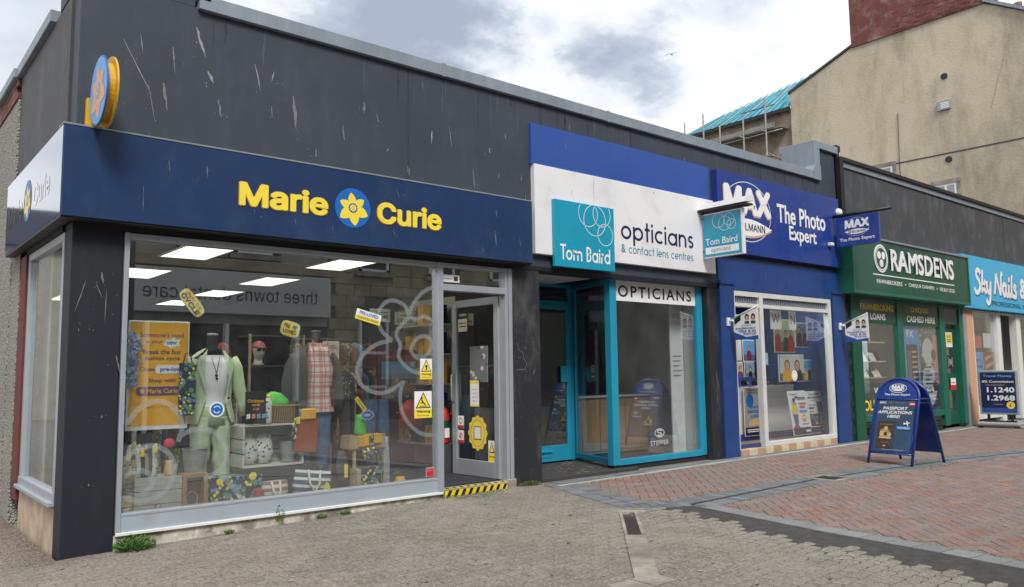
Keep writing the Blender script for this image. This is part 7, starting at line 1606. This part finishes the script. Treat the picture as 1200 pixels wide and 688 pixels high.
for i, (x, z, tx) in enumerate(((10.52, 1.98, 'W'), (11.10, 1.98, 'N'))):
    o = thing('letter_card', 'white hanging card with a black letter ' + tx + ' inside the photo shop window', 'card', (x, .12, z)); mb = MB('white_plain'); mb.box(0, .34 if i == 0 else .22, 0, .004, 0, .32); part('card', mb, o); mb = MB('navy'); put(mb, tx, (.05, -.0008, .10), EX, EZ, .22 if i == 0 else .13, .16, bold=.0); part('lettering', mb, o)
def portrait(o, w_, h_, sd_):
    rr = random.Random(sd_); p = Panel((0, -.0004, 0), EX, EZ, w_, h_); bgc = ['cream', 'denim_light', 'sage', 'off_white', 'sky_blue'][sd_ % 5]
    p.r(0, 0, 1, 1, bgc).r(0, 0, 1, rr.uniform(.25, .45), ['denim', 'sage', 'wood', 'mid_grey'][sd_ % 4])
    n_ = 1 + sd_ % 2 + (w_ > .55); 
    for i in range(n_):
        x = (i + .5) / n_ + rr.uniform(-.05, .05); hr = .10 if n_ < 3 else .075; t_ = rr.uniform(.55, .72); cl = ['red', 'dark_red', 'navy', 'purple', 'black', 'orange'][rr.randrange(6)]
        p.pg([(x - hr * 2.1, 0), (x + hr * 2.1, 0), (x + hr * 1.9, t_ - .22), (x + hr * .8, t_ - .10), (x - hr * .8, t_ - .10), (x - hr * 1.9, t_ - .22)], cl).d(x, t_ + .03, hr * 1.15, 'passport', hr * 1.3 * w_ / h_).d(x, t_, hr * .9, 'peach', hr * 1.15 * w_ / h_)
    p.done(o, 'picture_print')
k = 0
for (x, z, w_, h_, m_, yy) in ((11.3, 1.95, .42, .38, 'grey_photo', 1.5), (11.78, 1.95, .40, .38, 'photo_warm', 1.5), (11.3, 1.5, .40, .38, 'paper', 1.5), (11.78, 1.48, .36, .38, 'grey_photo', 1.5), (11.3, 1.1, .42, .34, 'photo_warm', 1.49), (11.80, 1.1, .3, .34, 'photo_warm', 1.49), (11.28, 1.62, .62, .56, 'photo_warm', .5), (11.35, 1.10, .80, .45, 'photo_warm', .48), (12.16, 1.1, .30, .36, 'sky_blue', .5), (10.5, 1.55, .3, .35, 'grey_photo', 1.5), (11.98, 1.72, .4, .42, 'mixed_cloth', .5)):
    o = thing('picture', ['grey portrait print at the top left of the photo shop wall', 'warm portrait print beside the grey one', 'white price print under the grey portrait', 'small grey print under the warm portrait', 'large warm print of a couple above the counter', 'narrow warm print beside the couple', 'wide family picture high in the photo shop', 'wide red clothed portrait above the camera shelf', 'sky blue print at the right of the photo shop', 'grey print above the couple picture', 'white print near the hanging letter card'][k], 'picture', (x, yy + .002 * k, z)); k += 1
    mb = MB(m_); mb.box(0, w_, 0, .01, 0, h_); part('print', mb, o); portrait(o, w_, h_, k) if m_ != 'paper' else None; mb = MB('white_plain'); mb.box(-.02, w_ + .02, .011, .02, -.02, h_ + .02); part('frame', mb, o)
o = thing('glass_shelf', 'glass display shelf with small cameras above the white counter', 'shelf', (10.5, .62, 1.03)); mb = MB('poster_cover'); mb.box(0, 2.0, 0, .4, 0, .01).box(0, 2.0, 0, .4, .35, .36); part('shelf', mb, o)
for i in range(6):
    c_ = thing('camera', ['black camera at the left end of the glass shelf', 'second black camera from the left on the glass shelf', 'silver topped camera left of centre on the glass shelf', 'black camera right of centre on the glass shelf', 'fifth camera from the left on the glass shelf', 'camera at the right end of the glass shelf'][i], 'camera', (10.62 + i * .31, .72, 1.041)); mb = MB('black'); mb.box(-.06, .06, 0, .05, 0, .08, .008).box(-.02, .02, .005, .045, .08, .10, .004); mb.tube([(0, 0, .04), (0, -.05, .04)], .03, 12); part('body', mb, c_)
    mb = MB('plaque_grey'); mb.disc((0, -.0505, .04), EX, EZ, .02, 12); part('lens', mb, c_)
o = thing('sticker', 'round white sticker on the photo shop glass at counter height', 'sticker', (11.02, .018, 1.20)); mb = MB('white_plain'); mb.disc((0, 0, 0), EX, EZ, .09, 24); mb.mat('plaque_grey').ring((0, -.0006, 0), EX, EZ, .06, .008, 20); part('print', mb, o)
o = thing('sticker', 'small pale blue card beside the photo shop doorway', 'sticker', (10.12, .018, 1.38)); mb = MB('denim_light'); mb.box(0, .12, 0, .001, 0, .20); part('sheet', mb, o)

# ================================================================== PAWNBROKER DISPLAY
for i, z in enumerate((1.10, 1.42, 1.80)):
    o = thing('display_shelf', ['lower', 'middle', 'upper'][i] + ' pale shelf in the pawnbroker window' , 'shelf', (13.45, .25, z)); mb = MB('cream'); mb.box(0, 1.4, 0, .5, 0, .03, .003); part('board', mb, o)
    if i < 2:
        for k in range(9):
            q = thing('jewellery_stand', ('white' if (k + i) % 3 else 'black') + ' jewellery pad, ' + ORD[k] + ' from the left on the ' + ['lower', 'middle'][i] + ' pawnbroker shelf', 'jewellery stand', (13.5 + k * .145, .32 + .02 * (k % 2), z + .03), rot=(math.radians(-25), 0, R_.uniform(-.2, .2)), group='jewellery pads on the ' + ['lower', 'middle'][i] + ' shelf')
            mb = MB('white_plain' if (k + i) % 3 else 'black'); h_ = R_.uniform(.10, .22); mb.box(0, .12, 0, .03, 0, h_, .004); part('pad', mb, q)
            mb = MB('gold'); mb.ring((.06, -.001, h_ * .6), EX, EZ, .025, .005, 12); part('ring', mb, q)
o = thing('price_card', 'large white tiered price card on the pawnbroker shelf', 'card', (13.50, .30, 1.46)); mb = MB('white_plain'); mb.box(0, .3, 0, .02, 0, .35, .004).box(.25, .5, .05, .07, 0, .24, .004); part('card', mb, o)
o = thing('window_screen', 'pale panelled back screen of the pawnbroker window', 'screen', (13.38, .85, .05)); mb = MB('off_white'); mb.box(0, 1.5, 0, .03, 0, 2.4).box(.35, .37, -.01, -.001, 1.0, 2.2).box(0, 1.5, -.01, -.001, 1.95, 1.98); part('panel', mb, o)
def d5(p): p.r(0, 0, 1, 1, 'sky_blue').r(.25, .25, .9, .78, 'dark_grey').r(.22, .18, .95, .25, 'off_white').r(.3, .3, .5, .7, 'mid_grey'); [p.r(.55, .32 + .06 * i, .84, .345 + .06 * i, 'gold') for i in range(7)]; p.t('FX', .3, .86, .7, .95, 'white_plain', .05)
note(15.18, .42, .80, 1.75, 'x', .07, 'tall sky blue currency poster in the right hand pawnbroker window', cat='poster', draw=d5)
def d6(p): p.r(0, 0, 1, 1, 'dark_grey').r(.0, .55, 1, 1, 'grey_photo').d(.45, .70, .33, 'off_white', .16).d(.45, .30, .4, 'off_white', .26).r(.75, .3, 1, .9, 'pink').d(.75, .66, .14, 'dark_grey').d(.75, .28, .14, 'dark_grey').d(.35, .12, .12, 'white_plain'); [p.r(.2, .5 - .05 * i, .6 - .1 * (i % 2), .52 - .05 * i, 'dark_grey') for i in range(7)]
note(16.02, .42, .86, 1.75, 'x', .07, 'grey and white rings poster in the right hand pawnbroker window', cat='poster', draw=d6)

# ================================================================== WEEDS AND MOSS
def weed(loc, n_, r, h_, lab, mat='weed', lw=.012, name='weed'):
    o = thing(name, lab, 'weed', loc); mb = MB(mat)
    for i in range(n_):
        a = R_.uniform(0, 2 * PI); rr = r * math.sqrt(R_.random()); hh = h_ * R_.uniform(.3, 1) * (1 - .5 * rr / r); tip = Vector((rr * math.cos(a), rr * math.sin(a) * .7, hh)); base = Vector((tip.x * .35, tip.y * .35, 0)); d = (tip - base).normalized(); sd_ = d.cross(Vector((R_.uniform(-1, 1), R_.uniform(-1, 1), .3))).normalized(); L0 = R_.uniform(1.2, 2.6) * lw
        for t_ in (R_.uniform(.5, .8), 1): c_ = base.lerp(tip, t_); dd = (d + Vector((R_.uniform(-.8, .8), R_.uniform(-.8, .8), R_.uniform(-.5, .5)))).normalized(); mb.poly([c_ - dd * L0 * .5, c_ + sd_ * lw * .45, c_ + dd * L0 * .5, c_ - sd_ * lw * .45])
        if i % 4 == 0: mb.poly([base - sd_ * .0012, base + sd_ * .0012, tip])
    part('leaves', mb, o, stuff=True); return o
weed((.56, -.10, gz(.5)), 700, .17, .15, 'bushy green weed growing at the foot of the dark corner pillar', lw=.013)
weed((1.37, -.06, gz(1.4)), 60, .05, .05, 'small grass tuft at the plinth, nearest the big weed', lw=.012)
weed((1.86, -.03, gz(1.9)), 50, .05, .24, 'tall thin weed growing from the plinth under the display window', lw=.012)
weed((2.28, -.05, gz(2.3)), 60, .06, .06, 'low weed tuft at the plinth in the middle of the window', lw=.012)
weed((2.55, -.04, gz(2.6)), 60, .06, .05, 'low weed tuft furthest right along the plinth', lw=.012)
weed((4.1, -.06, gz(4.1)), 260, .5, .03, 'line of moss and grass under the hazard tape step', 'moss', .012)
weed((4.97, -.04, gz(5)), 500, .17, .05, 'mossy grass at the foot of the worn pillar by the opticians', 'moss', .012)
GU = thing('seagull', 'distant grey and white gull gliding in the sky above the shops', 'bird', (35.15, 21.31, 19.79), math.radians(20)); GU.scale = (.55, .55, .55)
mb = MB('feather'); mb.tube([(-.25, 0, 0), (-.12, 0, .02), (.1, 0, .03), (.22, 0, .02), (.30, 0, .0)], [.02, .07, .08, .05, .01], 8); mb.poly([(-.25, .0, .0), (-.42, .07, 0), (-.42, -.07, 0)])
for s_ in (-1, 1):
    mb.poly([(.12, 0, .05), (.14, s_ * .35, .17), (.02, s_ * .75, .05), (-.06, s_ * .78, .04), (-.02, s_ * .38, .14), (-.08, 0, .05)])
part('body', mb, GU)
bpy.context.view_layer.update()
